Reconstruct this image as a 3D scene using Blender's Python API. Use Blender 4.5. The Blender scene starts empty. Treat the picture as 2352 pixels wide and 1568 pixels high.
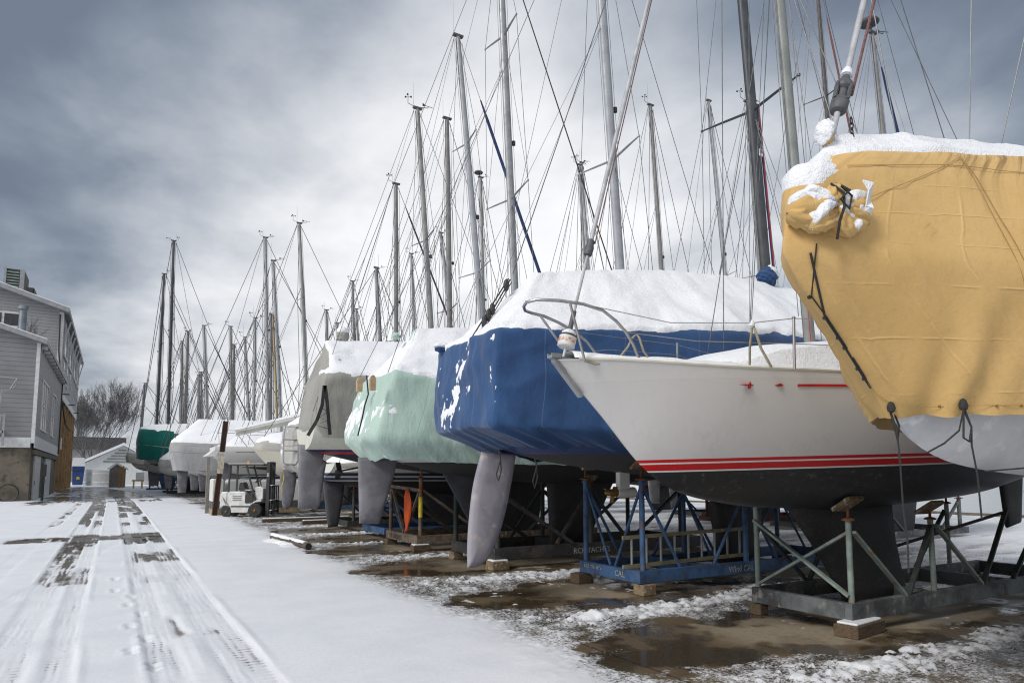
import bpy, bmesh, math, random
import numpy as np
from mathutils import Vector, Matrix, noise as mnoise

random.seed(7)
SC = bpy.context.scene
COL = SC.collection
R = math.radians
PI = math.pi

# ------------------------------------------------------------------ camera measurements
# The camera stands on the yard road; at_y / at_z turn a measured picture point (in a 2352 px wide copy
# of the photograph) into a place in the yard on a known boat row or on a known level.
FOC, YAW, PITCH, EYE, PCX, PCY = 1568.0, R(30.2), R(5.5), 1.7, 1176.0, 939.0

def ray(px, py):
    u = (px - PCX) / FOC; v = (PCY - py) / FOC
    cy, sy, ct, st = math.cos(YAW), math.sin(YAW), math.cos(PITCH), math.sin(PITCH)
    return Vector((sy*ct + u*cy - v*sy*st, cy*ct - u*sy - v*cy*st, st + v*ct))

def at_y(px, py, Y):
    r = ray(px, py); k = Y / r.y
    return Vector((r.x*k, Y, EYE + r.z*k))

def at_z(px, py, Z=0.0):
    r = ray(px, py); k = (Z - EYE) / r.z
    return Vector((r.x*k, r.y*k, Z))

def at_d(px, py, d):
    r = ray(px, py)
    h = r.x*math.sin(YAW) + r.y*math.cos(YAW)
    k = d / h
    return Vector((r.x*k, r.y*k, EYE + r.z*k))

# ------------------------------------------------------------------ numpy noise
def _hash(ix, iy, iz, seed):
    n = (ix.astype(np.int64)*374761393 + iy.astype(np.int64)*668265263 + iz.astype(np.int64)*2147483647 + seed*974634777) & 0xFFFFFFFF
    n = ((n ^ (n >> 13)) * 1274126177) & 0xFFFFFFFF
    n = (n ^ (n >> 16)) & 0xFFFFFFFF
    return n / 4294967295.0

def vnoise(x, y, z=None, seed=0):
    x = np.asarray(x, float); y = np.asarray(y, float)
    z = np.zeros_like(x) if z is None else np.asarray(z, float)
    ix, iy, iz = np.floor(x), np.floor(y), np.floor(z)
    fx, fy, fz = x-ix, y-iy, z-iz
    fx = fx*fx*(3-2*fx); fy = fy*fy*(3-2*fy); fz = fz*fz*(3-2*fz)
    r = 0
    for a in (0, 1):
        for b in (0, 1):
            for c in (0, 1):
                w = (fx if a else 1-fx)*(fy if b else 1-fy)*(fz if c else 1-fz)
                r = r + w*_hash(ix+a, iy+b, iz+c, seed)
    return r

def fbm(x, y, z=None, oct=4, seed=0):
    s = 0; a = .5; t = 0
    for o in range(oct):
        f = 2.03**o
        s = s + a*vnoise(x*f, y*f, None if z is None else z*f, seed+o*17); t += a; a *= .5
    return s/t

def sstep(a, b, x):
    t = np.clip((np.asarray(x, float)-a)/(b-a), 0, 1)
    return t*t*(3-2*t)

# ------------------------------------------------------------------ objects
ORG = {}
def tag(o, label=None, cat=None, group=None, kind=None):
    if label: o['label'] = label
    if cat: o['category'] = cat
    if group: o['group'] = group
    if kind: o['kind'] = kind
    return o

def thing(name, label, cat, loc=(0, 0, 0), rot=(0, 0, 0), group=None):
    o = bpy.data.objects.new(name, None); COL.objects.link(o)
    o.empty_display_size = .2
    o.location = loc; o.rotation_euler = rot
    ORG[o.name] = Vector(loc)
    return tag(o, label, cat, group)

def link(name, me, mats, parent=None):
    o = bpy.data.objects.new(name, me); COL.objects.link(o)
    for m in (mats if isinstance(mats, (list, tuple)) else [mats]): me.materials.append(m)
    if parent is not None:
        o.parent = parent; ORG[o.name] = ORG[parent.name]
    return o

class MB:
    def __init__(s): s.v = []; s.f = []; s.mi = []
    def add(s, vs, fs, m=0):
        b = len(s.v); s.v += [tuple(v) for v in vs]
        for f in fs: s.f.append([b+i for i in f]); s.mi.append(m)
    def box(s, c, d, rot=None, m=0):
        c = Vector(c); h = Vector(d)*.5
        M = rot if rot is not None else Matrix.Identity(3)
        vs = [c + M @ Vector((h.x*i, h.y*j, h.z*k)) for i in (-1, 1) for j in (-1, 1) for k in (-1, 1)]
        s.add(vs, [(0,1,3,2),(4,6,7,5),(0,4,5,1),(2,3,7,6),(0,2,6,4),(1,5,7,3)], m)
    def span(s, lo, hi, m=0):
        lo = Vector(lo); hi = Vector(hi); s.box((lo+hi)/2, hi-lo, None, m)
    def bar(s, p, q, w, h=None, m=0, up=(0, 0, 1)):
        p = Vector(p); q = Vector(q); d = q-p; L = d.length
        if L < 1e-6: return
        d /= L; up = Vector(up)
        if abs(d.dot(up)) > .98: up = Vector((1, 0, 0))
        a = d.cross(up).normalized(); b = a.cross(d).normalized()
        s.box((p+q)/2, (L, w, h or w), Matrix((d, a, b)).transposed(), m)
    def tube(s, pts, r, n=8, m=0, closed=False, ov=1.0, cap=True):
        pts = [Vector(p) for p in pts]; N = len(pts)
        rs = r if isinstance(r, (list, tuple)) else [r]*N
        rings = []; prev = None
        for i, p in enumerate(pts):
            if closed: t = pts[(i+1) % N]-pts[i-1]
            else: t = pts[min(i+1, N-1)]-pts[max(i-1, 0)]
            t.normalize()
            if prev is None:
                u = Vector((0, 1, 0)) if abs(t.y) < .9 else Vector((1, 0, 0))
            else: u = prev
            u = (u - t*u.dot(t)).normalized(); prev = u
            w = t.cross(u)
            rings.append([p + (u*math.cos(2*PI*k/n) + w*ov*math.sin(2*PI*k/n))*rs[i] for k in range(n)])
        vs = [v for rg in rings for v in rg]; fs = []
        for i in range(N if closed else N-1):
            a = i*n; b = ((i+1) % N)*n
            for k in range(n):
                fs.append((a+k, a+(k+1) % n, b+(k+1) % n, b+k))
        if cap and not closed:
            fs.append(tuple(range(n))[::-1]); fs.append(tuple((N-1)*n+k for k in range(n)))
        s.add(vs, fs, m)
    def lathe(s, c, prof, n=20, m=0, axis='z', sc=(1, 1)):
        c = Vector(c); vs = []; fs = []
        for r, z in prof:
            for k in range(n):
                a = 2*PI*k/n; x, y = r*math.cos(a)*sc[0], r*math.sin(a)*sc[1]
                vs.append(c + Vector({'z': (x, y, z), 'y': (x, z, y), 'x': (z, x, y)}[axis]))
        for i in range(len(prof)-1):
            for k in range(n):
                fs.append((i*n+k, i*n+(k+1) % n, (i+1)*n+(k+1) % n, (i+1)*n+k))
        fs.append(tuple(range(n))[::-1]); fs.append(tuple((len(prof)-1)*n+k for k in range(n)))
        s.add(vs, fs, m)
    def prism(s, poly, axis, a, b, m=0):
        # poly in the plane normal to axis ('y': (x,z), 'x': (y,z), 'z': (x,y))
        def P(q, t): return {'y': (q[0], t, q[1]), 'x': (t, q[0], q[1]), 'z': (q[0], q[1], t)}[axis]
        n = len(poly)
        vs = [P(q, a) for q in poly] + [P(q, b) for q in poly]
        fs = [tuple(range(n))[::-1], tuple(range(n, 2*n))] + [(i, (i+1) % n, n+(i+1) % n, n+i) for i in range(n)]
        s.add(vs, fs, m)
    def build(s, name, mats, parent=None, smooth=False, angle=38, bevel=0):
        me = bpy.data.meshes.new(name)
        o = ORG[parent.name] if parent is not None else Vector((0, 0, 0))
        me.from_pydata([(v[0]-o.x, v[1]-o.y, v[2]-o.z) for v in s.v], [], s.f)
        me.polygons.foreach_set('material_index', s.mi)
        bm = bmesh.new(); bm.from_mesh(me); bmesh.ops.recalc_face_normals(bm, faces=bm.faces)
        bm.to_mesh(me); bm.free()
        if smooth:
            me.shade_smooth(); me.set_sharp_from_angle(angle=R(angle))
        ob = link(name, me, mats, parent)
        if bevel:
            b = ob.modifiers.new('bevel', 'BEVEL'); b.width = bevel; b.segments = 2; b.limit_method = 'ANGLE'
        return ob

def npmesh(name, V, faces, mats, parent=None, uv=None, attrs=None, smooth=True, fmask=None):
    """V (n,3) array, faces (m,4) array"""
    if fmask is not None: faces = faces[fmask]
    used = np.unique(faces); remap = np.full(len(V), -1); remap[used] = np.arange(len(used))
    V = V[used]; faces = remap[faces]
    if parent is not None:
        V = V - np.array(ORG[parent.name])
    me = bpy.data.meshes.new(name)
    me.vertices.add(len(V)); me.vertices.foreach_set('co', V.astype(np.float32).ravel())
    me.loops.add(faces.size); me.loops.foreach_set('vertex_index', faces.astype(np.int32).ravel())
    me.polygons.add(len(faces)); me.polygons.foreach_set('loop_start', np.arange(0, faces.size, 4, dtype=np.int32))
    me.update(calc_edges=True)
    if uv is not None:
        l = me.uv_layers.new(name='UVMap')
        l.data.foreach_set('uv', uv[used][faces.ravel()].astype(np.float32).ravel())
    for k, a in (attrs or {}).items():
        at = me.attributes.new(k, 'FLOAT', 'POINT'); at.data.foreach_set('value', a[used].astype(np.float32))
    if smooth: me.shade_smooth()
    me.validate()
    return link(name, me, mats, parent)

# ------------------------------------------------------------------ materials
class NT:
    def __init__(s, name):
        s.m = bpy.data.materials.new(name); s.m.use_nodes = True
        s.t = s.m.node_tree; s.n = s.t.nodes; s.b = s.n['Principled BSDF']; s.l = s.t.links
    def new(s, typ, **kw):
        x = s.n.new(typ)
        for k, v in kw.items():
            if k.startswith('i_'): x.inputs[k[2:].replace('_', ' ')].default_value = v
            else: setattr(x, k, v)
        return x
    def con(s, a, b): s.l.new(a, b)
    def val(s, sock, v):
        if hasattr(v, 'links') or hasattr(v, 'is_output'): s.l.new(v, sock)
        else: sock.default_value = v
    def math(s, op, a, b=0.0, c=0.0, clamp=False):
        x = s.n.new('ShaderNodeMath'); x.operation = op; x.use_clamp = clamp
        s.val(x.inputs[0], a); s.val(x.inputs[1], b); s.val(x.inputs[2], c)
        return x.outputs[0]
    def mix(s, f, a, b):
        x = s.n.new('ShaderNodeMix'); x.data_type = 'RGBA'
        s.val(x.inputs[0], f); s.val(x.inputs[6], rgba(a)); s.val(x.inputs[7], rgba(b))
        return x.outputs[2]
    def noise(s, vec, scale, detail=5, rough=.55, dist=0.0):
        x = s.n.new('ShaderNodeTexNoise'); x.inputs['Scale'].default_value = scale
        x.inputs['Detail'].default_value = detail; x.inputs['Roughness'].default_value = rough
        x.inputs['Distortion'].default_value = dist
        if vec is not None: s.l.new(vec, x.inputs['Vector'])
        return x.outputs['Fac']
    def mapr(s, v, a, b, c=0.0, d=1.0, smooth=True):
        x = s.n.new('ShaderNodeMapRange'); x.interpolation_type = 'SMOOTHSTEP' if smooth else 'LINEAR'
        s.val(x.inputs[0], v)
        for i, q in enumerate((a, b, c, d)): x.inputs[i+1].default_value = q
        return x.outputs[0]
    def obj(s): return s.n.new('ShaderNodeTexCoord').outputs['Object']
    def stretch(s, vec, sc):
        x = s.n.new('ShaderNodeMapping'); x.inputs['Scale'].default_value = sc; s.l.new(vec, x.inputs['Vector'])
        return x.outputs[0]
    def sep(s, vec):
        x = s.n.new('ShaderNodeSeparateXYZ'); s.l.new(vec, x.inputs[0]); return x.outputs
    def bump(s, h, strength=.3, dist=.02, normal=None):
        x = s.n.new('ShaderNodeBump'); x.inputs['Strength'].default_value = strength; x.inputs['Distance'].default_value = dist
        s.l.new(h, x.inputs['Height'])
        if normal is not None: s.l.new(normal, x.inputs['Normal'])
        return x.outputs[0]
    def out(s, color=None, rough=None, metal=None, normal=None, spec=None):
        if color is not None: s.val(s.b.inputs['Base Color'], rgba(color))
        if rough is not None: s.val(s.b.inputs['Roughness'], rough)
        if metal is not None: s.val(s.b.inputs['Metallic'], metal)
        if normal is not None: s.l.new(normal, s.b.inputs['Normal'])
        if spec is not None: s.val(s.b.inputs['Specular IOR Level'], spec)
        return s.m

def rgba(c):
    if isinstance(c, (tuple, list)): return (c[0], c[1], c[2], 1.0)
    return c

def pmat(name, c1, c2=None, scale=5, rough=.6, rough2=None, metal=0.0, bump=.15, bscale=60, edge=(.4, .65), st=None, c3=None, s3=40, dist=.004, spec=None):
    t = NT(name); v = t.obj()
    if st: v = t.stretch(v, st)
    n = t.noise(v, scale, 7, .6)
    f = t.mapr(n, *edge)
    c2 = c2 or tuple(x*.7 for x in c1)
    col = t.mix(f, c1, c2)
    if c3:
        g = t.mapr(t.noise(v, s3, 4, .6), .56, .7)
        col = t.mix(g, col, c3)
    r = t.mapr(n, .3, .7, rough, rough2 if rough2 is not None else min(1, rough+.15))
    nb = t.bump(t.noise(v, bscale, 4), bump, dist) if bump else None
    return t.out(col, r, metal, nb, spec)

M = {}
M['alloy'] = pmat('mast_alloy', (.31, .32, .335), (.24, .25, .26), 3, .42, .6, .35, .05)
M['alloy_green'] = pmat('mast_alloy_tinted', (.27, .285, .27), (.21, .225, .215), 3, .45, .6, .25, .05)
M['alloy_grey'] = pmat('mast_grey', (.22, .215, .21), (.17, .165, .16), 3, .5, .65, .2, .05)
M['mast_white'] = pmat('mast_white', (.33, .345, .37), (.27, .285, .305), 3, .4, .55, .05, .05)
M['mast_black'] = pmat('mast_black', (.035, .04, .048), (.06, .065, .072), 3, .4, .6, .1, .05)
M['mast_brown'] = pmat('mast_brown', (.06, .055, .055), (.10, .09, .09), 6, .5, .6, .1, .1)
M['mast_wood'] = pmat('mast_wood', (.50, .36, .18), (.36, .24, .11), 6, .5, .7, 0, .1, st=(8, 8, .5))
M['wire'] = pmat('wire_steel', (.10, .105, .11), (.17, .17, .17), 9, .4, .5, .6, 0)
M['wire_light'] = pmat('furled_stay', (.40, .41, .43), (.30, .31, .32), 9, .5, .6, .1, 0)
M['wire_brown'] = pmat('old_rope', (.12, .05, .05), (.20, .10, .09), 60, .8, .9, 0, .2)
M['navy'] = pmat('navy_canvas', (.012, .022, .075), (.02, .04, .12), 6, .8, .9, 0, .2)
M['steel'] = pmat('stainless_rail', (.42, .42, .42), (.32, .32, .33), 8, .22, .35, .85, 0)
M['black'] = pmat('black_fitting', (.018, .018, .02), (.035, .035, .035), 20, .5, .7, 0, .1)
M['darkgrey'] = pmat('dark_grey_fitting', (.06, .065, .07), (.1, .1, .11), 20, .5, .7, 0, .1)
M['cord'] = pmat('black_cord', (.015, .015, .016), (.03, .03, .03), 80, .8, .9, 0, .3)
M['rope'] = pmat('dock_line', (.34, .31, .22), (.22, .2, .14), 90, .8, .9, 0, .4)
M['whitep'] = pmat('white_gelcoat', (.68, .68, .66), (.56, .56, .54), 3, .3, .5, 0, .02)
M['cream'] = pmat('cream_gelcoat', (.66, .65, .58), (.54, .54, .47), 3, .35, .5, 0, .02)
M['wood'] = pmat('wood_block', (.11, .075, .045), (.065, .042, .026), 8, .85, .95, 0, .4, 30, st=(1, 6, 6))
M['woodpale'] = pmat('wood_pad', (.21, .155, .09), (.12, .085, .045), 9, .85, .95, 0, .4, 30, c3=(.45, .42, .38), s3=14)
M['rudder'] = pmat('antifoul_grey', (.125, .125, .14), (.205, .20, .22), 2.5, .8, .9, 0, .35, 90, c3=(.28, .27, .30), s3=75)
M['rudder_pale'] = pmat('antifoul_lilac', (.27, .255, .29), (.19, .18, .21), 2.2, .7, .85, 0, .2, 90, c3=(.36, .31, .30), s3=6)
M['rudder_dark'] = pmat('antifoul_dark', (.045, .047, .055), (.075, .075, .085), 2.5, .75, .9, 0, .35, 80, c3=(.12, .12, .13), s3=60)
M['keel_black'] = pmat('keel_black', (.018, .018, .02), (.035, .034, .036), 2.5, .6, .8, 0, .4, 60, c3=(.07, .07, .07), s3=40)
M['brass'] = pmat('bronze', (.30, .18, .06), (.16, .09, .03), 12, .45, .6, .7, .2)
M['rust'] = pmat('rust', (.22, .08, .03), (.10, .04, .02), 14, .85, .95, .1, .4)
M['st_blue'] = pmat('cradle_blue', (.04, .10, .22), (.025, .055, .12), 5, .55, .75, 0, .25, 50, c3=(.13, .07, .04), s3=11)
M['st_dark'] = pmat('cradle_dark_green', (.018, .028, .026), (.035, .045, .042), 5, .6, .8, 0, .3, 50, c3=(.10, .05, .03), s3=12)
M['st_black'] = pmat('cradle_black', (.02, .022, .024), (.05, .05, .048), 5, .6, .8, 0, .3, 50, c3=(.12, .06, .03), s3=9)
M['st_grey'] = pmat('cradle_weathered_grey', (.215, .27, .245), (.14, .175, .16), 4, .6, .8, 0, .3, 50, c3=(.20, .10, .05), s3=9)
M['st_rail'] = pmat('cradle_rail_grey', (.12, .135, .14), (.04, .042, .045), 2.2, .6, .8, 0, .3, 50, c3=(.22, .20, .18), s3=6)
M['st_rusty'] = pmat('cradle_rusty', (.15, .12, .09), (.08, .05, .035), 5, .75, .9, 0, .35, 50, c3=(.24, .22, .19), s3=9)
M['st_red'] = pmat('cradle_oxide', (.10, .025, .02), (.05, .02, .018), 5, .75, .9, 0, .35, 50)
M['yellowp'] = pmat('yellow_paint', (.55, .42, .04), (.35, .26, .03), 10, .7, .8, 0, .2)
M['orange'] = pmat('orange_cloth', (.65, .10, .02), (.48, .07, .015), 6, .75, .85, 0, .3)
M['red'] = pmat('red_paint', (.45, .01, .012), (.35, .008, .01), 4, .35, .45, 0, 0)
M['letter'] = pmat('stencil_white', (.42, .43, .43), (.10, .11, .12), 30, .7, .8, 0, .1)
M['letter_dark'] = pmat('stencil_dark', (.05, .05, .05), (.09, .08, .07), 20, .7, .8, 0, .1)
M['letter_rust'] = pmat('stencil_ochre', (.22, .12, .05), (.16, .09, .04), 20, .7, .8, 0, .1)

def snow_mat(name, tint=(.80, .815, .845), bscale=28, strength=.8):
    t = NT(name); v = t.obj()
    n1 = t.noise(v, 3.5, 5, .6); n2 = t.noise(v, bscale, 5, .65); n3 = t.noise(v, bscale*4, 3, .6)
    h = t.math('ADD', t.math('MULTIPLY', n1, .8), t.math('ADD', t.math('MULTIPLY', n2, .5), t.math('MULTIPLY', n3, .2)))
    col = t.mix(t.mapr(n1, .35, .7), tint, tuple(x*.94 for x in tint)); col = t.mix(t.mapr(n2, .42, .72, 0, .5), col, tuple(x*.86 for x in tint))
    return t.out(col, .75, 0.0, t.bump(h, strength, .03), .25)
M['snow'] = snow_mat('snow')
M['snow_far'] = snow_mat('snow_far', bscale=9, strength=.2)

def fabric(name, c1, c2, seam=None, seamc=None, hs=(), streak=None, rough=.8, weave=.12, folds=.5, nscale=1.2, crinkle=.18, sheen=.25, creases=0):
    """boat canvas; UV = (metres along the hem, 0..1 from the hem up)"""
    t = NT(name); v = t.obj()
    uv = t.n.new('ShaderNodeTexCoord').outputs['UV']; u = t.sep(uv)
    n = t.noise(v, nscale, 6, .6)
    col = t.mix(t.mapr(n, .35, .68), c1, c2)
    fine = t.noise(v, 22, 4, .7)
    col = t.mix(t.mapr(fine, .45, .8, 0, .25), col, tuple(x*.6 for x in c1))
    mask = None
    def line(sock, w0, w1): return t.mapr(sock, w0, w1, 1, 0)
    if seam:
        fr = t.math('ABSOLUTE', t.math('SUBTRACT', t.math('FRACT', t.math('ADD', t.math('DIVIDE', u[0], seam), t.math('MULTIPLY', t.noise(v, .8, 2), .06))), .5))
        mask = line(fr, .002/seam, .009/seam)
    for h in hs:
        d = t.math('ABSOLUTE', t.math('SUBTRACT', t.math('ADD', u[1], t.math('MULTIPLY', t.noise(v, .9, 2), .03)), h))
        l = line(d, .002, .006)
        mask = l if mask is None else t.math('MAXIMUM', mask, l)
    if mask is not None:
        col = t.mix(t.math('MULTIPLY', mask, .75), col, seamc or tuple(x*.45 for x in c1))
    if streak:
        sv = t.n.new('ShaderNodeCombineXYZ'); t.l.new(t.math('MULTIPLY', u[0], 22), sv.inputs[0]); t.l.new(t.math('MULTIPLY', u[1], 1.1), sv.inputs[1])
        sn = t.noise(sv.outputs[0], 1, 4, .7)
        hi = t.mapr(u[1], streak[1], streak[2])
        big = t.mapr(t.noise(v, .9, 2), .38, .6)
        f = t.math('MULTIPLY', t.math('MULTIPLY', t.mapr(sn, .44, .66), hi), t.math('MULTIPLY', t.math('ADD', t.math('MULTIPLY', big, .7), .3), .85))
        col = t.mix(f, col, streak[0])
    w = t.noise(v, 260, 2, .5)
    fo = t.noise(t.stretch(v, (1, 1, .35)), 5, 4, .55, .6)
    cr = t.noise(v, 14, 5, .6, 1.5)
    if creases:
        wv = t.math('MULTIPLY', t.noise(v, 1.4, 3), .10); cl_ = None
        for sock, per in ((u[0], .46), (u[1], .085)):
            d = t.math('ABSOLUTE', t.math('SUBTRACT', t.math('FRACT', t.math('ADD', t.math('DIVIDE', sock, per), wv)), .5))
            l = t.math('MULTIPLY', t.mapr(d, .0, .035, 1, 0), t.mapr(t.noise(v, 3.1, 3), .42, .6))
            cl_ = l if cl_ is None else t.math('MAXIMUM', cl_, l)
        col = t.mix(t.math('MULTIPLY', cl_, .22), col, tuple(min(1, x*1.35) for x in c1))
        fo = t.math('ADD', fo, t.math('MULTIPLY', cl_, creases/max(folds, .05)))
        col = t.mix(t.mapr(t.noise(v, 90, 3, .7), .45, .75, 0, .18), col, tuple(x*.55 for x in c1))
    h = t.math('ADD', t.math('MULTIPLY', fo, folds), t.math('ADD', t.math('MULTIPLY', cr, crinkle), t.math('MULTIPLY', w, weave*.1)))
    t.b.inputs['Sheen Weight'].default_value = sheen; t.b.inputs['Sheen Roughness'].default_value = .45
    return t.out(col, rough, 0.0, t.bump(h, .55, .06), .2)

M['c_yellow'] = fabric('canvas_yellow', (.57, .375, .155), (.51, .33, .125), None, None, (), ((.17, .11, .045), .34, .72), folds=.12, crinkle=.07, sheen=.08, creases=.10)
M['c_blue'] = fabric('canvas_blue', (.029, .076, .185), (.021, .055, .14), 1.15, (.075, .13, .25), (), folds=.5)
M['c_mint'] = fabric('canvas_mint', (.385, .51, .455), (.335, .45, .40), 2.4, (.19, .31, .26), (), folds=.6)
M['c_grey'] = fabric('canvas_grey', (.29, .285, .26), (.235, .23, .21), 1.9, None, (), folds=.7)
M['c_silver'] = fabric('tarp_silver', (.40, .395, .375), (.32, .315, .30), 1.6, None, (.4,), folds=.7)
M['c_lgrey'] = fabric('tarp_light_grey', (.34, .345, .35), (.28, .285, .29), 1.4, None, (.3, .5), folds=.7)
M['c_green'] = fabric('canvas_green', (.004, .125, .105), (.003, .09, .08), 1.7, None, (), folds=.5)
M['c_white'] = fabric('tarp_white', (.58, .57, .53), (.48, .475, .44), 1.6, None, (), folds=.5)

def hull_mat(name, bands, zmin=0.0, zmax=4.0, grime=.25, wear=None):
    """bands: [(z_top, colour, roughness)] from the keel up: painted boot stripes and bottom paint are at fixed heights of the hull"""
    t = NT(name); v = t.obj(); z = t.sep(v)[2]
    f = t.mapr(z, zmin, zmax, smooth=False)
    rc = t.n.new('ShaderNodeValToRGB'); rr = t.n.new('ShaderNodeValToRGB')
    for rp, k in ((rc, 0), (rr, 1)):
        cr = rp.color_ramp; cr.interpolation = 'CONSTANT'
        lo = 0.0; el = cr.elements
        while len(el) > 1: el.remove(el[-1])
        for i, b in enumerate(bands):
            e = el[0] if i == 0 else el.new(lo)
            e.position = lo
            e.color = rgba(b[1]) if k == 0 else (b[2],)*3+(1,)
            lo = (b[0]-zmin)/(zmax-zmin)
        t.l.new(f, rp.inputs[0])
    n = t.noise(v, 1.6, 6, .6); n2 = t.noise(t.stretch(v, (9, 9, .8)), 2, 5, .65)
    col = rc.outputs[0]
    g = t.math('MULTIPLY', t.math('MULTIPLY', t.mapr(n, .4, .75), t.mapr(n2, .4, .75)), grime)
    col = t.mix(g, col, (.10, .09, .075))
    if wear:
        low = t.mapr(z, wear[0]-.02, wear[0]+.02, 1, 0)
        w = t.math('MULTIPLY', t.math('MULTIPLY', t.mapr(n2, .5, .72), t.mapr(t.noise(v, 26, 4, .7), .42, .66)), t.math('MULTIPLY', low, .7))
        col = t.mix(w, col, wear[1])
    bn = t.bump(t.noise(v, 120, 3), .12, .004)
    return t.out(col, rr.outputs[0], 0.0, bn)
# ------------------------------------------------------------------ boat builders (world coordinates; parents subtract their origin)
def pchip(xs, ys):
    xs = np.array(xs, float); ys = np.array(ys, float); h = np.diff(xs); d = np.diff(ys)/h
    m = np.zeros(len(xs)); m[0] = d[0]; m[-1] = d[-1]
    for i in range(1, len(xs)-1):
        if d[i-1]*d[i] > 0:
            w1 = 2*h[i]+h[i-1]; w2 = h[i]+2*h[i-1]; m[i] = (w1+w2)/(w1/d[i-1]+w2/d[i])
    def f(x):
        x = np.clip(x, xs[0], xs[-1]); i = np.clip(np.searchsorted(xs, x, side='right')-1, 0, len(h)-1)
        t = (x-xs[i])/h[i]
        return ((1+2*t)*(1-t)**2*ys[i] + t*(1-t)**2*h[i]*m[i] + t*t*(3-2*t)*ys[i+1] + t*t*(t-1)*h[i]*m[i+1])
    return f

def prof(t, tm, tw, p):
    t = np.asarray(t, float)
    a = np.sin(PI/2*np.clip(t/tm, 0, 1)**p)
    b = 1-(1-tw)*np.clip((t-tm)/(1-tm), 0, 1)**2
    return np.where(t < tm, a, b)

class Hull:
    """bow at x0, running L metres in direction sg (+1: stern to the right)"""
    def __init__(s, x0, Y, L, B, sheer, keel, sg=1, tw=.7, p=.72, tm=.55, rake=0.0, flare=.9):
        s.x0, s.Y, s.L, s.B, s.sg, s.tw, s.p, s.tm, s.rake, s.fl = x0, Y, L, B, sg, tw, p, tm, rake, flare
        s.sheer = pchip(*zip(*sheer)); s.keel = pchip(*zip(*keel))
    def half(s, t): return s.B*prof(t, s.tm, s.tw, s.p)
    def pt(s, t, u, side):
        t = np.asarray(t, float); u = np.asarray(u, float)
        b = s.half(t); zs = s.sheer(t*s.L); zk = s.keel(t*s.L)
        w = sstep(0, .42, t)
        y = b*((1-w)*u**s.fl + w*np.sin(u*PI/2)**.82)
        z = (1-w)*(zk+(zs-zk)*u) + w*(zk+(zs-zk)*(1-np.cos(u*PI/2))**.82)
        x = t*s.L + s.rake*(1-u)*sstep(.8, 1, t)
        return np.stack([s.x0+s.sg*x, s.Y+side*y, z], -1)
    def build(s, root, mat, deckmat, nt=44, nu=16, deck=True, camber=.06):
        ts = np.linspace(0, 1, nt)**1.35; us = np.linspace(0, 1, nu)
        T, U = np.meshgrid(ts, us, indexing='ij')
        A = s.pt(T, U, -1); Bq = s.pt(T, U, 1)[:, 1:]
        G = np.concatenate([A[:, ::-1], Bq], 1)          # sheer -> keel -> sheer
        n, m = G.shape[:2]
        V = G.reshape(-1, 3); idx = np.arange(n*m).reshape(n, m)
        F = np.stack([idx[:-1, :-1], idx[1:, :-1], idx[1:, 1:], idx[:-1, 1:]], -1).reshape(-1, 4)
        # transom: quads across
        h = m//2; tr = []
        for k in range(h):
            tr.append((idx[-1, k], idx[-1, k+1], idx[-1, m-2-k], idx[-1, m-1-k]))
        F = np.concatenate([F, np.array(tr)], 0)
        if s.sg > 0: F = F[:, ::-1]
        o = npmesh('hull', V, F, mat, root); o.data.set_sharp_from_angle(angle=R(50))
        if deck:
            ws = np.linspace(-1, 1, 9); e = s.pt(ts, np.ones_like(ts), 1)
            D = np.zeros((nt, 9, 3)); b = s.half(ts)
            for j, w in enumerate(ws):
                D[:, j, 0] = e[:, 0]; D[:, j, 1] = s.Y + b*w*.985; D[:, j, 2] = e[:, 2] - .012 + camber*(1-w*w)*np.minimum(1, b/s.B*1.5)
            di = np.arange(nt*9).reshape(nt, 9)
            DF = np.stack([di[:-1, :-1], di[1:, :-1], di[1:, 1:], di[:-1, 1:]], -1).reshape(-1, 4)
            if s.sg < 0: DF = DF[:, ::-1]
            npmesh('deck', D.reshape(-1, 3), DF, deckmat, root)
        return o

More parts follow.
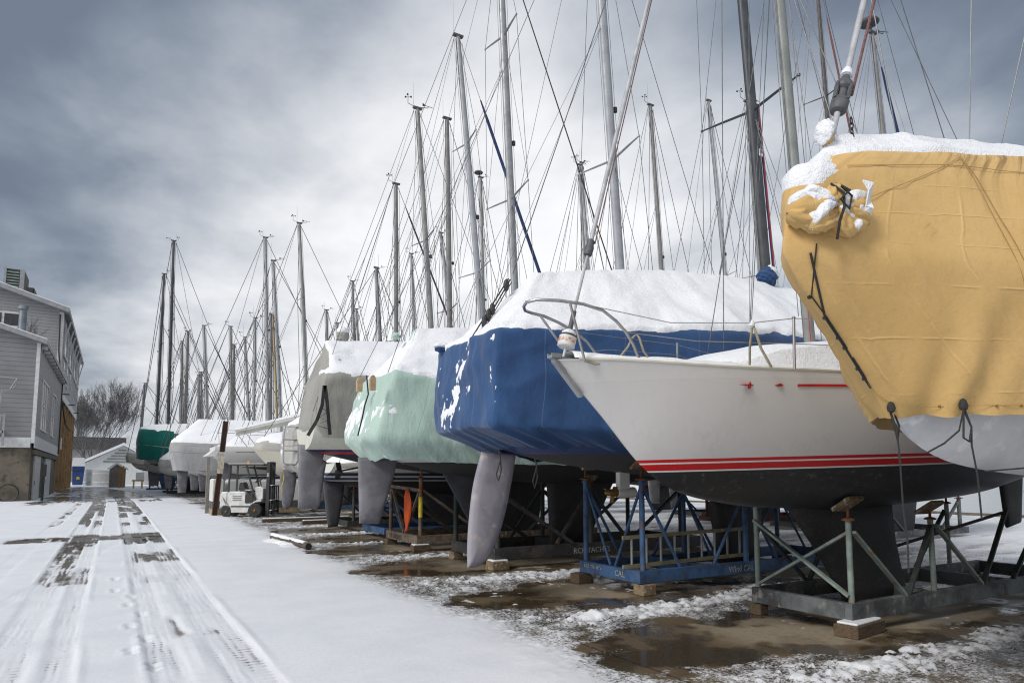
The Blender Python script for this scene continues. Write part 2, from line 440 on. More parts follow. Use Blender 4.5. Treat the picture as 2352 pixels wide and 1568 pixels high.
def cover(root, rings, mat, ns=44, nt=12, sub=6, wr=.02, seed=1, th=.04, thr=.5, patch=None, far=False, hem=.05, bowpow=1.25,
          fold=(2.0, .7), corner=1, extra=None, smat=None, edge=.28):
    """canvas boat cover lofted through closed rings (hem ... ridge) with wrinkles, and the snow lying on it"""
    ts = np.linspace(0, 1, ns+1)**bowpow
    def ring(q):
        xb, xs, B, tw, zb, zm, zs = [q[k] for k in ('xb', 'xs', 'B', 'tw', 'zb', 'zm', 'zs')]
        bw = q.get('bw', 0.0); p = q.get('p', .75); tm = q.get('tm', .55)
        b = bw*np.sqrt(np.clip(1-(1-np.clip(ts/.03, 0, 1))**2, 0, 1))+(B-bw)*prof(ts, tm, tw, p)
        x = xb+(xs-xb)*ts
        z = zb*(ts-.5)*(ts-1)*2 + zm*(-4)*ts*(ts-1) + zs*2*ts*(ts-.5)
        w = np.linspace(0, 1, nt+2)[1:-1]
        bul = q.get('bulge', .06)*np.sign(xs-xb)
        X = np.concatenate([x, xs+bul*(1-(2*w-1)**2), x[::-1][:-1]])
        Yy = np.concatenate([b, b[-1]*(1-2*w), -b[::-1][:-1]])
        Z = np.concatenate([z, np.full(nt, z[-1])+q.get('tz', 0)*(1-(2*w-1)**2), z[::-1][:-1]])
        return np.stack([X, Yy, Z], -1)
    Rg = [ring(q) for q in rings]
    lev = []; vv = []
    for j in range(len(Rg)-1):
        k = rings[j].get('sub', sub)
        for a in range(k):
            f = a/k; lev.append(Rg[j]*(1-f)+Rg[j+1]*f); vv.append(j+f)
    lev.append(Rg[-1]); vv.append(len(Rg)-1)
    P = np.array(lev); vv = np.array(vv)/(len(Rg)-1)
    for _ in range(corner):
        Q = P.copy(); Q[1:-1] = P[1:-1]*.5 + (P[:-2]+P[2:])*.25
        wq = 1.0 if _ == 0 else (1-sstep(.42, .55, vv))[:, None, None]; P = P*(1-wq)+Q*wq
    Y = ORG[root.name].y if rings[0].get('Y') is None else rings[0]['Y']
    nv, nu = P.shape[:2]
    big = Rg[1]; seg = np.linalg.norm(np.roll(big, -1, 0)-big, axis=1); s = np.concatenate([[0], np.cumsum(seg)])[:-1]
    def normals(P):
        du = np.roll(P, -1, 1)-np.roll(P, 1, 1)
        dv = np.empty_like(P); dv[1:-1] = P[2:]-P[:-2]; dv[0] = P[1]-P[0]; dv[-1] = P[-1]-P[-2]
        N = np.cross(du, dv); N /= np.linalg.norm(N, axis=2, keepdims=True)+1e-9
        c = P.mean((0, 1))
        sgn = np.sign(np.sum(N[:nv//2+1]*(P[:nv//2+1]*[0, 1, 0]), axis=(0, 1, 2)))
        return N*(sgn if sgn else 1), sgn
    N, sg = normals(P)
    S = np.broadcast_to(s, (nv, nu)); VV = np.broadcast_to(vv[:, None], (nv, nu))
    dz = P[..., 2]
    w1 = fbm(S*fold[0], dz*fold[1], oct=4, seed=seed)-.5
    w2 = fbm(S*fold[0]*.45+dz*.9, dz*fold[1]*1.4-S*.35, oct=3, seed=seed+5)-.5
    side = 1-sstep(.80, 1.0, VV)
    D = (w1*1.5+w2*1.6)*wr*side
    def ridged(a, b, sd): return np.clip(1-np.abs(2*fbm(a, b, oct=2, seed=sd)-1)*2.4, 0, 1)**1.3
    low = np.exp(-VV/.30)
    D = D + wr*1.25*side*(ridged(S*1.5+.5*dz, dz*.35+S*.1, seed+41)-.4)*(.45+low) + wr*.55*side*(ridged(S*3.4+.3*dz, dz*.5, seed+45)-.4)*(.3+low) + wr*.9*side*(ridged(S*.8-dz*1.3, S*.5+dz*.5, seed+43)-.4)*sstep(.02, .2, VV)
    rf = sstep(.74, .84, VV)*(1-sstep(.95, 1.0, VV)); sx_ = P[..., 0]
    D = D + rf*(.022-.05*np.abs(np.sin(sx_*PI/1.5+seed+w2))**.7) + rf*.07*(fbm(sx_*1.3+7, VV*5, oct=3, seed=seed+31)-.5)
    D = D + (extra(P, S, VV) if extra else 0)
    P = P + N*D[..., None]
    hm = (1-sstep(0, .14, VV))
    P[..., 2] += hm*hem*(fbm(S*1.7, S*0+3, oct=3, seed=seed+9)-.5)*2
    P[..., 1] += Y
    N, sg2 = normals(P - np.array([0, Y, 0]))
    idx = np.arange(nv*nu).reshape(nv, nu); j = np.roll(idx, -1, 1)
    F = np.stack([idx[:-1], j[:-1], j[1:], idx[1:]], -1).reshape(-1, 4)
    if sg2 < 0: F = F[:, ::-1]
    uv = np.stack([S, VV], -1).reshape(-1, 2)
    o = npmesh('cover', P.reshape(-1, 3), F, mat, root, uv=uv)
    # snow shell
    nz = N[..., 2]
    x, z = P[..., 0], P[..., 2]
    nn = fbm(x*3.1, P[..., 1]*3.1, z*3.1, oct=4, seed=seed+21)-.5
    n2 = fbm(x*11, P[..., 1]*11, z*11, oct=3, seed=seed+22)-.5
    m = nz-thr+nn*edge+n2*.26
    if patch is not None: m = m + patch(P, nz, VV, S, nn, n2)
    cov = sstep(-.03, .14, m)
    thl = th*(.30+.70*sstep(.25, .55, nz))
    off = -.015+cov*(thl+.015)*(.75+.35*nn*2+.25*n2*2)
    Ps = P + N*off[..., None]
    Ps[..., 2] += cov*th*.35*sstep(.2, .5, nz)
    fm = (cov.reshape(-1)[F] > .02).any(1)
    if fm.any():
        npmesh('snow', Ps.reshape(-1, 3), F, smat or (M['snow_far'] if far else M['snow']), o, fmask=fm)
    o['_n'] = 0; del o['_n']
    return o

def wire(root, name, p, q, r=.006, mat='wire', n=5, parent=None):
    b = MB(); b.tube([p, q], r, n); return b.build(name, M[mat], parent or root, True)

def mast(root, Y, base, top, r, mat, spreaders=(), bow=None, stern=None, beam=1.3, zd=2.6, ztop=None, wr=.006, furl=None, gear=True, split=True,
         lower=True, sweep=.12, dome=False, backs=True, zbase=None, vane=1):
    """base, top: points on the mast line; extends down to the deck zd and up to ztop"""
    r = r*.82; base = Vector(base); top = Vector(top); d = (top-base)
    bow = None if bow is None else Vector(bow); stern = None if stern is None else Vector(stern)
    p0 = base + d*((zd-base.z)/d.z); p1 = top if ztop is None else base + d*((ztop-base.z)/d.z)
    b = MB(); L = (p1-p0).length
    N = 8; pts = [p0+(p1-p0)*(i/N) for i in range(N+1)]
    rs = [r*(1 if i < N*.7 else 1-.3*(i/N-.7)/.3) for i in range(N+1)]
    # oval section: fore and aft longer
    vs = []; n = 14; fs = []
    for p, q in zip(pts, rs):
        for k in range(n):
            a = 2*PI*k/n; vs.append(p+Vector((q*1.3*math.cos(a), q*.92*math.sin(a), 0)))
    for i in range(N):
        for k in range(n): fs.append((i*n+k, i*n+(k+1) % n, (i+1)*n+(k+1) % n, (i+1)*n+k))
    fs.append(tuple(range(n))[::-1]); fs.append(tuple(N*n+k for k in range(n)))
    b.add(vs, fs); o = b.build('mast', M[mat], root, True, 60)
    f = lambda z: p0+(p1-p0)*((z-p0.z)/(p1.z-p0.z))
    sgn = 1 if (bow is not None and bow.x > base.x) else -1           # towards the bow
    g = MB(); g.bar(p0+Vector((-sgn*r*1.3, 0, .3)), p1+Vector((-sgn*r*.95, 0, -.1)), .012+r*.12, .02); g.build('sail_track', M['darkgrey'], o)
    tips = []
    for z, hw in spreaders:
        c = f(z); pr = []
        for sd in (-1, 1):
            t = c+Vector((-sgn*sweep*hw, sd*hw, .06*hw))
            s = MB(); s.tube([c+Vector((0, sd*r*.7, 0)), c+(t-c)*.6, t], [r*.42, r*.36, r*.22], 8, ov=.6); s.lathe(t, [(.0, -.03), (r*.3, -.02), (r*.3, .02), (0, .03)], 8)
            s.build('spreader', M[mat], o, True); pr.append(t)
        tips.append(pr)
    dz = 2.55
    for k, sd in enumerate((-1, 1)):
        ch = Vector((base.x-sgn*.05, Y+sd*beam, zd+.05))
        path = [ch]+[t[k] for t in tips]+[p1+Vector((0, sd*r*.6, -.15 if not gear else -.08))]
        s = MB(); s.tube(path, wr, 5); s.build('shroud', M['wire'], root, True)
        if lower and tips:
            for dx in (-.45, .4) if wr < .008 else (-.4,):
                s = MB(); s.tube([ch+Vector((dx, -sd*.08, 0)), f(spreaders[0][0]-.12)+Vector((0, sd*r*.6, 0))], wr*.9, 5); s.build('lower_shroud', M['wire'], root, True)
        if len(tips) > 1 and wr < .009:
            s = MB(); s.tube([tips[0][k], f(spreaders[1][0]-.1)+Vector((0, sd*r*.6, 0))], wr*.8, 5); s.build('diagonal_shroud', M['wire'], root, True)
    if bow is not None:
        ft = p1+Vector((sgn*r, 0, -.12))
        if furl:
            st = MB(); st.tube([bow, ft], wr, 5); st.build('forestay', M['wire'], root, True)
            a, e, fr, fm = furl
            q = MB(); q.tube([bow+(ft-bow)*a, bow+(ft-bow)*(a+.02), bow+(ft-bow)*(e-.05), bow+(ft-bow)*e], [fr*.7, fr, fr*.8, fr*.35], 8); q.build('furled_sail', M[fm], root, True)
        else:
            wire(root, 'forestay', bow, ft, wr*1.15)
    if stern is not None and backs:
        bt = p1+Vector((-sgn*r*1.5, 0, -.03))
        if split:
            k = bt+(stern-bt)*.72
            wire(root, 'backstay', bt, k, wr)
            for sd in (-1, 1): wire(root, 'backstay_leg', k, stern+Vector((0, sd*beam*.6, 0)), wr*.85)
        else: wire(root, 'backstay', bt, stern, wr*1.1)
        # topping lift / halyards led aft and down
        hp = f(zd+.9)+Vector((-sgn*r*1.9, .02, 0))
        wire(root, 'halyard', hp, p1+Vector((-sgn*r*1.6, .03, -.05)), wr*.7)
        wire(root, 'topping_lift', p1+Vector((-sgn*r*1.7, -.02, -.1)), Vector((base.x-sgn*3.4, Y, zd+1.3)), wr*.7)
        q_ = f(zd+(p1.z-zd)*.72)
        wire(root, 'running_backstay', q_, Vector((stern.x+sgn*1.2, Y+beam*.7, zd+.1)), wr*.7); wire(root, 'running_backstay', q_, Vector((stern.x+sgn*1.2, Y-beam*.7, zd+.1)), wr*.7)
        wire(root, 'halyard', f(zd+.6)+Vector((.02, r*2.2, 0)), p1+Vector((0, r*1.2, -.3)), wr*.7)
        wire(root, 'halyard', f(zd+1.0)+Vector((sgn*r*1.9, -.03, 0)), p1+Vector((sgn*r*1.7, -.03, -.2)), wr*.7)
    if gear:
        k = MB(); k.box(p1+Vector((0, 0, .02)), (r*4.2, r*1.6, .06)); k.build('mast_cap', M['darkgrey'], o)
        v = MB(); a = p1+Vector((-sgn*r*2, 0, .04))
        rv = random.Random(int(Y*37+p1.x*11)); vs_ = rv.uniform(.65, 1.05); va = rv.uniform(-.7, .7)
        if vane and rv.random() < .8:
            e = p1+Vector((sgn*.55*vs_, .0, .18*vs_)); v.tube([p1+Vector((0, 0, .05)), e], .012, 5)
            dv_ = Vector((math.cos(va), math.sin(va), 0)); v.bar(e+dv_*-.16+Vector((0, 0, .06)), e+dv_*.18+Vector((0, 0, .06)), .014, .014); v.add([e+dv_*-.22+Vector((0, -.004, 0)), e+dv_*-.08+Vector((0, -.004, .06)), e+dv_*-.22+Vector((0, -.004, .13)), e+dv_*-.22+Vector((0, .004, 0)), e+dv_*-.08+Vector((0, .004, .06)), e+dv_*-.22+Vector((0, .004, .13))], [(0, 1, 2), (3, 5, 4), (0, 3, 4, 1), (1, 4, 5, 2), (2, 5, 3, 0)])
            v.tube([e, e+Vector((0, 0, .07))], .01, 5)
            v.build('wind_vane', M['black'], o)
        if vane and rv.random() < .55:
            c = MB(); e2 = p1+Vector((-sgn*.35, .02, .12)); c.tube([p1+Vector((0, .02, .03)), e2], .01, 5); c.tube([e2, e2+Vector((0, 0, .25))], .01, 5)
            for q in range(3):
                aa = q*2.1; t = e2+Vector((.11*math.cos(aa), .11*math.sin(aa), .25)); c.tube([e2+Vector((0, 0, .25)), t], .007, 4); c.lathe(t, [(.005, -.03), (.035, -.01), (.03, .03), (.005, .03)], 6)
            c.build('anemometer', M['black'], o)
        h = MB(); h.tube([a+Vector((0, 0, 0)), a+Vector((-.02, 0, rv.uniform(.35, 1.1)))], .006, 4); h.build('antenna', M['wire'], o)
        if dome:
            dm = MB(); dm.lathe(p1+Vector((-sgn*.15, 0, .28)), [(.02, -.06), (.26, -.04), (.28, 0), (.24, .06), (.1, .09), (.01, .1)], 16); dm.tube([p1, p1+Vector((-sgn*.15, 0, .25))], .03, 6); dm.build('radar_dome', M['darkgrey'], o)
    # spinnaker block and steaming light on the front of the mast
    zl = zd+(p1.z-zd)*.56
    k = MB(); c = f(zl)+Vector((sgn*r*2.0, 0, 0)); k.lathe(c, [(.01, -.07), (.05, -.06), (.05, .05), (.02, .07)], 8); k.bar(c, c-Vector((sgn*r, 0, 0)), .03, .03); k.build('steaming_light', M['black'], o)
    return o, f, p1

def blade(root, name, mat, pts, th, Y, round_=True, sub=0):
    """foil (rudder, keel): outline pts (x,z) in the centre plane, th = half thickness; the section tapers to the trailing edge"""
    P = np.array(pts, float); b = MB()
    c = P.mean(0)
    rings = []
    for f, t in ((1.0, 0.0), (.965, .45), (.88, .8), (.6, 1.0), (.0, 1.0)):
        rings.append((c+(P-c)*f, th*t))
    n = len(P); vs = []; fs = []
    for sd in (1, -1):
        base = len(vs)
        for q, t in rings[:-1]:
            vs += [(p[0], Y+sd*t, p[1]) for p in q]
        vs.append((c[0], Y+sd*th, c[1])); ci = len(vs)-1
        for r_ in range(len(rings)-2):
            for k in range(n):
                fs.append((base+r_*n+k, base+r_*n+(k+1) % n, base+(r_+1)*n+(k+1) % n, base+(r_+1)*n+k))
        for k in range(n): fs.append((base+(len(rings)-2)*n+k, base+(len(rings)-2)*n+(k+1) % n, ci))
    b.add(vs, fs); o = b.build(name, M[mat] if isinstance(mat, str) else mat, root, True, 60)
    bm = bmesh.new(); bm.from_mesh(o.data); bmesh.ops.remove_doubles(bm, verts=bm.verts, dist=.0005); bm.to_mesh(o.data); bm.free()
    return o

def curve_outline(pts, n=10):
    """closed smooth outline through pts; a point given as (x, z, 1) stays a sharp corner"""
    out = []; N = len(pts)
    for i in range(N):
        a, b, c, d = [np.array(pts[(i+k-1) % N][:2], float) for k in range(4)]
        t1 = (c-a)*.5 if len(pts[i]) == 2 else (c-b)
        t2 = (d-b)*.5 if len(pts[(i+1) % N]) == 2 else (c-b)
        for k in range(n):
            t = k/n; out.append((2*t**3-3*t*t+1)*b+(t**3-2*t*t+t)*t1+(-2*t**3+3*t*t)*c+(t**3-t*t)*t2)
    return out

def cradle(label, Y, xl, xr, w, posts, mat, railmat=None, z0=.12, rh=.17, cross=(), braces='x', group='steel boat cradles', rad=.038, wname='boat_cradle', cat='boat cradle',
           screwmat='rust', rails=True, tube_posts=True):
    """posts: [(x, side, z_rail->z_top, pad_z)] ; base frame of two long rails and cross beams standing on blocks"""
    root = thing(wname, label, cat, (xl, Y, 0), group=group)
    b = MB(); yn, yf = Y-w/2, Y+w/2; t = .09
    for y in (yn, yf): b.span((xl, y-t/2, z0), (xr, y+t/2, z0+rh))
    o = b
    xs = [xl+t/2+.002, xr-t/2-.002]+list(cross)
    rail = b.build('base_rail', railmat or mat, root, bevel=.006)
    for x in xs:
        c = MB(); c.span((x-t/2, yn+t/2+.002, z0+.004), (x+t/2, yf-t/2-.002, z0+rh-.004)); c.build('cross_beam', railmat or mat, root, bevel=.006)
    zt = z0+rh
    for x, sd, zp, zpad in posts:
        y = Y+sd*w/2
        p = MB()
        if tube_posts: p.tube([(x, y, zt-.002), (x, y, zp)], rad, 10)
        else: p.box((x, y, (zt+zp)/2), (rad*2, rad*2, zp-zt))
        po = p.build('post', mat, root, tube_posts)
        s = MB(); s.tube([(x, y, zp-.01), (x, y, zpad-.03)], rad*.52, 8); s.lathe((x, y, zp), [(rad*1.0, 0), (rad*2.1, .005), (rad*2.1, .02), (rad*1.0, .035)], 12)
        s.build('jack_screw', M[screwmat], po, True)
        k = MB(); inw = -sd
        nrm = Vector((0, sd*.55, -.85)).normalized(); tang = Vector((1, 0, 0)); bit = nrm.cross(tang)
        k.box((x, y, zpad), (.26, .26, .045), Matrix((tang, bit, nrm)).transposed()); k.build('pad', M['woodpale'], po, bevel=.006)
    return root, zt

def brace(root, p, q, mat, w=.05, h=None, tube=False):
    b = MB()
    if tube: b.tube([p, q], w/2, 8); return b.build('brace', mat, root, True)
    b.bar(p, q, w, h or w*.5); return b.build('brace', mat, root)

def block(label, c, d, rz=0, mat='wood', snow=False, group='timber blocks under the cradles'):
    x, y = c; root = thing('timber_block', label, 'timber block', (x, y, 0), (0, 0, rz), group)
    b = MB(); b.box((x, y, d[2]/2+.001), (d[0], d[1], d[2])); b.build('block', M[mat], root, bevel=.008)
    if snow:
        s = MB(); s.box((x-.0, y-.0, d[2]+.014), (d[0]*.9, d[1]*.85, .026)); s.build('snow', M['snow'], root, bevel=.012)
    return root

def text(root, body, size, loc, rot, mat, parent=None, name='lettering'):
    cu = bpy.data.curves.new(name, 'FONT'); cu.body = body; cu.size = size; cu.extrude = .0015; cu.resolution_u = 2
    t = bpy.data.objects.new(name, cu); COL.objects.link(t)
    me = bpy.data.meshes.new_from_object(t.evaluated_get(bpy.context.evaluated_depsgraph_get()))
    COL.objects.unlink(t); bpy.data.objects.remove(t)
    me.materials.clear()
    o = link(name, me, M[mat], parent or root)
    o.location = Vector(loc)-ORG[root.name]; o.rotation_euler = rot
    return o
# ------------------------------------------------------------------ boat rows
YY, YW, YB, YM, YG, YL, YS = 2.3, 5.2, 8.25, 11.7, 15.0, 18.2, 21.4

# ================= ochre covered sloop, nearest on the right (bow towards the road)
yel = thing('sailboat', 'sailboat under a laced ochre canvas cover, nearest to the camera on the right', 'sailboat', (6.5, YY, 0), group='boats stored in the front row')
hy = Hull(3.30, YY, 9.6, 1.2, [(0, 2.8), (4.5, 2.62), (9.6, 2.68)], [(0, 2.8), (.60, 2.06), (.84, 1.87), (1.3, 1.76), (2.5, 1.67), (4.6, 1.5), (7, 1.6), (9.6, 1.95)], 1, .7, .95, flare=.6)
hm_y = pmat('chalky_white_bottom', (.62, .63, .64), (.50, .51, .53), 2.6, .7, .8, 0, .3, 50, c3=(.74, .745, .75), s3=7)
hy.build(yel, hm_y, M['whitep'], nt=60)
blade(yel, 'keel', 'keel_black', [(6.0, 1.5), (8.2, 1.5), (8.0, .06), (6.9, .06)], .12, YY)
blade(yel, 'rudder', 'rudder', [(11.4, 1.95), (12.3, 1.95), (12.2, .6), (11.7, .55)], .05, YY)
def yfold(P, S, V):
    x, z = P[..., 0], P[..., 2]
    # tension folds run from the lacing at the stem aft and down, more relaxed high up
    q = (x-3.0)*.74+(z-2.0)*.67; pq = (x-3.0)*.67-(z-2.0)*.74
    a = (1-sstep(.30, .52, V))*sstep(.0, .05, V)
    stem = 3.05+np.clip(2.86-z, 0, 1)*.80
    a = a*np.clip((x-stem)/.10, 0, 1)*(1-sstep(.55, 1.15, x-stem))
    rid = np.clip(1-np.abs(2*fbm(q*11+3, pq*.7, oct=1, seed=3)-1)*1.7, 0, 1)**2.2
    f = .030*rid*a + .016*np.sin(q*46+3*fbm(q*3, pq*1.2, oct=2, seed=13))*a*sstep(.35, .6, fbm(q*3, pq*.9, oct=2, seed=14))
    rid2 = 1-np.abs(2*fbm(x*2.2+z*1.1, z*1.3-x*.9, oct=2, seed=15)-1)*2.5
    f = f+.013*rid2*(1-sstep(.68, .75, V))*(1-.6*a)
    # soft vertical pulls below the shoulder and puckers at the hem ties
    f = f + .012*(fbm(x*9+z*1.5, z*1.1, oct=2, seed=19)-.5)*2*np.exp(-((V-.66)/.12)**2)
    tie = 4.06
    f = f + .03*np.exp(-((x-tie)/.22)**2)*np.cos((x-tie)*30*(1-V*2.4))*(1-sstep(.02, .3, V))
    f = f + .010*(fbm(x*7, z*4, oct=3, seed=8)-.5)*np.clip((3.5-x)/.5, 0, 1)*2.0
    return f
def ypatch(P, nz, V, S, nn, n2):
    # snow caught on the front face over the pulpit
    x, z = P[..., 0], P[..., 2]
    roof = np.where(V > .765, .5, -.5)
    lim = 3.13+(z-3.12)*.42
    front = np.where((z > 3.10) & (V > .45), (lim-x)*5.0+.12+nn*.9+n2*.9, -1)
    return np.where(V > .765, .5, front-(nz-.62))
cy = [dict(xb=3.84, xs=12.4, B=1.42, tw=.7, zb=2.04, zm=2.06, zs=2.1, p=.76, sub=16),
      dict(xb=2.97, xs=12.6, B=1.46, tw=.72, zb=2.86, zm=2.78, zs=2.8, p=.95, bw=.012, sub=12),
      dict(xb=3.08, xs=12.5, B=1.3, tw=.72, zb=3.30, zm=3.48, zs=3.4, p=1.1, bw=.12, sub=5),
      dict(xb=3.30, xs=12.4, B=1.22, tw=.7, zb=3.44, zm=3.72, zs=3.5, p=1.15, bw=.15, sub=14),
      dict(xb=3.42, xs=12.2, B=.02, tw=1, zb=3.60, zm=4.33, zs=4.2)]
yc = cover(yel, cy, M['c_yellow'], ns=150, nt=10, wr=.004, seed=4, th=.024, thr=.62, patch=ypatch, hem=.012, bowpow=1.7, fold=(2.2, 1.3), corner=1, extra=yfold, edge=.2)

def near_side(ringz, x):
    """point of the ochre cover's camera-side surface nearest to (x, z) for sewing seams and cord onto it"""
    me = yc.data; o = ORG[yel.name]
    best = None
    for v in near_side.vs:
        d = (v[0]-x)**2+(v[2]-ringz)**2
        if best is None or d < best[0]: best = (d, v)
    return Vector(best[1])
near_side.vs = [tuple(v.co+ORG[yel.name]) for v in yc.data.vertices if v.co.y < .012 and v.co.x < -.9]
def sew(pts, r, mat, name, off=.006, n=14):
    if mat == 'seam': off = .010
    if mat == 'cord': n = 1
    path = []
    for a, b in zip(pts[:-1], pts[1:]):
        for k in range(n):
            f = k/n; p = near_side(a[1]+(b[1]-a[1])*f, a[0]+(b[0]-a[0])*f); path.append(p+Vector((-.004, -off, 0)))
    if n == 1: path.append(near_side(pts[-1][1], pts[-1][0])+Vector((-.004, -off, 0)))
    for _ in range(0 if n == 1 else 14):
        path = [path[0]]+[(path[i-1]+path[i]*2+path[i+1])/4 for i in range(1, len(path)-1)]+[path[-1]]
    b = MB(); b.tube(path, r, 5); return b.build(name, M[mat], yel, True)
M['seam'] = pmat('canvas_seam', (.30, .19, .07), (.36, .24, .09), 30, .85, .9, 0, .1)
def yp(px, py, Y=2.02):
    p = at_y(px, py, Y); return (p.x, p.z)
sew([yp(1965, 372, 2.08), yp(2200, 388, 1.95), yp(2350, 412, 1.82)], .0019, 'seam', 'seam', .002)
sew([yp(1895, 500, 2.12), yp(2040, 440, 2.05), yp(2215, 360, 1.93)], .0019, 'seam', 'seam', .002)
sew([yp(2200, 362, 1.95), yp(2240, 520, 1.92), yp(2290, 760, 1.93), yp(2312, 945, 1.97)], .0021, 'seam', 'seam', .002)
sew([yp(2195, 362, 1.95), yp(2233, 520, 1.92), yp(2282, 760, 1.93), yp(2304, 945, 1.97)], .0018, 'seam', 'seam', .002)
sew([yp(2030, 928, 2.12), yp(2200, 930, 2.04), yp(2350, 940, 1.95)], .0018, 'seam', 'seam', .002)
# lacing along the stem: black cord zig-zag, eyelets
lp = [(1868, 575), (1903, 660), (1888, 640), (1917, 700), (1905, 690), (1932, 755), (1927, 740), (1960, 842), (1938, 782), (1980, 880), (1962, 850), (2004, 930)]
sew([yp(1868, 575, 2.2), yp(1893, 655, 2.2), yp(1922, 730, 2.2), yp(1958, 832, 2.2), yp(1975, 880, 2.2), yp(2003, 930, 2.2)], .0065, 'cord', 'lacing_cord', .008)
for a in ((1903, 660), (1932, 752), (1958, 838), (1962, 806), (2004, 928), (1982, 885)):
    q = near_side(yp(*a, 2.17)[1], yp(*a, 2.17)[0]); e = MB(); e.tube([q+Vector((0, -.012, 0)), q+Vector((.004, .004, 0))], .011, 10); e.build('eyelet', M['black'], yel, True)
sew([yp(1868, 570, 2.2), yp(1905, 660, 2.17)], .0042, 'cord', 'lacing_cord', .018, 8)
sew([yp(1892, 665, 2.2), yp(1930, 752, 2.17)], .0042, 'cord', 'lacing_cord', .018, 8)
sew([yp(1925, 750, 2.2), yp(1960, 838, 2.17)], .0042, 'cord', 'lacing_cord', .018, 8)
sew([yp(1965, 862, 2.2), yp(2003, 930, 2.17)], .0042, 'cord', 'lacing_cord', .018, 8)
for gx in np.arange(4.0, 4.8, .13):
    q = near_side(2.085, gx); e = MB(); e.tube([q+Vector((0, -.008, 0)), q+Vector((.002, .004, 0))], .007, 8); e.build('eyelet', M['brass'], yel, True)
# hanging cords at the hem
def hang(root, pts, r, mat, name):
    b = MB(); b.tube(pts, r, 6); return b.build(name, M[mat], root, True)
k = Vector(near_side(2.06, 3.78))+Vector((0, -.03, .0))
hang(yel, [k+Vector(p) for p in ((0, 0, 0), (.025, -.01, -.1), (.05, -.01, -.18), (.09, 0, -.1), (.03, 0, .0))], .006, 'cord', 'tie_cord')
hang(yel, [k+Vector(p) for p in ((0, 0, 0), (.03, -.02, -.12), (.045, -.02, -.3), (.05, -.02, -.55), (.075, -.02, -.75), (.07, -.02, -.92))], .0055, 'cord', 'tie_cord')
kb = MB(); kb.lathe(k+Vector((.0, -.012, -.0)), [(.004, -.03), (.02, -.02), (.024, 0), (.016, .025), (.003, .035)], 8); kb.build('knot', M['cord'], yel, True)
k = Vector(near_side(2.05, 4.06))+Vector((0, -.03, .01))
hang(yel, [k+Vector(p) for p in ((0, 0, 0), (-.05, -.02, -.1), (-.06, -.02, -.18), (.0, -.02, -.2), (.03, -.02, -.12), (.0, 0, -.02))], .006, 'cord', 'tie_cord')
hang(yel, [k+Vector(p) for p in ((0, 0, 0), (.03, -.02, -.12), (.02, -.02, -.22), (.06, -.02, -.38), (.075, -.02, -.62))], .0055, 'cord', 'tie_cord')
hang(yel, [k+Vector(p) for p in ((-.0, 0, -.02), (-.06, .0, -.14), (-.14, .04, -.21), (-.2, .1, -.26))], .005, 'cord', 'tie_cord')
kb = MB(); kb.lathe(k, [(.004, -.03), (.02, -.02), (.026, 0), (.016, .03), (.003, .04)], 8); kb.build('knot', M['cord'], yel, True)
hang(yel, [Vector((4.75, 1.76, 1.9)), Vector((4.5, 1.9, 1.74)), Vector((4.35, 2.05, 1.72))], .005, 'cord', 'tie_cord')
# bundled canvas knot round the anchor at the stem
def lumps(c, rad, seed, amp=.22, nu=64, nv=40, fr=2.6, sc=(1, 1, 1)):
    th = np.linspace(0, 2*PI, nu+1)[:-1]; ph = np.linspace(.03, PI-.03, nv)
    A, Bp = np.meshgrid(th, ph)
    x, y, z = np.sin(Bp)*np.cos(A), np.sin(Bp)*np.sin(A), np.cos(Bp)
    n = fbm(x*fr+9, y*fr*.8, z*fr*1.6, oct=4, seed=seed)-.5
    rdg = np.abs(np.sin((x*1.4+z*2.2)*3+n*7))
    rr = rad*(1+amp*n*2-amp*.55*(1-rdg))
    P = np.stack([c[0]+x*rr*sc[0], c[1]+y*rr*sc[1], c[2]+z*rr*sc[2]], -1)
    nrm = np.stack([x, y, z], -1)
    idx = np.arange(nu*nv).reshape(nv, nu); j = np.roll(idx, -1, 1)
    F = np.stack([idx[:-1], idx[1:], j[1:], j[:-1]], -1).reshape(-1, 4)
    return P, nrm, F, np.stack([A, Bp/PI], -1).reshape(-1, 2)
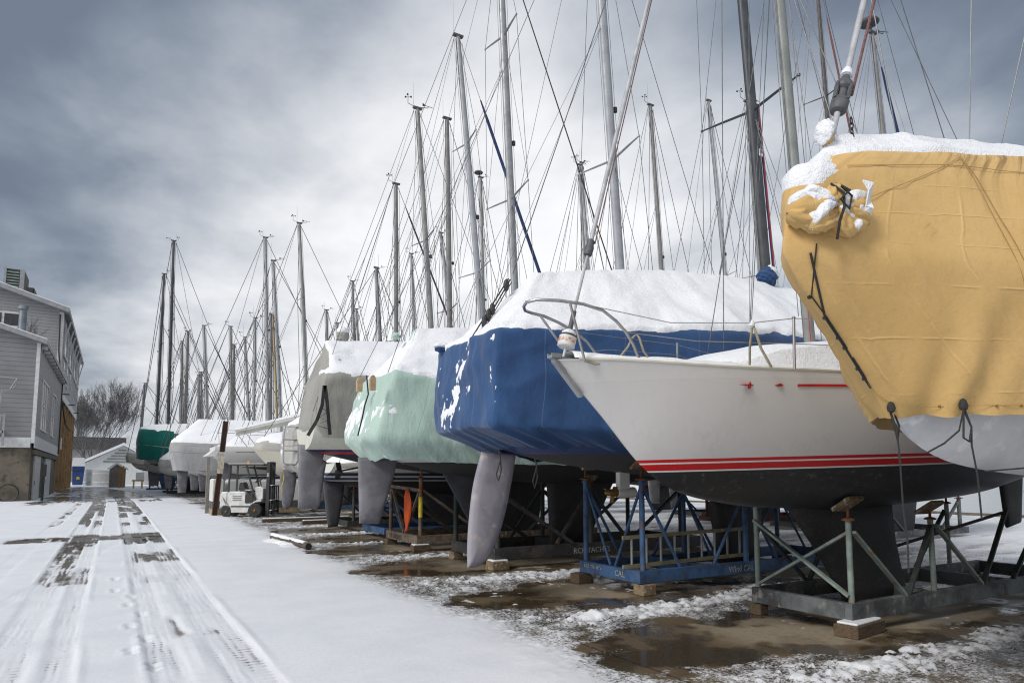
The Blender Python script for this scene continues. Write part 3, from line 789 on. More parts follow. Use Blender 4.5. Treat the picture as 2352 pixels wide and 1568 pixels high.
def bundle(root, a, b, pinch, Rm, mat, name='canvas_bundle', seed=1, ends=(1.0, .8), pleats=9, snow=True, ns=70, na=90):
    """gathered canvas tied round the middle: pleats run from the tie into a bulb on either side"""
    a = Vector(a); b = Vector(b); ax = (b-a).normalized(); u = ax.cross(Vector((0, 0, 1))).normalized(); w = u.cross(ax)
    ss = np.linspace(0, 1, ns); th = np.linspace(0, 2*PI, na+1)[:-1]
    S_, T_ = np.meshgrid(ss, th, indexing='ij')
    lft = np.clip((pinch-S_)/pinch, 0, 1); rgt = np.clip((S_-pinch)/(1-pinch), 0, 1)
    rl = np.sqrt(np.clip(1-((lft-.52)/.48)**2, 0, 1))*ends[0]; rr_ = np.sqrt(np.clip(1-((rgt-.5)/.5)**2, 0, 1))*ends[1]
    prof_ = np.maximum(.26*(1-sstep(.0, .25, lft+rgt)), np.where(S_ < pinch, rl, rr_))*(1-.0)
    n1 = fbm(np.cos(T_)*1.6+5, np.sin(T_)*1.6, S_*2.2, oct=3, seed=seed)-.5
    pl_ = np.abs(np.sin(T_*pleats/2+n1*5+S_*1.5)); tied = np.exp(-((S_-pinch)/.28)**2)
    rad = Rm*prof_*(1+(.20*tied+.16)*(pl_-.6)*1.6+n1*.9)
    c = np.array(a)[None, None]+np.array(b-a)[None, None]*S_[..., None]
    P = c+(np.array(u)*np.cos(T_)[..., None]+np.array(w)*np.sin(T_)[..., None])*rad[..., None]
    P[..., 2] -= .25*Rm*(1-tied)*.5
    nr = (np.array(u)*np.cos(T_)[..., None]+np.array(w)*np.sin(T_)[..., None])
    idx = np.arange(ns*na).reshape(ns, na); j = np.roll(idx, -1, 1)
    F = np.stack([idx[:-1], j[:-1], j[1:], idx[1:]], -1).reshape(-1, 4)
    o = npmesh(name, P.reshape(-1, 3), F, mat, root, uv=np.stack([T_*.1, S_*.2], -1).reshape(-1, 2))
    if snow:
        m = nr[..., 2]-.30+(fbm(P[..., 0]*9, P[..., 1]*9, P[..., 2]*9, oct=3, seed=seed)-.5)*1.5
        cv = sstep(0, .2, m)*sstep(.0, .12, S_)*(1-sstep(.88, 1, S_)); Ps = P+nr*(-.012+cv*.035)[..., None]
        npmesh('snow', Ps.reshape(-1, 3), F, M['snow'], o, fmask=(cv.reshape(-1)[F] > .02).any(1))
    return o
KT = Vector((3.17, 2.13, 3.07))
for (dx, dy, dz), ln, Rb, sd in (((-.9, .42, -.03), .25, .088, 3), ((-.75, .1, -.55), .19, .062, 5), ((-.85, .45, .42), .20, .066, 8), ((.85, -.42, -.30), .20, .060, 11), ((.5, -.3, -.8), .17, .050, 13), ((.95, -.40, .22), .21, .055, 17), ((-.1, -.2, .9), .14, .050, 19)):
    dv_ = Vector((dx, dy, dz)).normalized(); bundle(yel, KT-dv_*.02, KT+dv_*ln, .08, Rb, M['c_yellow'], seed=sd, ends=(.3, 1.0), pleats=5, na=60, ns=44)

# loose flaps of frozen white cloth and the lashing
fl = MB(); a = Vector((3.27, 2.0, 3.17))
fl.add([(a.x-.03, a.y, a.z+.03), (a.x+.03, a.y-.02, a.z+.02), (a.x+.04, a.y+.01, a.z-.06), (a.x+.025, a.y-.015, a.z-.115), (a.x-.0, a.y+.01, a.z-.1), (a.x-.015, a.y-.02, a.z-.03)], [(0, 1, 5), (1, 2, 5), (2, 3, 4), (2, 4, 5)]); fo_ = fl.build('loose_flap', M['snow'], yel); fo_.modifiers.new('thick', 'SOLIDIFY').thickness = .008
hang(yel, [Vector(p) for p in ((3.12, 2.1, 3.19), (3.15, 2.05, 3.13), (3.14, 2.045, 3.05), (3.12, 2.06, 2.98), (3.15, 2.1, 2.9))], .007, 'cord', 'lashing')
hang(yel, [Vector(p) for p in ((3.2, 2.1, 3.2), (3.17, 2.03, 3.14), (3.12, 2.05, 3.09), (3.16, 2.03, 3.04), (3.2, 2.04, 3.12), (3.13, 2.05, 3.16))], .006, 'cord', 'lashing')
# furler: foil, drum, shackle
F0 = Vector((3.42, YY, 3.55)); F1 = Vector((3.83, YY, 4.59)); dF = (F1-F0)
FT = F0+dF*((13.0-F0.z)/dF.z)
bq = MB(); bq.tube([F0-dF*.08, F0+dF*.42], .017, 10); bq.tube([F0+dF*.4, FT], .019, 10); bq.build('forestay', M['wire_light'], yel, True)
dc = F0+dF*.33
rot = dF.normalized()
def along(c, prof, n=18):
    z = rot; x = z.cross(Vector((0, 1, 0))).normalized(); y = z.cross(x)
    b = MB(); vs = []; fs = []
    for r, h in prof:
        for kq in range(n):
            a = 2*PI*kq/n; vs.append(c+z*h+(x*math.cos(a)+y*math.sin(a))*r)
    for i in range(len(prof)-1):
        for kq in range(n): fs.append((i*n+kq, i*n+(kq+1) % n, (i+1)*n+(kq+1) % n, (i+1)*n+kq))
    fs.append(tuple(range(n))[::-1]); fs.append(tuple((len(prof)-1)*n+kq for kq in range(n)))
    b.add(vs, fs); return b
dr = along(dc, [(.02, -.13), (.042, -.12), (.050, -.1), (.050, -.045), (.042, -.03), (.03, -.025), (.03, .03), (.044, .04), (.050, .05), (.048, .085), (.03, .11), (.02, .14)]).build('furler_drum', M['darkgrey'], yel, True)
cg = MB()
for sd in (0, 1.6, 3.1, 4.7):
    z = rot; x = z.cross(Vector((0, 1, 0))).normalized(); y = z.cross(x); e = (x*math.cos(sd)+y*math.sin(sd))*.05
    cg.bar(dc+e+rot*-.05, dc+e+rot*.06, .02, .012)
cg.build('drum_cage', M['darkgrey'], dr)
along(dc+rot*.14, [(.02, 0), (.035, .005), (.03, .035), (.02, .06)]).build('snow', M['snow'], dr, True)
ch = MB()
for i in range(5):
    c = dc+Vector((.05, -.02, -.15-.032*i)); pts = [c+Vector((.011*math.cos(t), .011*math.sin(t)*(i % 2), .022*math.sin(t))) if i % 2 == 0 else c+Vector((0, .011*math.cos(t), .022*math.sin(t))) for t in np.linspace(0, 2*PI, 9)[:-1]]
    ch.tube(pts, .004, 5, closed=True)
ch.build('snap_shackle', M['black'], dr, True)
wire(yel, 'furling_line', dc+Vector((.05, -.03, .0)), dc+(Vector((7.4, YY-.1, 13.5))-dc)*.9, .009, 'wire_brown')
rg, nrg, Fg, uvg = lumps((3.39, YY, 3.61), .042, 11, sc=(1, 1, 1.6)); og = npmesh('canvas_collar', rg.reshape(-1, 3), Fg, M['c_yellow'], yel, uv=uvg*.3)
cvg = sstep(-.1, .2, nrg[..., 2]*.5-nrg[..., 0]*.8+.1); npmesh('snow', (rg+nrg*(-.01+cvg*.03)[..., None]).reshape(-1, 3), Fg, M['snow'], og, fmask=(cvg.reshape(-1)[Fg] > .02).any(1))
mast(yel, YY, (7.45, YY, 4.2), (7.5, YY, 9.0), .09, 'alloy', [(8.2, 1.0)], None, (12.3, YY, 2.9), 1.35, 2.6, 14.2)
cr, zt = cradle('dark steel cradle under the ochre covered sailboat', YY, 7.3, 11.6, 1.2, [(7.5, -1, 1.3, 1.55), (7.5, 1, 1.3, 1.55), (11, -1, 1.3, 1.6), (11, 1, 1.3, 1.6)], M['st_black'], z0=0)
for sd in (-1, 1):
    for a, b in ((7.5, 8.5), (11, 10)): brace(cr, (a, YY+sd*.6, 1.1), (b, YY+sd*.6, zt), M['st_black'])

# ================= white sloop with red boot stripe
WO = Vector((4.54, YW, 0))
whi = thing('sailboat', 'white sloop with red boot stripe, black bottom and bare pulpit, no cover', 'sailboat', WO, (0, R(-1.7), 0), group='boats stored in the front row')
def wl(p):
    """yard point -> the bow-down boat's own frame, kept as yard numbers"""
    q = Matrix.Rotation(R(1.7), 3, 'Y') @ (Vector(p)-WO)
    return q+WO
hw = Hull(3.57, YW, 9.1, 1.5, [(0, 2.79), (1.6, 2.655), (4.5, 2.60), (9.1, 2.66)],
          [(0, 2.79), (.55, 2.24), (1.05, 1.735), (1.4, 1.53), (1.9, 1.40), (2.6, 1.30), (4.4, 1.20), (6.4, 1.24), (7.9, 1.44), (9.1, 1.74)], 1, .66, .70, .55, -.3)
wb = [(1.718, (.022, .024, .028), .42), (1.729, (.70, .69, .66), .4), (1.785, (.50, .012, .014), .35), (1.806, (.70, .69, .66), .4), (1.830, (.50, .012, .014), .35), (2.565, (.60, .585, .57), .24), (4, (.62, .61, .59), .35)]
hw.build(whi, hull_mat('hull_white_red', wb, grime=.16, wear=(1.70, (.16, .165, .17))), M['whitep'], nt=90, nu=28)
# toe rail
for sd in (-1, 1):
    b = MB(); b.tube([Vector(hw.pt(t, 1.0, sd))+Vector((0, 0, .012)) for t in np.linspace(.015, 1, 40)], .016, 6); b.build('toe_rail', M['cream'], whi, True)
# cove stripe with star
st = MB()
def hside(x, z):
    t = (x-hw.x0)/hw.L
    us = np.linspace(.3, 1, 4000); pp = hw.pt(np.full(4000, t), us, -1); i = int(np.argmin(np.abs(pp[:, 2]-z)))
    return Vector(pp[i])+Vector((0, -.004, 0))
cs = [hside(x, 2.505) for x in np.linspace(5.58, 9.5, 30)]
for a, b in zip(cs[:-1], cs[1:]): st.bar(a, b, .006, .022)
st.build('cove_stripe', M['red'], whi)
sb = MB(); c = hside(5.12, 2.51)
pl = [(c.x+dx, c.z+dz) for dx, dz in ((.12, 0), (.010, .005), (0, .036), (-.010, .005), (-.12, 0), (-.010, -.005), (0, -.036), (.010, -.005))]
q = MB(); q.prism(pl, 'y', c.y-.012, c.y+.02); q.build('star_emblem', M['red'], whi)
q = MB(); c = hside(5.40, 2.507); q.prism([(c.x-.04, c.z), (c.x, c.z+.014), (c.x+.04, c.z), (c.x, c.z-.014)], 'y', c.y-.016, c.y+.02); q.build('diamond_mark', M['red'], whi)
# stem fitting with bow roller
b = MB(); tip = Vector((3.5, YW, 2.80))
b.prism([(3.53, 2.825), (3.80, 2.81), (3.82, 2.77), (3.68, 2.74), (3.66, 2.66), (3.86, 2.46), (3.835, 2.445), (3.55, 2.765)], 'y', YW-.03, YW+.03)
for sd in (-1, 1): b.box((3.56, YW+sd*.036, 2.825), (.10, .01, .04))
b.tube([(3.53, YW-.035, 2.815), (3.53, YW+.035, 2.815)], .018, 10)
b.build('stem_fitting', M['alloy'], whi)
# keel and rudder
blade(whi, 'keel', 'keel_black', curve_outline([tuple(wl(at_y(*p, YW)))[0::2] + (1,) for p in ((1800, 1150), (2042, 1150), (2050, 1230), (2084, 1392), (1948, 1388), (1880, 1268))], 4), .11, YW)
blade(whi, 'rudder', 'keel_black', [(11.5, 1.5), (12.2, 1.62), (12.0, .75), (11.6, .7)], .05, YW)
# cabin trunk, coach roof, hatch, cockpit coaming
def loft(root, name, secs, mat, smooth=True):
    n = len(secs[0]); b = MB(); vs = [v for s_ in secs for v in s_]; fs = []
    for i in range(len(secs)-1):
        for kk in range(n-1): fs.append((i*n+kk, i*n+kk+1, (i+1)*n+kk+1, (i+1)*n+kk))
    fs.append(tuple(range(n))[::-1]); fs.append(tuple((len(secs)-1)*n+kk for kk in range(n)))
    b.add(vs, fs); return b.build(name, mat, root, smooth, 45)
def trunk(x, hw_, z0, z1):
    return [(x, YW-hw_, z0), (x, YW-hw_*.92, z1-.06), (x, YW-hw_*.75, z1), (x, YW, z1+.03), (x, YW+hw_*.75, z1), (x, YW+hw_*.92, z1-.06), (x, YW+hw_, z0)]
loft(whi, 'cabin_trunk', [trunk(5.25, .30, 2.55, 2.62), trunk(5.7, .55, 2.55, 2.80), trunk(6.4, .72, 2.55, 2.93), trunk(8.6, .9, 2.55, 2.98), trunk(9.2, .9, 2.5, 2.96)], M['whitep'])
b = MB(); b.span((6.9, YW-.83, 2.78), (7.45, YW-.72, 2.86)); b.build('cabin_window', M['black'], whi, bevel=.01)
def snowtrunk(x, hw_, z0, z1, e):
    w = [-1, -.93, -.7, -.35, 0, .35, .7, .93, 1]
    return [(x, YW+hw_*k, z0 if abs(k) == 1 else z1+.10*(1-k*k)+.015*math.sin(x*7+k*3)+(-.03 if abs(k) > .9 else 0)) for k in w]
loft(whi, 'snow', [snowtrunk(x, h, z0, z1, 0) for x, h, z0, z1 in ((4.85, .12, 2.6, 2.64), (5.15, .42, 2.58, 2.74), (5.5, .62, 2.57, 2.84), (5.9, .7, 2.58, 2.93), (6.3, .76, 2.6, 3.0), (6.8, .82, 2.66, 3.03), (7.5, .86, 2.72, 3.05), (8.2, .9, 2.75, 3.06), (9.2, .9, 2.76, 3.04))], M['snow'])
# snow along the side decks up to the toe rail
dk = MB(); ts = np.linspace(.012, .97, 130)
G = []
for t in ts:
    e = hw.pt(t, 1.0, 1); bb = hw.half(t); row = []
    for w in np.linspace(-1, 1, 25):
        hgt = .055*(1-abs(w)**8)+.022*(float(fbm(np.array([t*60.]), np.array([w*7.*max(.2, bb)]), oct=3, seed=5)[0])-.5)*2*(1-abs(w)**10)
        row.append((e[0], YW+bb*w*1.0, e[2]+.012+hgt+.05*(1-w*w)*min(1, bb)))
    G.append(row)
V = np.array(G); idx = np.arange(V.shape[0]*25).reshape(-1, 25)
npmesh('snow', V.reshape(-1, 3), np.stack([idx[:-1, :-1], idx[1:, :-1], idx[1:, 1:], idx[:-1, 1:]], -1).reshape(-1, 4), M['snow'], whi)
# pulpit, stanchions, lifelines
def wp(px, py, Y): return wl(at_y(px, py, Y))
near = [wp(*p) for p in ((1203, 704, 5.2), (1209, 694, 5.08), (1232, 688, 4.98), (1284, 690, 4.89), (1339, 698, 4.83), (1385, 713, 4.79), (1415, 737, 4.76), (1438, 763, 4.75), (1455, 792, 4.74), (1472, 834, 4.73))]
farr = [wp(*p) for p in ((1203, 704, 5.2), (1206, 713, 5.33), (1222, 719, 5.45), (1250, 726, 5.53), (1284, 741, 5.58), (1320, 762, 5.62), (1348, 785, 5.65), (1364, 806, 5.66), (1377, 832, 5.67))]
b = MB(); b.tube(near[::-1]+farr[1:], .0145, 10); b.build('pulpit_rail', M['steel'], whi, True)
for p, q in ((wp(1309, 695, 4.86), wp(1343, 828, 4.93)), (wp(1239, 722, 5.5), wp(1314, 828, 5.42))):
    b = MB(); b.tube([p, q], .0125, 10); b.build('pulpit_leg', M['steel'], whi, True)
sn = [(wp(1823, 731, 3.98), wp(1825, 848, 3.98)), (wp(1555, 791, 6.42), wp(1556, 838, 6.42))]
for p, q in sn:
    b = MB(); b.tube([p, q], .013, 8); b.lathe(p, [(.013, 0), (.018, .005), (.01, .02)], 8); b.build('stanchion', M['steel'], whi, True)
aft = hw.pt(.52, 1.0, -1); aft2 = hw.pt(.78, 1.0, -1)
for a in (aft, aft2):
    b = MB(); b.tube([Vector(a)+Vector((0, .05, 0)), Vector(a)+Vector((0, .05, .62))], .013, 8); b.build('stanchion', M['steel'], whi, True)
U1 = [near[4], wp(1540, 741, 4.55), wp(1722, 742, 4.15), sn[0][0], Vector(aft)+Vector((0, .05, .62)), Vector(aft2)+Vector((0, .05, .62))]
b = MB(); b.tube(U1, .0045, 5); b.build('lifeline', M['steel'], whi, True)
L1 = [near[7], wp(1600, 783, 4.5), wp(1823, 789, 3.98), Vector(aft)+Vector((0, .05, .32)), Vector(aft2)+Vector((0, .05, .32))]
b = MB(); b.tube(L1, .0042, 5); b.build('lifeline', M['steel'], whi, True)
b = MB(); b.tube([farr[5], wp(1430, 776, 6.1), wp(1555, 792, 6.42), (7.9, 6.6, 3.16)], .004, 5); b.build('lifeline', M['steel'], whi, True)
b = MB(); b.tube([farr[7], wp(1400, 803, 5.8), wp(1556, 815, 6.42), (7.9, 6.6, 2.9)], .004, 5); b.build('lifeline', M['steel'], whi, True)
# dock lines hung over pulpit and lifeline, with snow on the bight
hang(whi, [wp(*p) for p in ((1342, 828, 4.97), (1368, 836, 4.93), (1400, 832, 4.9), (1425, 818, 4.85), (1442, 797, 4.78), (1452, 776, 4.74), (1462, 768, 4.72), (1468, 775, 4.7), (1478, 806, 4.7), (1498, 834, 4.72))], .011, 'rope', 'dock_line')
hang(whi, [wp(*p) for p in ((1722, 838, 4.3), (1722, 800, 4.2), (1726, 765, 4.15), (1728, 742, 4.13), (1735, 760, 4.11), (1748, 800, 4.1), (1772, 843, 4.1))], .012, 'rope', 'dock_line')
sp = wp(1727, 740, 4.13); b = MB(); b.lathe(sp+Vector((0, 0, .0)), [(.005, -.05), (.025, -.03), (.022, 0), (.008, .02)], 8); b.build('snow', M['snow'], whi, True)
# headsail furler
D0 = wp(1291, 832, YW); D1 = wp(1490, 0, YW); dd = D1-D0; rot = dd.normalized()
top_w = D0+dd*((14.4-D0.z)/dd.z)
P = lambda s_: D0+rot*s_
b = MB(); b.tube([P(.02), P(.28)], .012, 8); b.build('furler_link', M['whitep'], whi, True)
dr = along(P(.20), [(.02, -.055), (.075, -.05), (.085, -.04), (.082, -.03), (.082, .05), (.085, .06), (.075, .07), (.02, .075)], 24).build('furler_drum', M['whitep'], whi, True)
along(P(.20), [(.0835, -.005), (.0845, .0), (.0845, .03), (.0835, .035)], 24).build('drum_band', pmat('faded_label', (.50, .22, .14), (.62, .55, .5), 26, .6, .7, 0, 0, edge=(.45, .55)), dr, True)
along(P(.20), [(.0865, .055), (.0875, .057), (.0875, .064), (.0865, .066)], 24).build('drum_rim', M['black'], dr, True)
along(P(.28), [(.07, 0), (.068, .02), (.04, .045), (.015, .055)], 16).build('snow', M['snow'], dr, True)
b = MB(); b.tube([P(.30), P(.52)], .024, 10); b.build('furler_torque_tube', M['darkgrey'], whi, True)
b = MB(); b.tube([P(.5), P(1.15)], .0145, 8); b.build('foil', M['wire_light'], whi, True)
along(P(1.2), [(.015, -.09), (.04, -.08), (.045, 0), (.035, .04), (.04, .07), (.02, .09)], 14).build('furler_swivel', M['darkgrey'], whi, True)
b = MB(); b.tube([P(1.27), top_w], [.023, .021], 10); b.build('foil', M['wire_light'], whi, True)
wire(whi, 'spare_halyard', P(1.24)+Vector((.04, -.02, 0)), top_w, .006, 'wire_brown')
# mast, boom
mb = wl(at_y(1860, 792, YW)); mt = wl(at_y(1790, 0, YW))
mo, mf, mtop = mast(whi, YW, mb, mt, .075, 'alloy_green', [(8.3, .95)], None, (12.5, YW, 2.75), 1.4, 2.95, 14.6, wr=.0065)
b = MB(); b.tube([mf(3.6)+Vector((.12, 0, 0)), (11.0, YW, 3.75)], .06, 10, ov=1.3); b.build('boom', M['alloy'], whi, True)
col = MB(); col.lathe(mf(3.03), [(.16, -.05), (.14, .0), (.10, .06), (.09, .1)], 12); col.build('snow', M['snow'], whi, True)
wire(whi, 'halyard', mf(3.1)+Vector((-.10, -.09, 0)), mf(5.0)+Vector((-.10, -.08, 0)), .005, 'red')
wire(whi, 'halyard', mf(3.1)+Vector((.06, -.12, 0)), mf(13)+Vector((.03, -.07, 0)), .005)
wire(whi, 'halyard', mf(3.1)+Vector((-.16, -.04, 0)), mf(12)+Vector((-.12, -.02, 0)), .005)
wire(whi, 'pole_lift', wp(1722, 741, 4.13), mf(12.2), .0035)
wire(whi, 'pole_lift', wp(1723, 741, 4.13), mf(9.0), .0035)
wn = MB(); wn.lathe((7.75, YW-.42, 3.12), [(.07, -.1), (.075, -.02), (.055, 0), (.075, .06), (.07, .08), (.02, .09)], 16); wn.build('winch', M['steel'], whi, True)

# its weathered cradle
xn, yn_, yf_ = 6.93, 4.66, 5.90
Yc = (yn_+yf_)/2; wC = yf_-yn_
cw, zt = cradle('weathered grey steel cradle with cross bracing under the white sloop', Yc, 6.88, 12.2, wC,
                [(6.95, -1, 1.20, 1.385), (6.95, 1, 1.30, 1.42), (8.55, -1, 1.16, 1.31), (8.55, 1, 1.2, 1.34), (11.3, -1, 1.25, 1.52), (11.3, 1, 1.25, 1.52)], M['st_grey'], M['st_rail'], z0=.14, rh=.19, cross=(8.5, 10.4), rad=.032)
for p, q, m in (((6.95, yn_, 1.08), (6.95, yf_, .36), 'st_grey'), ((6.91, yf_, 1.14), (6.91, yn_, .40), 'st_grey'), ((6.99, yn_-.03, 1.08), (7.92, yn_-.02, zt), 'st_grey'), ((7.0, yf_+.03, 1.1), (7.9, yf_+.02, zt), 'st_dark'),
                ((8.5, yn_-.03, 1.1), (7.98, yn_-.02, zt), 'st_dark'), ((8.6, yn_-.03, 1.1), (9.6, yn_-.02, zt), 'st_grey'), ((10.3, yn_-.04, 1.25), (9.62, yn_-.03, zt), 'st_dark'),
                ((8.55, yf_, .5), (10.3, yn_, 1.2), 'st_black'), ((11.3, yn_-.03, 1.15), (10.4, yn_-.02, zt), 'st_dark'), ((11.3, yf_+.03, 1.15), (10.4, yf_+.02, zt), 'st_dark'), ((8.5, yf_+.03, 1.1), (7.95, yf_+.02, zt), 'st_dark'), ((8.6, yf_+.03, 1.1), (9.6, yf_+.02, zt), 'st_dark')):
    brace(cw, p, q, M[m], .055, .03)
block('split timber plank stack with snow under the near corner of the grey cradle', (7.02, yn_-.03), (.62, .26, .13), R(8), snow=True)
block('small rust stained block under the far corner of the grey cradle', (6.95, yf_), (.16, .16, .13), R(4))
block('timber block under the right end of the grey cradle', (12.0, yn_), (.3, .25, .13)); block('timber block under the back right end of the grey cradle', (12.0, yf_), (.3, .25, .13))

# ================= blue covered boat
blu = thing('sailboat', 'sailboat under a dark blue canvas cover with snow clinging to its stern', 'sailboat', (8.5, YB, 0), group='boats stored in the front row')
hb = Hull(14.2, YB, 9.75, 1.56, [(0, 3.3), (5, 2.95), (10.3, 2.9)], [(0, 3.3), (1.3, 1.95), (2.6, 1.72), (5.2, 1.6), (8.6, 1.86), (9.5, 2.05), (10.3, 2.3)], -1, .46, .72)
hb.build(blu, hull_mat('hull_blue_boat', [(1.98, (.06, .06, .066), .75), (2.1, (.04, .07, .2), .4), (4, (.6, .6, .6), .35)], grime=.5, wear=(1.9, (.2, .2, .21))), M['whitep'])
def bpatch(P, nz, V, S, nn, n2):
    x, y, z = P[..., 0], P[..., 1], P[..., 2]
    zone = (1-sstep(.16, .34, x-4.0))*(1-sstep(.58, .66, V))
    big = fbm(y*2.6+2, z*1.7, oct=4, seed=41)-.5
    fine = fbm(y*9, z*5, oct=3, seed=42)-.5
    clus = np.exp(-((y-(YB+.42))/.36)**2)*np.exp(-((z-2.48)/.27)**2)
    yc_ = YB-.12+np.clip(3.45-z, 0, 1)*.42
    trail = np.exp(-((y-yc_)/.11)**2)*(z < 3.5)*sstep(2.3, 2.6, z)
    gr_ = fbm(y*24, z*15, oct=2, seed=43)-.5
    f = -.47+.60*clus+.50*trail+big*.9+fine*1.1+gr_*.8
    return zone*(f-(nz-.5))+(1-zone)*0
cb = [dict(xb=14.0, xs=4.80, B=1.46, tw=.52, zb=2.4, zm=1.92, zs=2.05, sub=8, bulge=.2),
      dict(xb=14.3, xs=4.02, B=1.66, tw=.54, zb=2.9, zm=2.35, zs=2.27, sub=34, bulge=.10),
      dict(xb=14.3, xs=4.08, B=1.60, tw=.56, zb=4.0, zm=3.80, zs=3.52, sub=4, bulge=.05),
      dict(xb=14.1, xs=4.30, B=1.48, tw=.50, zb=4.1, zm=3.92, zs=3.60, sub=12),
      dict(xb=13.4, xs=5.25, B=.03, tw=1, zb=4.9, zm=5.12, zs=4.58)]
cover(blu, cb, M['c_blue'], ns=110, nt=90, wr=.045, corner=3, seed=12, th=.055, thr=.50, patch=bpatch, hem=.05, bowpow=.6, fold=(1.8, .9), edge=.18)
# the rolled end of the cover on the pushpit and the slope running down to it
P, nr, F, uv = lumps(tuple(at_y(1015, 800, YB+.72)), .085, 21, sc=(1.3, 1, .8)); o = npmesh('canvas_bundle', P.reshape(-1, 3), F, M['c_blue'], blu, uv=uv*.3)
cvv = sstep(.1, .4, nr[..., 2]+.1); npmesh('snow', (P+nr*(-.01+cvv*.04)[..., None]).reshape(-1, 3), F, M['snow'], o, fmask=(cvv.reshape(-1)[F] > .02).any(1))
rb = [at_y(*p, YB) for p in ((1106, 1036), (1184, 1042), (1175, 1100), (1160, 1175), (1142, 1235), (1120, 1282), (1098, 1300), (1074, 1303), (1074, 1250), (1079, 1180), (1088, 1110))]
blade(blu, 'rudder', 'rudder_pale', curve_outline([(p.x, p.z, 1) if i in (0, 1, 7) else (p.x, p.z) for i, p in enumerate(rb)], 6), .075, YB)
kb_ = [at_y(*p, YB) for p in ((1630, 1150), (1745, 1150), (1730, 1290), (1655, 1292))]
blade(blu, 'keel', 'keel_black', curve_outline([(p.x, p.z, 1) for p in kb_], 3), .14, YB)
q = at_y(1430, 1075, YB); sd_ = MB(); sd_.box((q.x, YB, 1.62), (.2, .1, .5)); sd_.tube([(q.x-.12, YB, 1.43), (q.x+.22, YB, 1.43)], [.07, .085], 12); sdo = sd_.build('sail_drive', M['whitep'], blu, True, bevel=.01)
pr = MB(); pr.lathe((q.x-.2, YB, 1.43), [(.02, -.14), (.05, -.1), (.06, .0), (.06, .1)], 12, axis='x')
for a in (0.4, 2.5, 4.6): pr.prism([(q.x-.24, 0), (q.x-.16, 0)], 'y', 0, 0) if False else pr.bar((q.x-.2, YB+.04*math.cos(a), 1.43+.04*math.sin(a)), (q.x-.24, YB+.15*math.cos(a), 1.43+.15*math.sin(a)), .07, .012)
pr.build('propeller', M['brass'], sdo, True)
mb = at_y(1759, 623, YB); mt = at_y(1705, 0, YB)
mo, mf, mtop = mast(blu, YB, mb, mt, .105, 'mast_black', [(at_y(1716, 250, YB).z, 1.12), (13.2, .9)], (14.2, YB, 3.35), None, 1.5, 3.0, 17, wr=.0065)
bk = at_y(1085, 760, YB)
wire(blu, 'backstay', at_y(1178, 628, YB), mtop, .008)
for k_, (a, c) in enumerate((((1168, 640), (1084, 775)), ((1172, 642), (1092, 782)), ((1175, 648), (1100, 778)))):
    wire(blu, 'backstay_tackle', at_y(*a, YB-.06*k_), at_y(*c, YB-.06*k_), .011 if k_ < 2 else .008, 'black')
for a in ((1163, 655), (1131, 710), (1112, 740), (1122, 724)):
    c = at_y(*a, YB-.05); b = MB(); b.lathe(c, [(.01, -.09), (.035, -.06), (.04, 0), (.035, .06), (.01, .09)], 8); b.build('tackle_block', M['black'], blu, True)
P, nr, F, uv = lumps(tuple(mf(5.32)+Vector((.02, 0, 0))), .2, 31, sc=(1.0, .9, 1.0)); o = npmesh('mast_collar', P.reshape(-1, 3), F, M['c_blue'], blu, uv=uv*.3)
cvv = sstep(.2, .5, nr[..., 2]*.6+nr[..., 0]*.5); npmesh('snow', (P+nr*(-.01+cvv*.035)[..., None]).reshape(-1, 3), F, M['snow'], o, fmask=(cvv.reshape(-1)[F] > .02).any(1))
for dx, m_ in ((.15, 'red'), (.12, 'navy'), (.17, 'wire')):
    wire(blu, 'halyard', mf(5.4)+Vector((dx, -.06, 0)), mf(8.6)+Vector((dx*.9, -.04, 0)), .012, m_)
lb = MB(); c_ = mf(7.62)+Vector((.02, -.1, 0)); lb.box(c_, (.09, .01, .13)); lb.build('mast_sticker', M['whitep'], mo)
lb = MB(); lb.box(c_+Vector((0, -.006, .02)), (.07, .006, .06)); lb.build('sticker_mark', pmat('sky_blue_print', (.05, .3, .55)), mo)
# ties under the hem
for px, py in ((1145, 1032), (1228, 1050)):
    p = at_y(px, py, YB-1.0)
    hang(blu, [p, p+Vector((.03, 0, -.12)), p+Vector((-.03, 0, -.3)), p+Vector((.0, 0, -.38)), p+Vector((.04, 0, -.25)), p+Vector((.02, 0, -.05))], .008, 'cord', 'tie_cord')
cbu, zt = cradle('blue painted steel cradle with splayed tube legs under the blue covered boat', 8.33, 6.52, 11.6, 1.36,
                 [(6.62, -1, 1.62, 1.86), (6.62, 1, 1.62, 1.86), (8.75, -1, 1.45, 1.68), (8.75, 1, 1.45, 1.68), (11.2, -1, 1.5, 1.72), (11.2, 1, 1.5, 1.72)], M['st_blue'], M['st_blue'], z0=.16, rh=.18, cross=(7.9, 9.3), rad=.042)
for x in (6.62, 8.75, 11.2):
    for sd in (-1, 1):
        y = 8.33+sd*.68; zz = 1.5 if x < 8 else 1.35
        if x > 7: brace(cbu, (x-.03, y, zz), (x-.72, y, zt), M['st_blue'], .05, tube=True)
        if x < 11: brace(cbu, (x+.03, y, zz), (x+.72, y, zt), M['st_blue'], .05, tube=True)
        brace(cbu, (x, y-sd*.03, zz), (x, y-sd*.62, zt), M['st_blue'], .045, tube=True)
text(cbu, 'RCR YACHTS', .075, (6.515, 8.93, .255), (PI/2, 0, -PI/2), 'letter'); text(cbu, 'CAL', .12, (6.515, 8.16, .215), (PI/2, 0, -PI/2), 'letter')
text(cbu, 'Wind CAL', .13, (8.3, 7.60, .20), (PI/2, 0, 0), 'letter'); text(cbu, 'RCR YACHTS', .085, (9.8, 7.60, .23), (PI/2, 0, 0), 'letter')
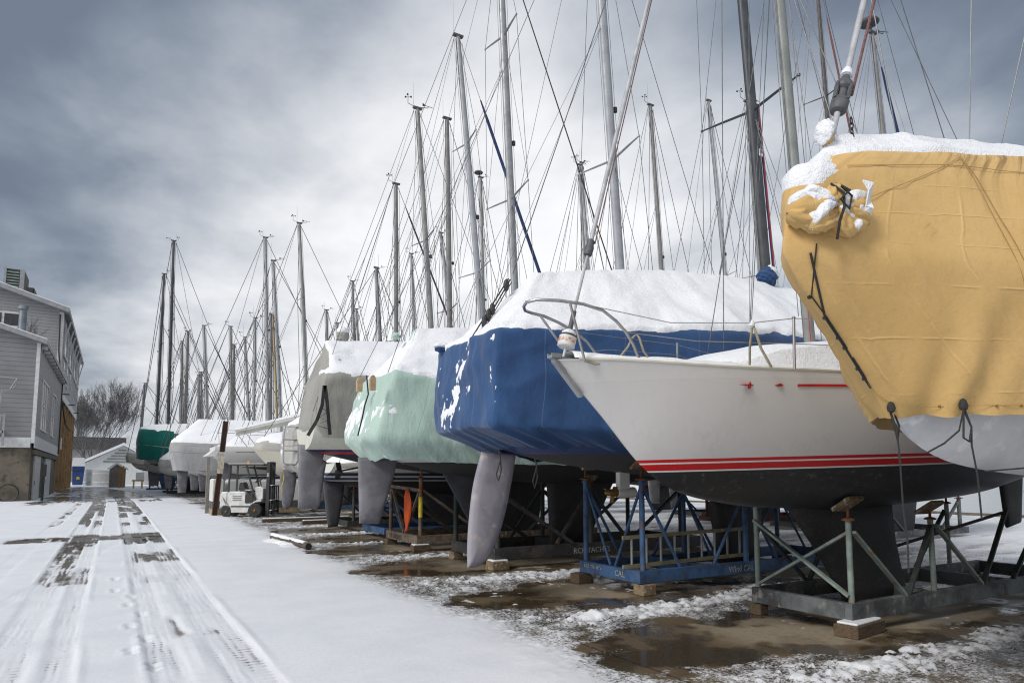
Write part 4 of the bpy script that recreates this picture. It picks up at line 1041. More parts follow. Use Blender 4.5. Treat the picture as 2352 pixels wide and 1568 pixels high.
block('dark timber block under the far corner of the blue cradle', (6.5, 9.0), (.24, .24, .15)); block('pale timber block under the near corner of the blue cradle', (6.64, 7.64), (.24, .22, .15), mat='woodpale')
block('timber block under the right end of the blue cradle', (11.3, 7.65), (.3, .25, .15)); block('timber block under the back right end of the blue cradle', (11.3, 9.0), (.3, .25, .15))
# ladder lying on its edge along the cradle
la = thing('ladder', 'weathered ladder lying on its side along the blue cradle', 'ladder', (6.6, 7.95, 0))
A0, A1 = Vector((6.5, 7.95, .36)), Vector((9.15, 7.95, .40))
for dz in (0, .42):
    b = MB(); b.bar(A0+Vector((0, 0, dz)), A1+Vector((0, 0, dz)), .03, .055); b.build('side_rail', pmat('ladder_rail', (.30, .27, .17), (.22, .2, .12), 12, .8), la)
for i in range(9):
    p = A0+(A1-A0)*((i+.6)/9.3); b = MB(); b.tube([p+Vector((0, 0, .02)), p+Vector((0, 0, .4))], .019, 8); b.build('rung', M['alloy'], la, True)

# ================= mint covered boat
mi = thing('sailboat', 'sailboat under a pale mint green cover with a big grey rudder', 'sailboat', (8.3, YM, 0), group='boats stored in the front row')
hmn = Hull(13.9, YM, 9.85, 1.54, [(0, 3.2), (5, 2.8), (10.2, 2.75)], [(0, 3.2), (1.4, 1.9), (2.6, 1.66), (5.2, 1.5), (8.4, 1.7), (9.5, 1.95), (10.2, 2.25)], -1, .46, .72)
hmn.build(mi, hull_mat('hull_mint_boat', [(1.92, (.03, .032, .036), .75), (4, (.6, .6, .58), .35)], grime=.4), M['whitep'])
def mpatch(P, nz, V, S, nn, n2):
    x, y, z = P[..., 0], P[..., 1], P[..., 2]
    zone = (1-sstep(.3, .7, x-3.75))*(1-sstep(.56, .64, V))
    big = fbm(y*2.6+7, z*1.1, oct=4, seed=51)-.5; fine = fbm(y*9, z*3.2, oct=3, seed=52)-.5
    gr_ = fbm(y*24, z*9, oct=2, seed=53)-.5
    f = -.40+gr_*.7+.40*np.exp(-((z-2.6)/.33)**2)+big*1.0+fine*1.1
    return zone*(f-(nz-.5))
cm = [dict(xb=13.6, xs=4.1, B=1.5, tw=.55, zb=2.3, zm=1.90, zs=1.97, sub=9, bulge=.22),
      dict(xb=13.9, xs=3.72, B=1.64, tw=.56, zb=2.8, zm=2.35, zs=2.30, sub=28, bulge=.14),
      dict(xb=13.9, xs=3.98, B=1.52, tw=.64, zb=3.5, zm=3.32, zs=3.38, sub=4, bulge=.06),
      dict(xb=13.8, xs=4.15, B=1.40, tw=.58, zb=3.6, zm=3.45, zs=3.50, sub=12),
      dict(xb=13.0, xs=4.75, B=.03, tw=1, zb=4.3, zm=4.62, zs=4.36)]
cover(mi, cm, M['c_mint'], ns=90, nt=70, wr=.042, corner=4, seed=17, th=.05, thr=.5, patch=mpatch, hem=.015, bowpow=.6, fold=(1.5, .8), edge=.18)
# hull fenders' wooden vent hoods showing through the stern and the lacing gap
M['tanp'] = pmat('tan_ply', (.45, .33, .2), (.38, .27, .16), 9, .8)
for px, py in ((825, 882), (855, 878)):
    p = at_y(px, py, YM-1.0 if px > 840 else YM-.5); b = MB(); b.prism([(p.x-.045, p.z-.13), (p.x+.045, p.z-.13), (p.x+.05, p.z+.05), (p.x+.03, p.z+.10), (p.x, p.z+.12), (p.x-.03, p.z+.10), (p.x-.05, p.z+.05)], 'y', p.y-.05, p.y+.02); b.build('vent_board', M['tanp'], mi)
hang(mi, [at_y(*p) for p in ((842, 862, YM-1.22), (846, 905, YM-1.28), (838, 930, YM-1.22), (832, 960, YM-1.15), (822, 1000, YM-1.0))], .012, 'cord', 'lacing_cord')
rb = [at_y(*p, YM) for p in ((822, 1050), (912, 1050), (906, 1085), (890, 1140), (870, 1202), (825, 1202))]
blade(mi, 'rudder', 'rudder', curve_outline([(p.x, p.z, 1) if i in (0, 1, 4, 5) else (p.x, p.z) for i, p in enumerate(rb)], 5), .08, YM)
blade(mi, 'keel', 'keel_black', curve_outline([(p.x, p.z, 1) for p in [at_y(*p, YM) for p in ((1255, 1075), (1420, 1075), (1345, 1248), (1265, 1248))]], 3), .15, YM)
blade(mi, 'skeg', 'rudder_dark', [(5.3, 1.75), (6.6, 1.68), (6.2, .75), (5.9, .75)], .06, YM)
mb = at_y(1425, 628, YM); mt = at_y(1382, 0, YM)
mo, mf, mtop = mast(mi, YM, mb, mt, .105, 'mast_white', [(at_y(1400, 365, YM).z, 1.05)], (13.9, YM, 3.25), (3.9, YM, 3.4), 1.45, 2.9, 15.6, wr=.007)
P, nr, F, uv = lumps(tuple(at_y(908, 772, YM)), .07, 33, sc=(1, 1, 1.1)); npmesh('canvas_bundle', P.reshape(-1, 3), F, M['c_mint'], mi, uv=uv*.3)
cmn, zt = cradle('dark green steel cradle with paired pipe posts under the mint covered boat', 11.88, 6.02, 11.2, 1.75,
                 [(6.1, -1, 1.5, 1.70), (6.1, 1, 1.55, 1.85), (8.2, -1, 1.5, 1.62), (8.2, 1, 1.5, 1.62), (10.6, -1, 1.5, 1.62), (10.6, 1, 1.5, 1.62)], M['st_dark'], M['st_black'], z0=.16, rh=.22, cross=(8.0,), rad=.05)
b = MB(); b.tube([(6.45, 12.74, zt), (6.45, 12.74, 1.75)], .05, 10); b.build('post', M['st_dark'], cmn, True)
b = MB(); b.bar((6.1, 12.74, 1.25), (6.45, 12.74, 1.25), .03, .1); b.build('post_plate', M['st_grey'], cmn)
for sd in (-1, 1):
    y = 11.88+sd*.875
    brace(cmn, (6.15, y-.03, 1.35), (7.75, y-.03, zt), M['st_black'], .09, .06); brace(cmn, (8.15, y+.02, 1.35), (7.4, y+.02, zt), M['st_black'], .07, .05)
    brace(cmn, (10.55, y, 1.35), (9.2, y, zt), M['st_black'], .07, .05); brace(cmn, (8.25, y, 1.35), (9.15, y, zt), M['st_dark'], .07, .05)
text(cmn, 'RCR YACHTS', .15, (7.75, 10.955, .19), (PI/2, 0, 0), 'letter')
block('timber block under the near corner of the dark green cradle', (6.1, 11.0), (.34, .28, .15), mat='woodpale', snow=True); block('timber block under the far corner of the dark green cradle', (6.1, 12.75), (.22, .22, .15), mat='woodpale')
block('timber block under the right end of the dark green cradle', (10.9, 11.0), (.3, .28, .15)); block('timber block under the back right end of the dark green cradle', (10.9, 12.75), (.3, .28, .15))

# ================= grey covered boat
gr = thing('sailboat', 'tall sailboat under a drab grey cover whose lacing hangs open at the stern', 'sailboat', (8.3, YG, 0), group='boats stored in the front row')
hg = Hull(13.8, YG, 10.25, 1.52, [(0, 3.2), (5, 2.75), (10.4, 2.72)], [(0, 3.2), (1.4, 1.95), (2.6, 1.72), (5.2, 1.62), (8.6, 1.9), (9.6, 2.1), (10.4, 2.26)], -1, .52, .72)
hg.build(gr, hull_mat('hull_cream_navy', [(2.10, (.03, .032, .038), .75), (2.135, (.02, .025, .10), .4), (2.175, (.45, .03, .04), .4), (2.22, (.02, .025, .10), .4), (4, (.62, .62, .54), .35)], grime=.35), M['cream'])
def gpatch(P, nz, V, S, nn, n2):
    x, y, z = P[..., 0], P[..., 1], P[..., 2]; zone = (1-sstep(.3, .8, x-3.5))*(1-sstep(.60, .66, V))
    f = -.62+(fbm(y*3+4, z*2.2, oct=4, seed=61)-.5)*1.5+(fbm(y*9, z*5, oct=3, seed=62)-.5)*.9
    return zone*(f-(nz-.5))+(1-zone)*(V > .66)*np.where(x < 4.5, -.12+nn*.5, 0)
cg_ = [dict(xb=13.5, xs=3.72, B=1.52, tw=.58, zb=2.75, zm=2.48, zs=2.48, sub=10, bulge=.12),
       dict(xb=13.8, xs=3.55, B=1.60, tw=.58, zb=3.0, zm=2.7, zs=2.75, sub=12, bulge=.10),
       dict(xb=13.7, xs=3.72, B=1.50, tw=.72, zb=3.9, zm=3.75, zs=3.72, sub=4, bulge=.06),
       dict(xb=13.6, xs=3.82, B=1.40, tw=.66, zb=4.0, zm=3.88, zs=3.86, sub=12),
       dict(xb=12.9, xs=3.98, B=.05, tw=1, zb=4.7, zm=4.86, zs=4.60)]
cover(gr, cg_, M['c_grey'], ns=80, nt=40, wr=.05, corner=3, seed=23, th=.05, thr=.5, patch=gpatch, hem=.04, bowpow=.85, fold=(1.5, .8), edge=.2)
M['trim'] = pmat('black_trim', (.02, .02, .022), (.035, .035, .035), 30, .8, .9, 0, .2)
for pts in (((745, 885), (740, 930), (728, 965), (707, 1000)), ((747, 885), (752, 930), (755, 968), (758, 998))):
    b = MB(); pp = [at_y(px, py, YG-1.2 if px > 715 else YG-1.15) for px, py in pts]
    for a, c in zip(pp[:-1], pp[1:]): b.bar(a, c, .03, .065)
    b.build('lacing_strip', M['trim'], gr)
z0_ = [(738, 935), (752, 945), (733, 960), (754, 965), (724, 975), (756, 985)]
hang(gr, [at_y(px, py, YG-1.24) for px, py in z0_], .008, 'cord', 'lacing_cord')
P, nr, F, uv = lumps(tuple(at_y(788, 770, YG)), .16, 35, sc=(.9, .7, 1.25)); o = npmesh('canvas_bundle', P.reshape(-1, 3), F, M['c_grey'], gr, uv=uv*.3)
cvv = sstep(.2, .5, nr[..., 2]); npmesh('snow', (P+nr*(-.01+cvv*.035)[..., None]).reshape(-1, 3), F, M['snow'], o, fmask=(cvv.reshape(-1)[F] > .02).any(1))
rb = [at_y(*p, YG) for p in ((686, 1020), (747, 1024), (741, 1055), (750, 1059), (746, 1080), (734, 1162), (726, 1169), (684, 1167))]
blade(gr, 'rudder', 'rudder', curve_outline([(p.x, p.z, 1) for p in rb], 2), .08, YG)
blade(gr, 'keel', 'keel_black', [(7.2, 1.75), (9.8, 1.75), (9.4, .1), (8.2, .1)], .14, YG)
p = at_y(783, 1083, YG); b = MB(); b.tube([(p.x-.1, YG, p.z), (p.x+1.2, YG, p.z+.25)], .02, 8); b.bar((p.x+.45, YG, p.z+.1), (p.x+.5, YG, 2.1), .05, .1)
sh = b.build('propeller_shaft', M['keel_black'], gr, True)
b = MB(); b.lathe((p.x-.05, YG, p.z), [(.02, -.08), (.045, -.04), (.045, .06)], 10, axis='x')
for a in (1.2, 3.3, 5.4): b.bar((p.x-.03, YG+.04*math.cos(a), p.z+.04*math.sin(a)), (p.x-.05, YG+.22*math.cos(a), p.z+.22*math.sin(a)), .12, .015)
b.build('propeller', M['keel_black'], sh, True)
mb = at_y(1182, 656, YG); mt = at_y(1153, 0, YG)
mast(gr, YG, mb, mt, .10, 'alloy', [(at_y(1166, 455, YG).z, 1.08), (at_y(1157, 82, YG).z, .85)], (13.8, YG, 3.2), (3.5, YG, 3.0), 1.42, 2.9, 16.4, wr=.007, furl=(.08, .93, .02, 'black'))
cgr, zt = cradle('rusty steel cradle with yellow banded post and orange cloth under the grey covered boat', 15.45, 5.95, 11.0, 1.9,
                 [(6.05, -1, 1.62, 1.95), (6.05, 1, 1.62, 1.95), (10.2, -1, 1.5, 1.75), (10.2, 1, 1.5, 1.75)], M['st_rusty'], M['st_rusty'], z0=.14, rh=.2, cross=(8.2,), rad=.045)
brace(cgr, (6.05, 14.5, 1.35), (6.05, 16.4, 1.42), M['st_rusty'], .07, .07); brace(cgr, (6.05, 14.6, 1.3), (6.05, 15.4, zt), M['st_rusty'], .06, .04); brace(cgr, (6.05, 16.3, 1.35), (6.05, 15.5, zt), M['st_rusty'], .06, .04)
for sd in (-1, 1):
    y = 15.45+sd*.95; brace(cgr, (6.1, y, 1.35), (7.6, y, zt), M['st_rusty'], .07, .05); brace(cgr, (10.15, y, 1.35), (8.9, y, zt), M['st_dark'], .07, .05)
b = MB(); b.tube([(6.05, 14.5, .75), (6.05, 14.5, 1.2)], .049, 10); b.build('painted_band', M['yellowp'], cgr, True)
b = MB(); b.tube([(6.05, 14.5, 1.25), (6.05, 14.5, 1.5)], .049, 10); b.build('painted_band', M['rust'], cgr, True)
text(cgr, 'R YACHTS', .15, (5.945, 16.1, .18), (PI/2, 0, -PI/2), 'letter_dark'); text(cgr, 'RCR YACHTS', .15, (7.0, 14.45, .18), (PI/2, 0, 0), 'letter_dark'); 
block('timber block with snow under the near corner of the rusty cradle', (6.05, 14.5), (.4, .22, .13), snow=True); block('timber block under the far corner of the rusty cradle', (6.05, 16.38), (.26, .22, .13))
block('timber block under the right end of the rusty cradle', (10.6, 14.5), (.3, .25, .13)); block('timber block under the back right end of the rusty cradle', (10.6, 16.4), (.3, .25, .13))
# orange rag hanging in the end frame
P_ = []
for i in range(15):
    for j in range(7):
        f = i/14; w = .05+.16*math.sin(min(1, f*1.15)*PI)**.8*(1-.25*f)
        P_.append((5.98+.03*math.sin(j*1.9+f*3), 15.12+(j/6-.5)*w*2+.03*f, 1.36-f*.98+.03*math.sin(j*2)*f))
idx = np.arange(105).reshape(15, 7)
rag = npmesh('rag', np.array(P_), np.stack([idx[:-1, :-1], idx[1:, :-1], idx[1:, 1:], idx[:-1, 1:]], -1).reshape(-1, 4), M['orange'])
rag.modifiers.new('thick', 'SOLIDIFY').thickness = .008
tag(rag, 'bright orange cloth hanging in the end frame of the rusty cradle', 'cloth')

# ================= low white boat with navy stripes
lo = thing('sailboat', 'low white sailboat with navy hull stripes behind the grey rudders', 'sailboat', (9, YL, 0), group='boats stored in the front row')
hl = Hull(14.0, YL, 9.2, 1.5, [(0, 2.7), (4.6, 2.25), (9.2, 1.98)], [(0, 2.7), (1.4, 1.5), (2.6, 1.25), (4.6, 1.12), (7.8, 1.3), (8.6, 1.45), (9.2, 1.62)], -1, .72, .72, .55, .1)
hl.build(lo, hull_mat('hull_white_navy', [(1.52, (.022, .024, .03), .7), (1.56, (.6, .6, .58), .4), (1.62, (.015, .03, .08), .4), (1.66, (.6, .6, .58), .4), (1.74, (.015, .03, .08), .4), (4, (.62, .62, .58), .35)], grime=.3), M['whitep'])
cl = [dict(xb=13.8, xs=4.95, B=1.5, tw=.72, zb=2.7, zm=2.2, zs=1.78, sub=6, bulge=.05), dict(xb=13.7, xs=5.0, B=1.42, tw=.72, zb=2.9, zm=2.45, zs=1.95, sub=6), dict(xb=13, xs=6.3, B=.03, tw=1, zb=3.3, zm=3.4, zs=2.95)]
cover(lo, cl, M['c_white'], ns=40, nt=16, wr=.02, seed=29, th=.04, thr=.55, far=True)
rb = [at_y(*p, YL) for p in ((741, 1104), (786, 1106), (790, 1118), (784, 1165), (776, 1208), (753, 1211), (747, 1165))]
blade(lo, 'rudder', 'rudder_dark', curve_outline([(p.x, p.z, 1) if i in (0, 1, 4, 5) else (p.x, p.z) for i, p in enumerate(rb)], 4), .07, YL)
blade(lo, 'keel', 'rudder_dark', [(7.4, 1.25), (9.6, 1.25), (9.3, .1), (8.3, .1)], .12, YL)
mast(lo, YL, at_y(1107, 742, YL), at_y(1052, 84, YL), .095, 'mast_white', [(at_y(1098, 625, YL).z, 1.05), (at_y(1076, 330, YL).z, .8)], (13.9, YL, 2.75), (5.0, YL, 2.0), 1.35, 2.4, None, wr=.0075, furl=(.06, .86, .06, 'navy'))
crl, zt = cradle('blue steel cradle under the low white boat with navy stripes', YL, 6.2, 10.8, 1.7, [(6.4, -1, 1.1, 1.28), (6.4, 1, 1.1, 1.28), (10.2, -1, 1.1, 1.25), (10.2, 1, 1.1, 1.25)], M['st_blue'], z0=.14, rad=.045)
for sd in (-1, 1):
    for a, c in ((6.4, 5.8+.9), (6.4, 7.3), (10.2, 9.3)): brace(crl, (a, YL+sd*.85, 1.05), (c, YL+sd*.85, zt), M['st_blue'], .06, .05)

# ================= silver tarped boat with a stern ladder
si = thing('sailboat', 'sailboat under a silver tarp with a boarding ladder on its stern', 'sailboat', (9, YS, 0), group='boats stored in the front row')
hs_ = Hull(13.9, YS, 9.1, 1.42, [(0, 2.9), (4.7, 2.45), (9.4, 2.35)], [(0, 2.9), (1.4, 1.7), (2.6, 1.42), (4.7, 1.3), (7.8, 1.5), (8.8, 1.68), (9.4, 1.85)], -1, .48, .72)
hs_.build(si, hull_mat('hull_white_plain', [(1.6, (.03, .05, .10), .7), (4, (.62, .62, .6), .35)], grime=.3), M['whitep'])
def spatch(P, nz, V, S, nn, n2):
    x, y, z = P[..., 0], P[..., 1], P[..., 2]; zone = (1-sstep(.3, .8, x-4.5))*(1-sstep(.66, .72, V))
    f = -.30+(fbm(y*3+1, z*2, oct=4, seed=71)-.5)*1.3+(fbm(y*9, z*5, oct=3, seed=72)-.5)*.9
    return zone*(f-(nz-.5))
cs_ = [dict(xb=13.6, xs=4.75, B=1.45, tw=.7, zb=2.3, zm=1.85, zs=1.72, sub=8, bulge=.1), dict(xb=13.8, xs=4.5, B=1.52, tw=.58, zb=2.8, zm=2.3, zs=2.0, sub=10, bulge=.1),
       dict(xb=13.6, xs=4.55, B=1.42, tw=.64, zb=3.3, zm=3.1, zs=3.05, sub=4), dict(xb=13.4, xs=4.7, B=1.3, tw=.6, zb=3.4, zm=3.3, zs=3.25, sub=10), dict(xb=12.6, xs=5.6, B=.05, tw=1, zb=4.1, zm=4.2, zs=3.85)]
cover(si, cs_, M['c_silver'], ns=50, nt=26, wr=.05, seed=37, th=.05, thr=.5, patch=spatch, hem=.08, bowpow=.85, fold=(1.6, 1), edge=.3)
b = MB(); c0 = at_y(661, 1058, YS-.9)
for dx in (-.02,):
    pts = [(c0.x-.12, c0.y, c0.z-.05), (c0.x-.14, c0.y+.0, c0.z+.6), (c0.x-.10, c0.y, c0.z+1.0), (c0.x+.28, c0.y, c0.z+1.0), (c0.x+.28, c0.y, c0.z+.0), (c0.x+.22, c0.y, c0.z-.1), (c0.x-.05, c0.y, c0.z-.1)]
    b.tube(pts, .022, 8, closed=True)
for dz in (.3, .62): b.tube([(c0.x-.13, c0.y, c0.z+dz), (c0.x+.28, c0.y, c0.z+dz)], .018, 6)
b.build('boarding_ladder', M['steel'], si, True)
rb = [at_y(*p, YS) for p in ((645, 1082), (679, 1084), (678, 1120), (672, 1152), (664, 1167), (651, 1166), (646, 1140))]
blade(si, 'rudder', 'rudder', curve_outline([(p.x, p.z) for p in rb], 4), .07, YS)
blade(si, 'keel', 'keel_black', [(7.6, 1.4), (9.6, 1.4), (9.3, .1), (8.4, .1)], .12, YS)
mast(si, YS, at_y(990, 751, YS), at_y(959, 250, YS), .095, 'alloy_green', [(9.8, .95)], (13.8, YS, 2.95), (4.6, YS, 2.6), 1.3, 2.6, None, wr=.008)
hang(si, [at_y(650, 1078, YS-1), at_y(652, 1100, YS-1), at_y(646, 1120, YS-1), at_y(648, 1130, YS-1)], .014, 'yellowp', 'tie_cord')
crs, zt = cradle('black steel cradle under the silver tarped boat', YS, 6.2, 10.8, 1.6, [(6.4, -1, 1.2, 1.42), (6.4, 1, 1.2, 1.42), (10.2, -1, 1.2, 1.4), (10.2, 1, 1.2, 1.4)], M['st_black'], z0=.14, rad=.045)
for sd in (-1, 1):
    for a, c in ((6.4, 7.3), (10.2, 9.3)): brace(crs, (a, YS+sd*.8, 1.15), (c, YS+sd*.8, zt), M['st_black'], .06, .05)
# ------------------------------------------------------------------ boats farther down the front row and in the row by the water
def row_boat(label, Y, base, top, r, mm='alloy', stern_left=True, xl=None, L=9.5, B=1.45, sheer=2.5, ridge=3.8, cov='c_silver', spread=(.5,), stripe=(.03, .05, .10),
             group='boats stored in the front row', covered=True, furl=None, dome=False, cr_mat='st_black', hullc=(.6, .6, .57), rud='rudder', hem=None, mf=.45, rbot=.6, sp=.95, tent=None, zdeck=None,
             cl=None, rail=None, wr=None, vane=1, keelm='keel_black', crl=None, split=True):
    pb = at_y(base[0], base[1], Y); pt_ = at_y(top[0], top[1], Y)
    if xl is None: xl = pb.x-(L*(1-mf) if stern_left else L*mf)
    xr = xl+L
    d = pb.x*math.sin(YAW)+Y*math.cos(YAW)
    wr = wr or max(.006, .00040*d)
    t = thing('sailboat', label, 'sailboat', ((xl+xr)/2, Y, 0), group=group)
    bx, sx, sg = (xr, xl, -1) if stern_left else (xl, xr, 1)
    s_b, s_m, s_s = sheer+.35, sheer-.03, sheer
    wlz = sheer-.95
    h = Hull(bx, Y, L, B, [(0, s_b), (L*.5, s_m), (L, s_s)], [(0, s_b), (L*.14, wlz), (L*.27, wlz-.25), (L*.5, wlz-.38), (L*.82, wlz-.12), (L*.92, wlz+.08), (L, wlz+.42)], sg, .7, .72)
    h.build(t, hull_mat('hull_paint', [(wlz-.05, (.03, .032, .038), .75), (wlz+.0, hullc, .4), (wlz+.07, stripe, .4), (4.6, hullc, .35)], zmax=5, grime=.3), M['whitep'], nt=26, nu=9)
    if covered:
        hz = hem if hem is not None else sheer-.25
        zr = sheer+(rail or .45)
        ov = .05*sg
        cs = [dict(xb=bx+.1*sg, xs=sx-.25*sg if hem else sx, B=B*.98, tw=.72, zb=hz+.3, zm=hz, zs=hz, sub=5), dict(xb=bx-.02*sg, xs=sx+.03*sg, B=B*1.02, tw=.74, zb=s_b+.05, zm=s_m, zs=s_s, sub=5),
              dict(xb=bx+.15*sg, xs=sx-.02*sg, B=B*.95, tw=.74, zb=zr+.35, zm=zr, zs=zr, sub=5), dict(xb=bx+.9*sg, xs=sx-(tent or 1.1)*sg, B=.03, tw=1, zb=ridge-.2, zm=ridge, zs=ridge)]
        cover(t, cs, M[cov], ns=26, nt=12, wr=.03, seed=int(Y*10) % 97+int(pb.x), th=.05, thr=.5, far=True, bowpow=1.0, edge=.16)
    kx = xl+L*(.5 if stern_left else .5)
    blade(t, 'keel', keelm, [(kx-1.0, wlz-.3), (kx+1.1, wlz-.3), (kx+.8, .1), (kx-.4, .1)], .12, Y)
    rx = sx+sg*-.65
    blade(t, 'rudder', rud, [(rx-.33, wlz+.2), (rx+.33, wlz+.2), (rx+.25*1, rbot), (rx-.2, rbot)], .06, Y)
    zs = [pt_.z*f+2.5*(1-f) for f in spread]
    mast(t, Y, pb, pt_, r, mm, [(z, sp*(1-.18*i)) for i, z in enumerate(zs)], Vector((bx-.1*sg*-1, Y, s_b)), Vector((sx, Y, s_s+.3)), B*.9, zdeck or sheer+.1, None, wr=wr, furl=furl, dome=dome, lower=d < 45, vane=vane, split=split)
    wc = 1.5
    if crl:
        c, zt = cradle(crl, Y, xl+L*.26, xl+L*.74, wc, [(xl+L*.3, s_, wlz-.55, wlz-.3) for s_ in (-1, 1)]+[(xl+L*.7, s_, wlz-.5, wlz-.22) for s_ in (-1, 1)], M[cr_mat], z0=.1, rad=.05)
        for s_ in (-1, 1):
            brace(c, (xl+L*.3, Y+s_*wc/2, wlz-.6), (xl+L*.3+.9, Y+s_*wc/2, zt), M[cr_mat], .07, .05)
            brace(c, (xl+L*.7, Y+s_*wc/2, wlz-.55), (xl+L*.7-.9, Y+s_*wc/2, zt), M[cr_mat], .07, .05)
    return t, h, sg

FR = 'boats stored in the front row'; BK = 'boats stored in the back row by the water'
f2 = (.42, .72)
row_boat('sailboat with a grey capped mast standing behind the silver tarped boat', 24.8, (1033, 753), (1027, 273), .11, 'alloy_grey', True, 6.6, 9.6, sheer=2.45, ridge=3.9, cov='c_grey', spread=(.42,), rud='rudder_dark', crl='steel cradle behind the cradle of the silver tarped boat')
row_boat('sailboat with a grey mast and slack furled headsail behind the forklift', 28.6, (910, 773), (910, 423), .10, 'alloy_grey', True, 6.9, 9.2, sheer=2.4, ridge=3.7, cov='c_lgrey', spread=(.42,), furl=(.06, .93, .05, 'black'), crl='steel cradle in the shade to the right of the forklift', cr_mat='st_blue')
row_boat('cream hulled sailboat, bow forward under a sagging silver tarp, behind the forklift', 33.4, (872, 775), (864, 615), .075, 'alloy_green', False, 5.55, 10, 1.5, 2.5, 3.9, 'c_silver', (.5,), hem=2.45, tent=.9, hullc=(.66, .63, .53), crl='steel cradle hidden in the shade behind the forklift mast', cr_mat='st_blue', cl=1)
# uncovered boat with raked transom
t8, h8, s8 = row_boat('uncovered white sailboat with a raked transom and navy waterline, beyond the white tank', 37.6, (702, 850), (688, 513), .085, 'alloy_green', True, 4.3, 10.5, 1.6, 3.1, 4, covered=False, spread=(.35, .68), stripe=(.02, .04, .13), rud='rudder', rbot=.45, crl='steel cradle under the uncovered white sailboat', hullc=(.72, .72, .69))
Y8 = 37.6
b = MB(); b.prism([(3.95, 2.62), (4.34, 2.60), (4.75, 3.25), (4.7, 3.27)], 'y', Y8-1.05, Y8+1.05); b.build('transom_step', M['whitep'], t8)
b = MB(); b.prism([(6.9, 3.05), (7.1, 3.5), (10.5, 3.62), (11.6, 3.2)], 'y', Y8-.95, Y8+.95); b.build('cabin_trunk', M['whitep'], t8)
b = MB(); b.prism([(7.0, 3.5), (7.05, 3.58), (10.5, 3.70), (10.6, 3.6)], 'y', Y8-.9, Y8+.9); b.build('snow', M['snow_far'], t8)
b = MB(); b.span((7.3, Y8-.97, 3.2), (9.9, Y8-.945, 3.4)); b.build('cabin_window', M['black'], t8)
bm_ = MB(); bm_.tube([at_y(541, 997, Y8), at_y(690, 965, Y8)], .09, 8, ov=1.2); bo = bm_.build('boom', M['whitep'], t8, True)
b = MB(); b.tube([at_y(541, 996, Y8)+Vector((0, 0, .08)), at_y(690, 964, Y8)+Vector((0, 0, .08))], [.13, .2], 8, ov=1.2); b.build('sail_cover', M['c_white'], bo, True)
b = MB(); b.tube([at_y(541, 995, Y8)+Vector((0, 0, .17)), at_y(690, 963, Y8)+Vector((0, 0, .22))], [.11, .17], 8, ov=.8); b.build('snow', M['snow_far'], bo, True)
for sd in (-1, 1):
    b = MB(); b.tube([(4.75, Y8+sd*1.1, 3.2), (4.7, Y8+sd*1.1, 3.9), (5.6, Y8+sd*1.2, 3.9), (6.2, Y8+sd*1.25, 3.15)], .02, 6); b.build('pushpit_rail', M['steel'], t8, True)
    b = MB(); b.tube([(6.2, Y8+sd*1.3, 3.85), (9, Y8+sd*1.45, 3.8), (12, Y8+sd*1.2, 3.85)], .012, 5); b.build('lifeline', M['steel'], t8, True)
    for x in (7.4, 9.4, 11.2):
        b = MB(); b.tube([(x, Y8+sd*1.42, 3.1), (x, Y8+sd*1.42, 3.82)], .016, 6); b.build('stanchion', M['steel'], t8, True)
b = MB(); b.bar((5.2, Y8-1.55, 2.82), (13.5, Y8-1.2, 2.95), .02, .03); b.build('cove_stripe', M['darkgrey'], t8)
row_boat('sailboat with a thin grey green mast between two taller ones past the white tank', 41.6, (645, 967), (628, 599), .085, 'alloy', True, 5.2, 9.5, sheer=2.6, ridge=4.1, cov='c_silver', spread=(.4, .7))
t9, _, _ = row_boat('long sailboat under a light grey tent cover with a speckled grey rudder', 45.6, (616, 968), (610, 546), .095, 'alloy', True, 2.95, 12, 1.9, 3.2, 5.05, 'c_lgrey', (.36, .70), hem=1.95, rbot=.62, tent=1.5, crl='steel cradle under the long light grey tent cover')
row_boat('sailboat whose mast is fourth from the left tall pair of grey masts', 49.8, (583, 970), (587, 731), .08, 'alloy', True, 4.6, 9, sheer=2.5, ridge=4, spread=(.45,)) if False else None
row_boat('sailboat with a short grey mast, just left of the tallest mast past the tent cover', 50.2, (583, 970), (587, 731), .08, 'alloy', True, 4.6, 9, sheer=2.5, ridge=4, spread=(.45,))
row_boat('sailboat with a slim forward leaning mast above the light grey tent', 53.8, (572, 970), (563, 775), .075, 'alloy', True, 4.4, 9, sheer=2.5, ridge=3.9, spread=(.45,))
row_boat('sailboat with the mast right above the rusty steel pile', 57.6, (532, 970), (530, 750), .10, 'alloy_green', True, 4.0, 9, sheer=2.5, ridge=3.9, spread=(.45,))
row_boat('sailboat whose white mast leans left above the light grey tent', 61.4, (477, 970), (469, 748), .10, 'mast_white', True, 3.2, 8.5, sheer=2.5, ridge=3.9, spread=(.45,), furl=(.1, .9, .05, 'black'))
# the green covered boat, bow towards the road
YGr = 65.5
tg, hgr, _ = row_boat('green covered sailboat with a dark double spreader mast, far down the row', YGr, (386, 966), (399, 553), .125, 'mast_black', False, 1.55, 9.5, 1.75, 3.9, 6.1, 'c_green', (.33, .63), hem=2.75, mf=.24, hullc=(.5, .5, .46), tent=1.5, rail=1.35, sp=1.75, crl='dark steel cradle under the green covered boat', stripe=(.05, .05, .05))
row_boat('sailboat with a dark double spreader mast beyond the green covered boat', 70.5, (359, 986), (377, 629), .12, 'mast_black', False, 1.7, 9, 1.6, 3.6, 5, 'c_silver', (.36, .62), hem=2.9, mf=.25, hullc=(.45, .44, .4), sp=1.75, crl='steel cradle beyond the green covered boat')
row_boat('sailboat with the darker of two masts close beside the green cover', 75, (416, 988), (419, 784), .11, 'alloy_grey', True, 2.6, 9, sheer=2.8, ridge=4.2, spread=(.45,), hullc=(.5, .5, .46))
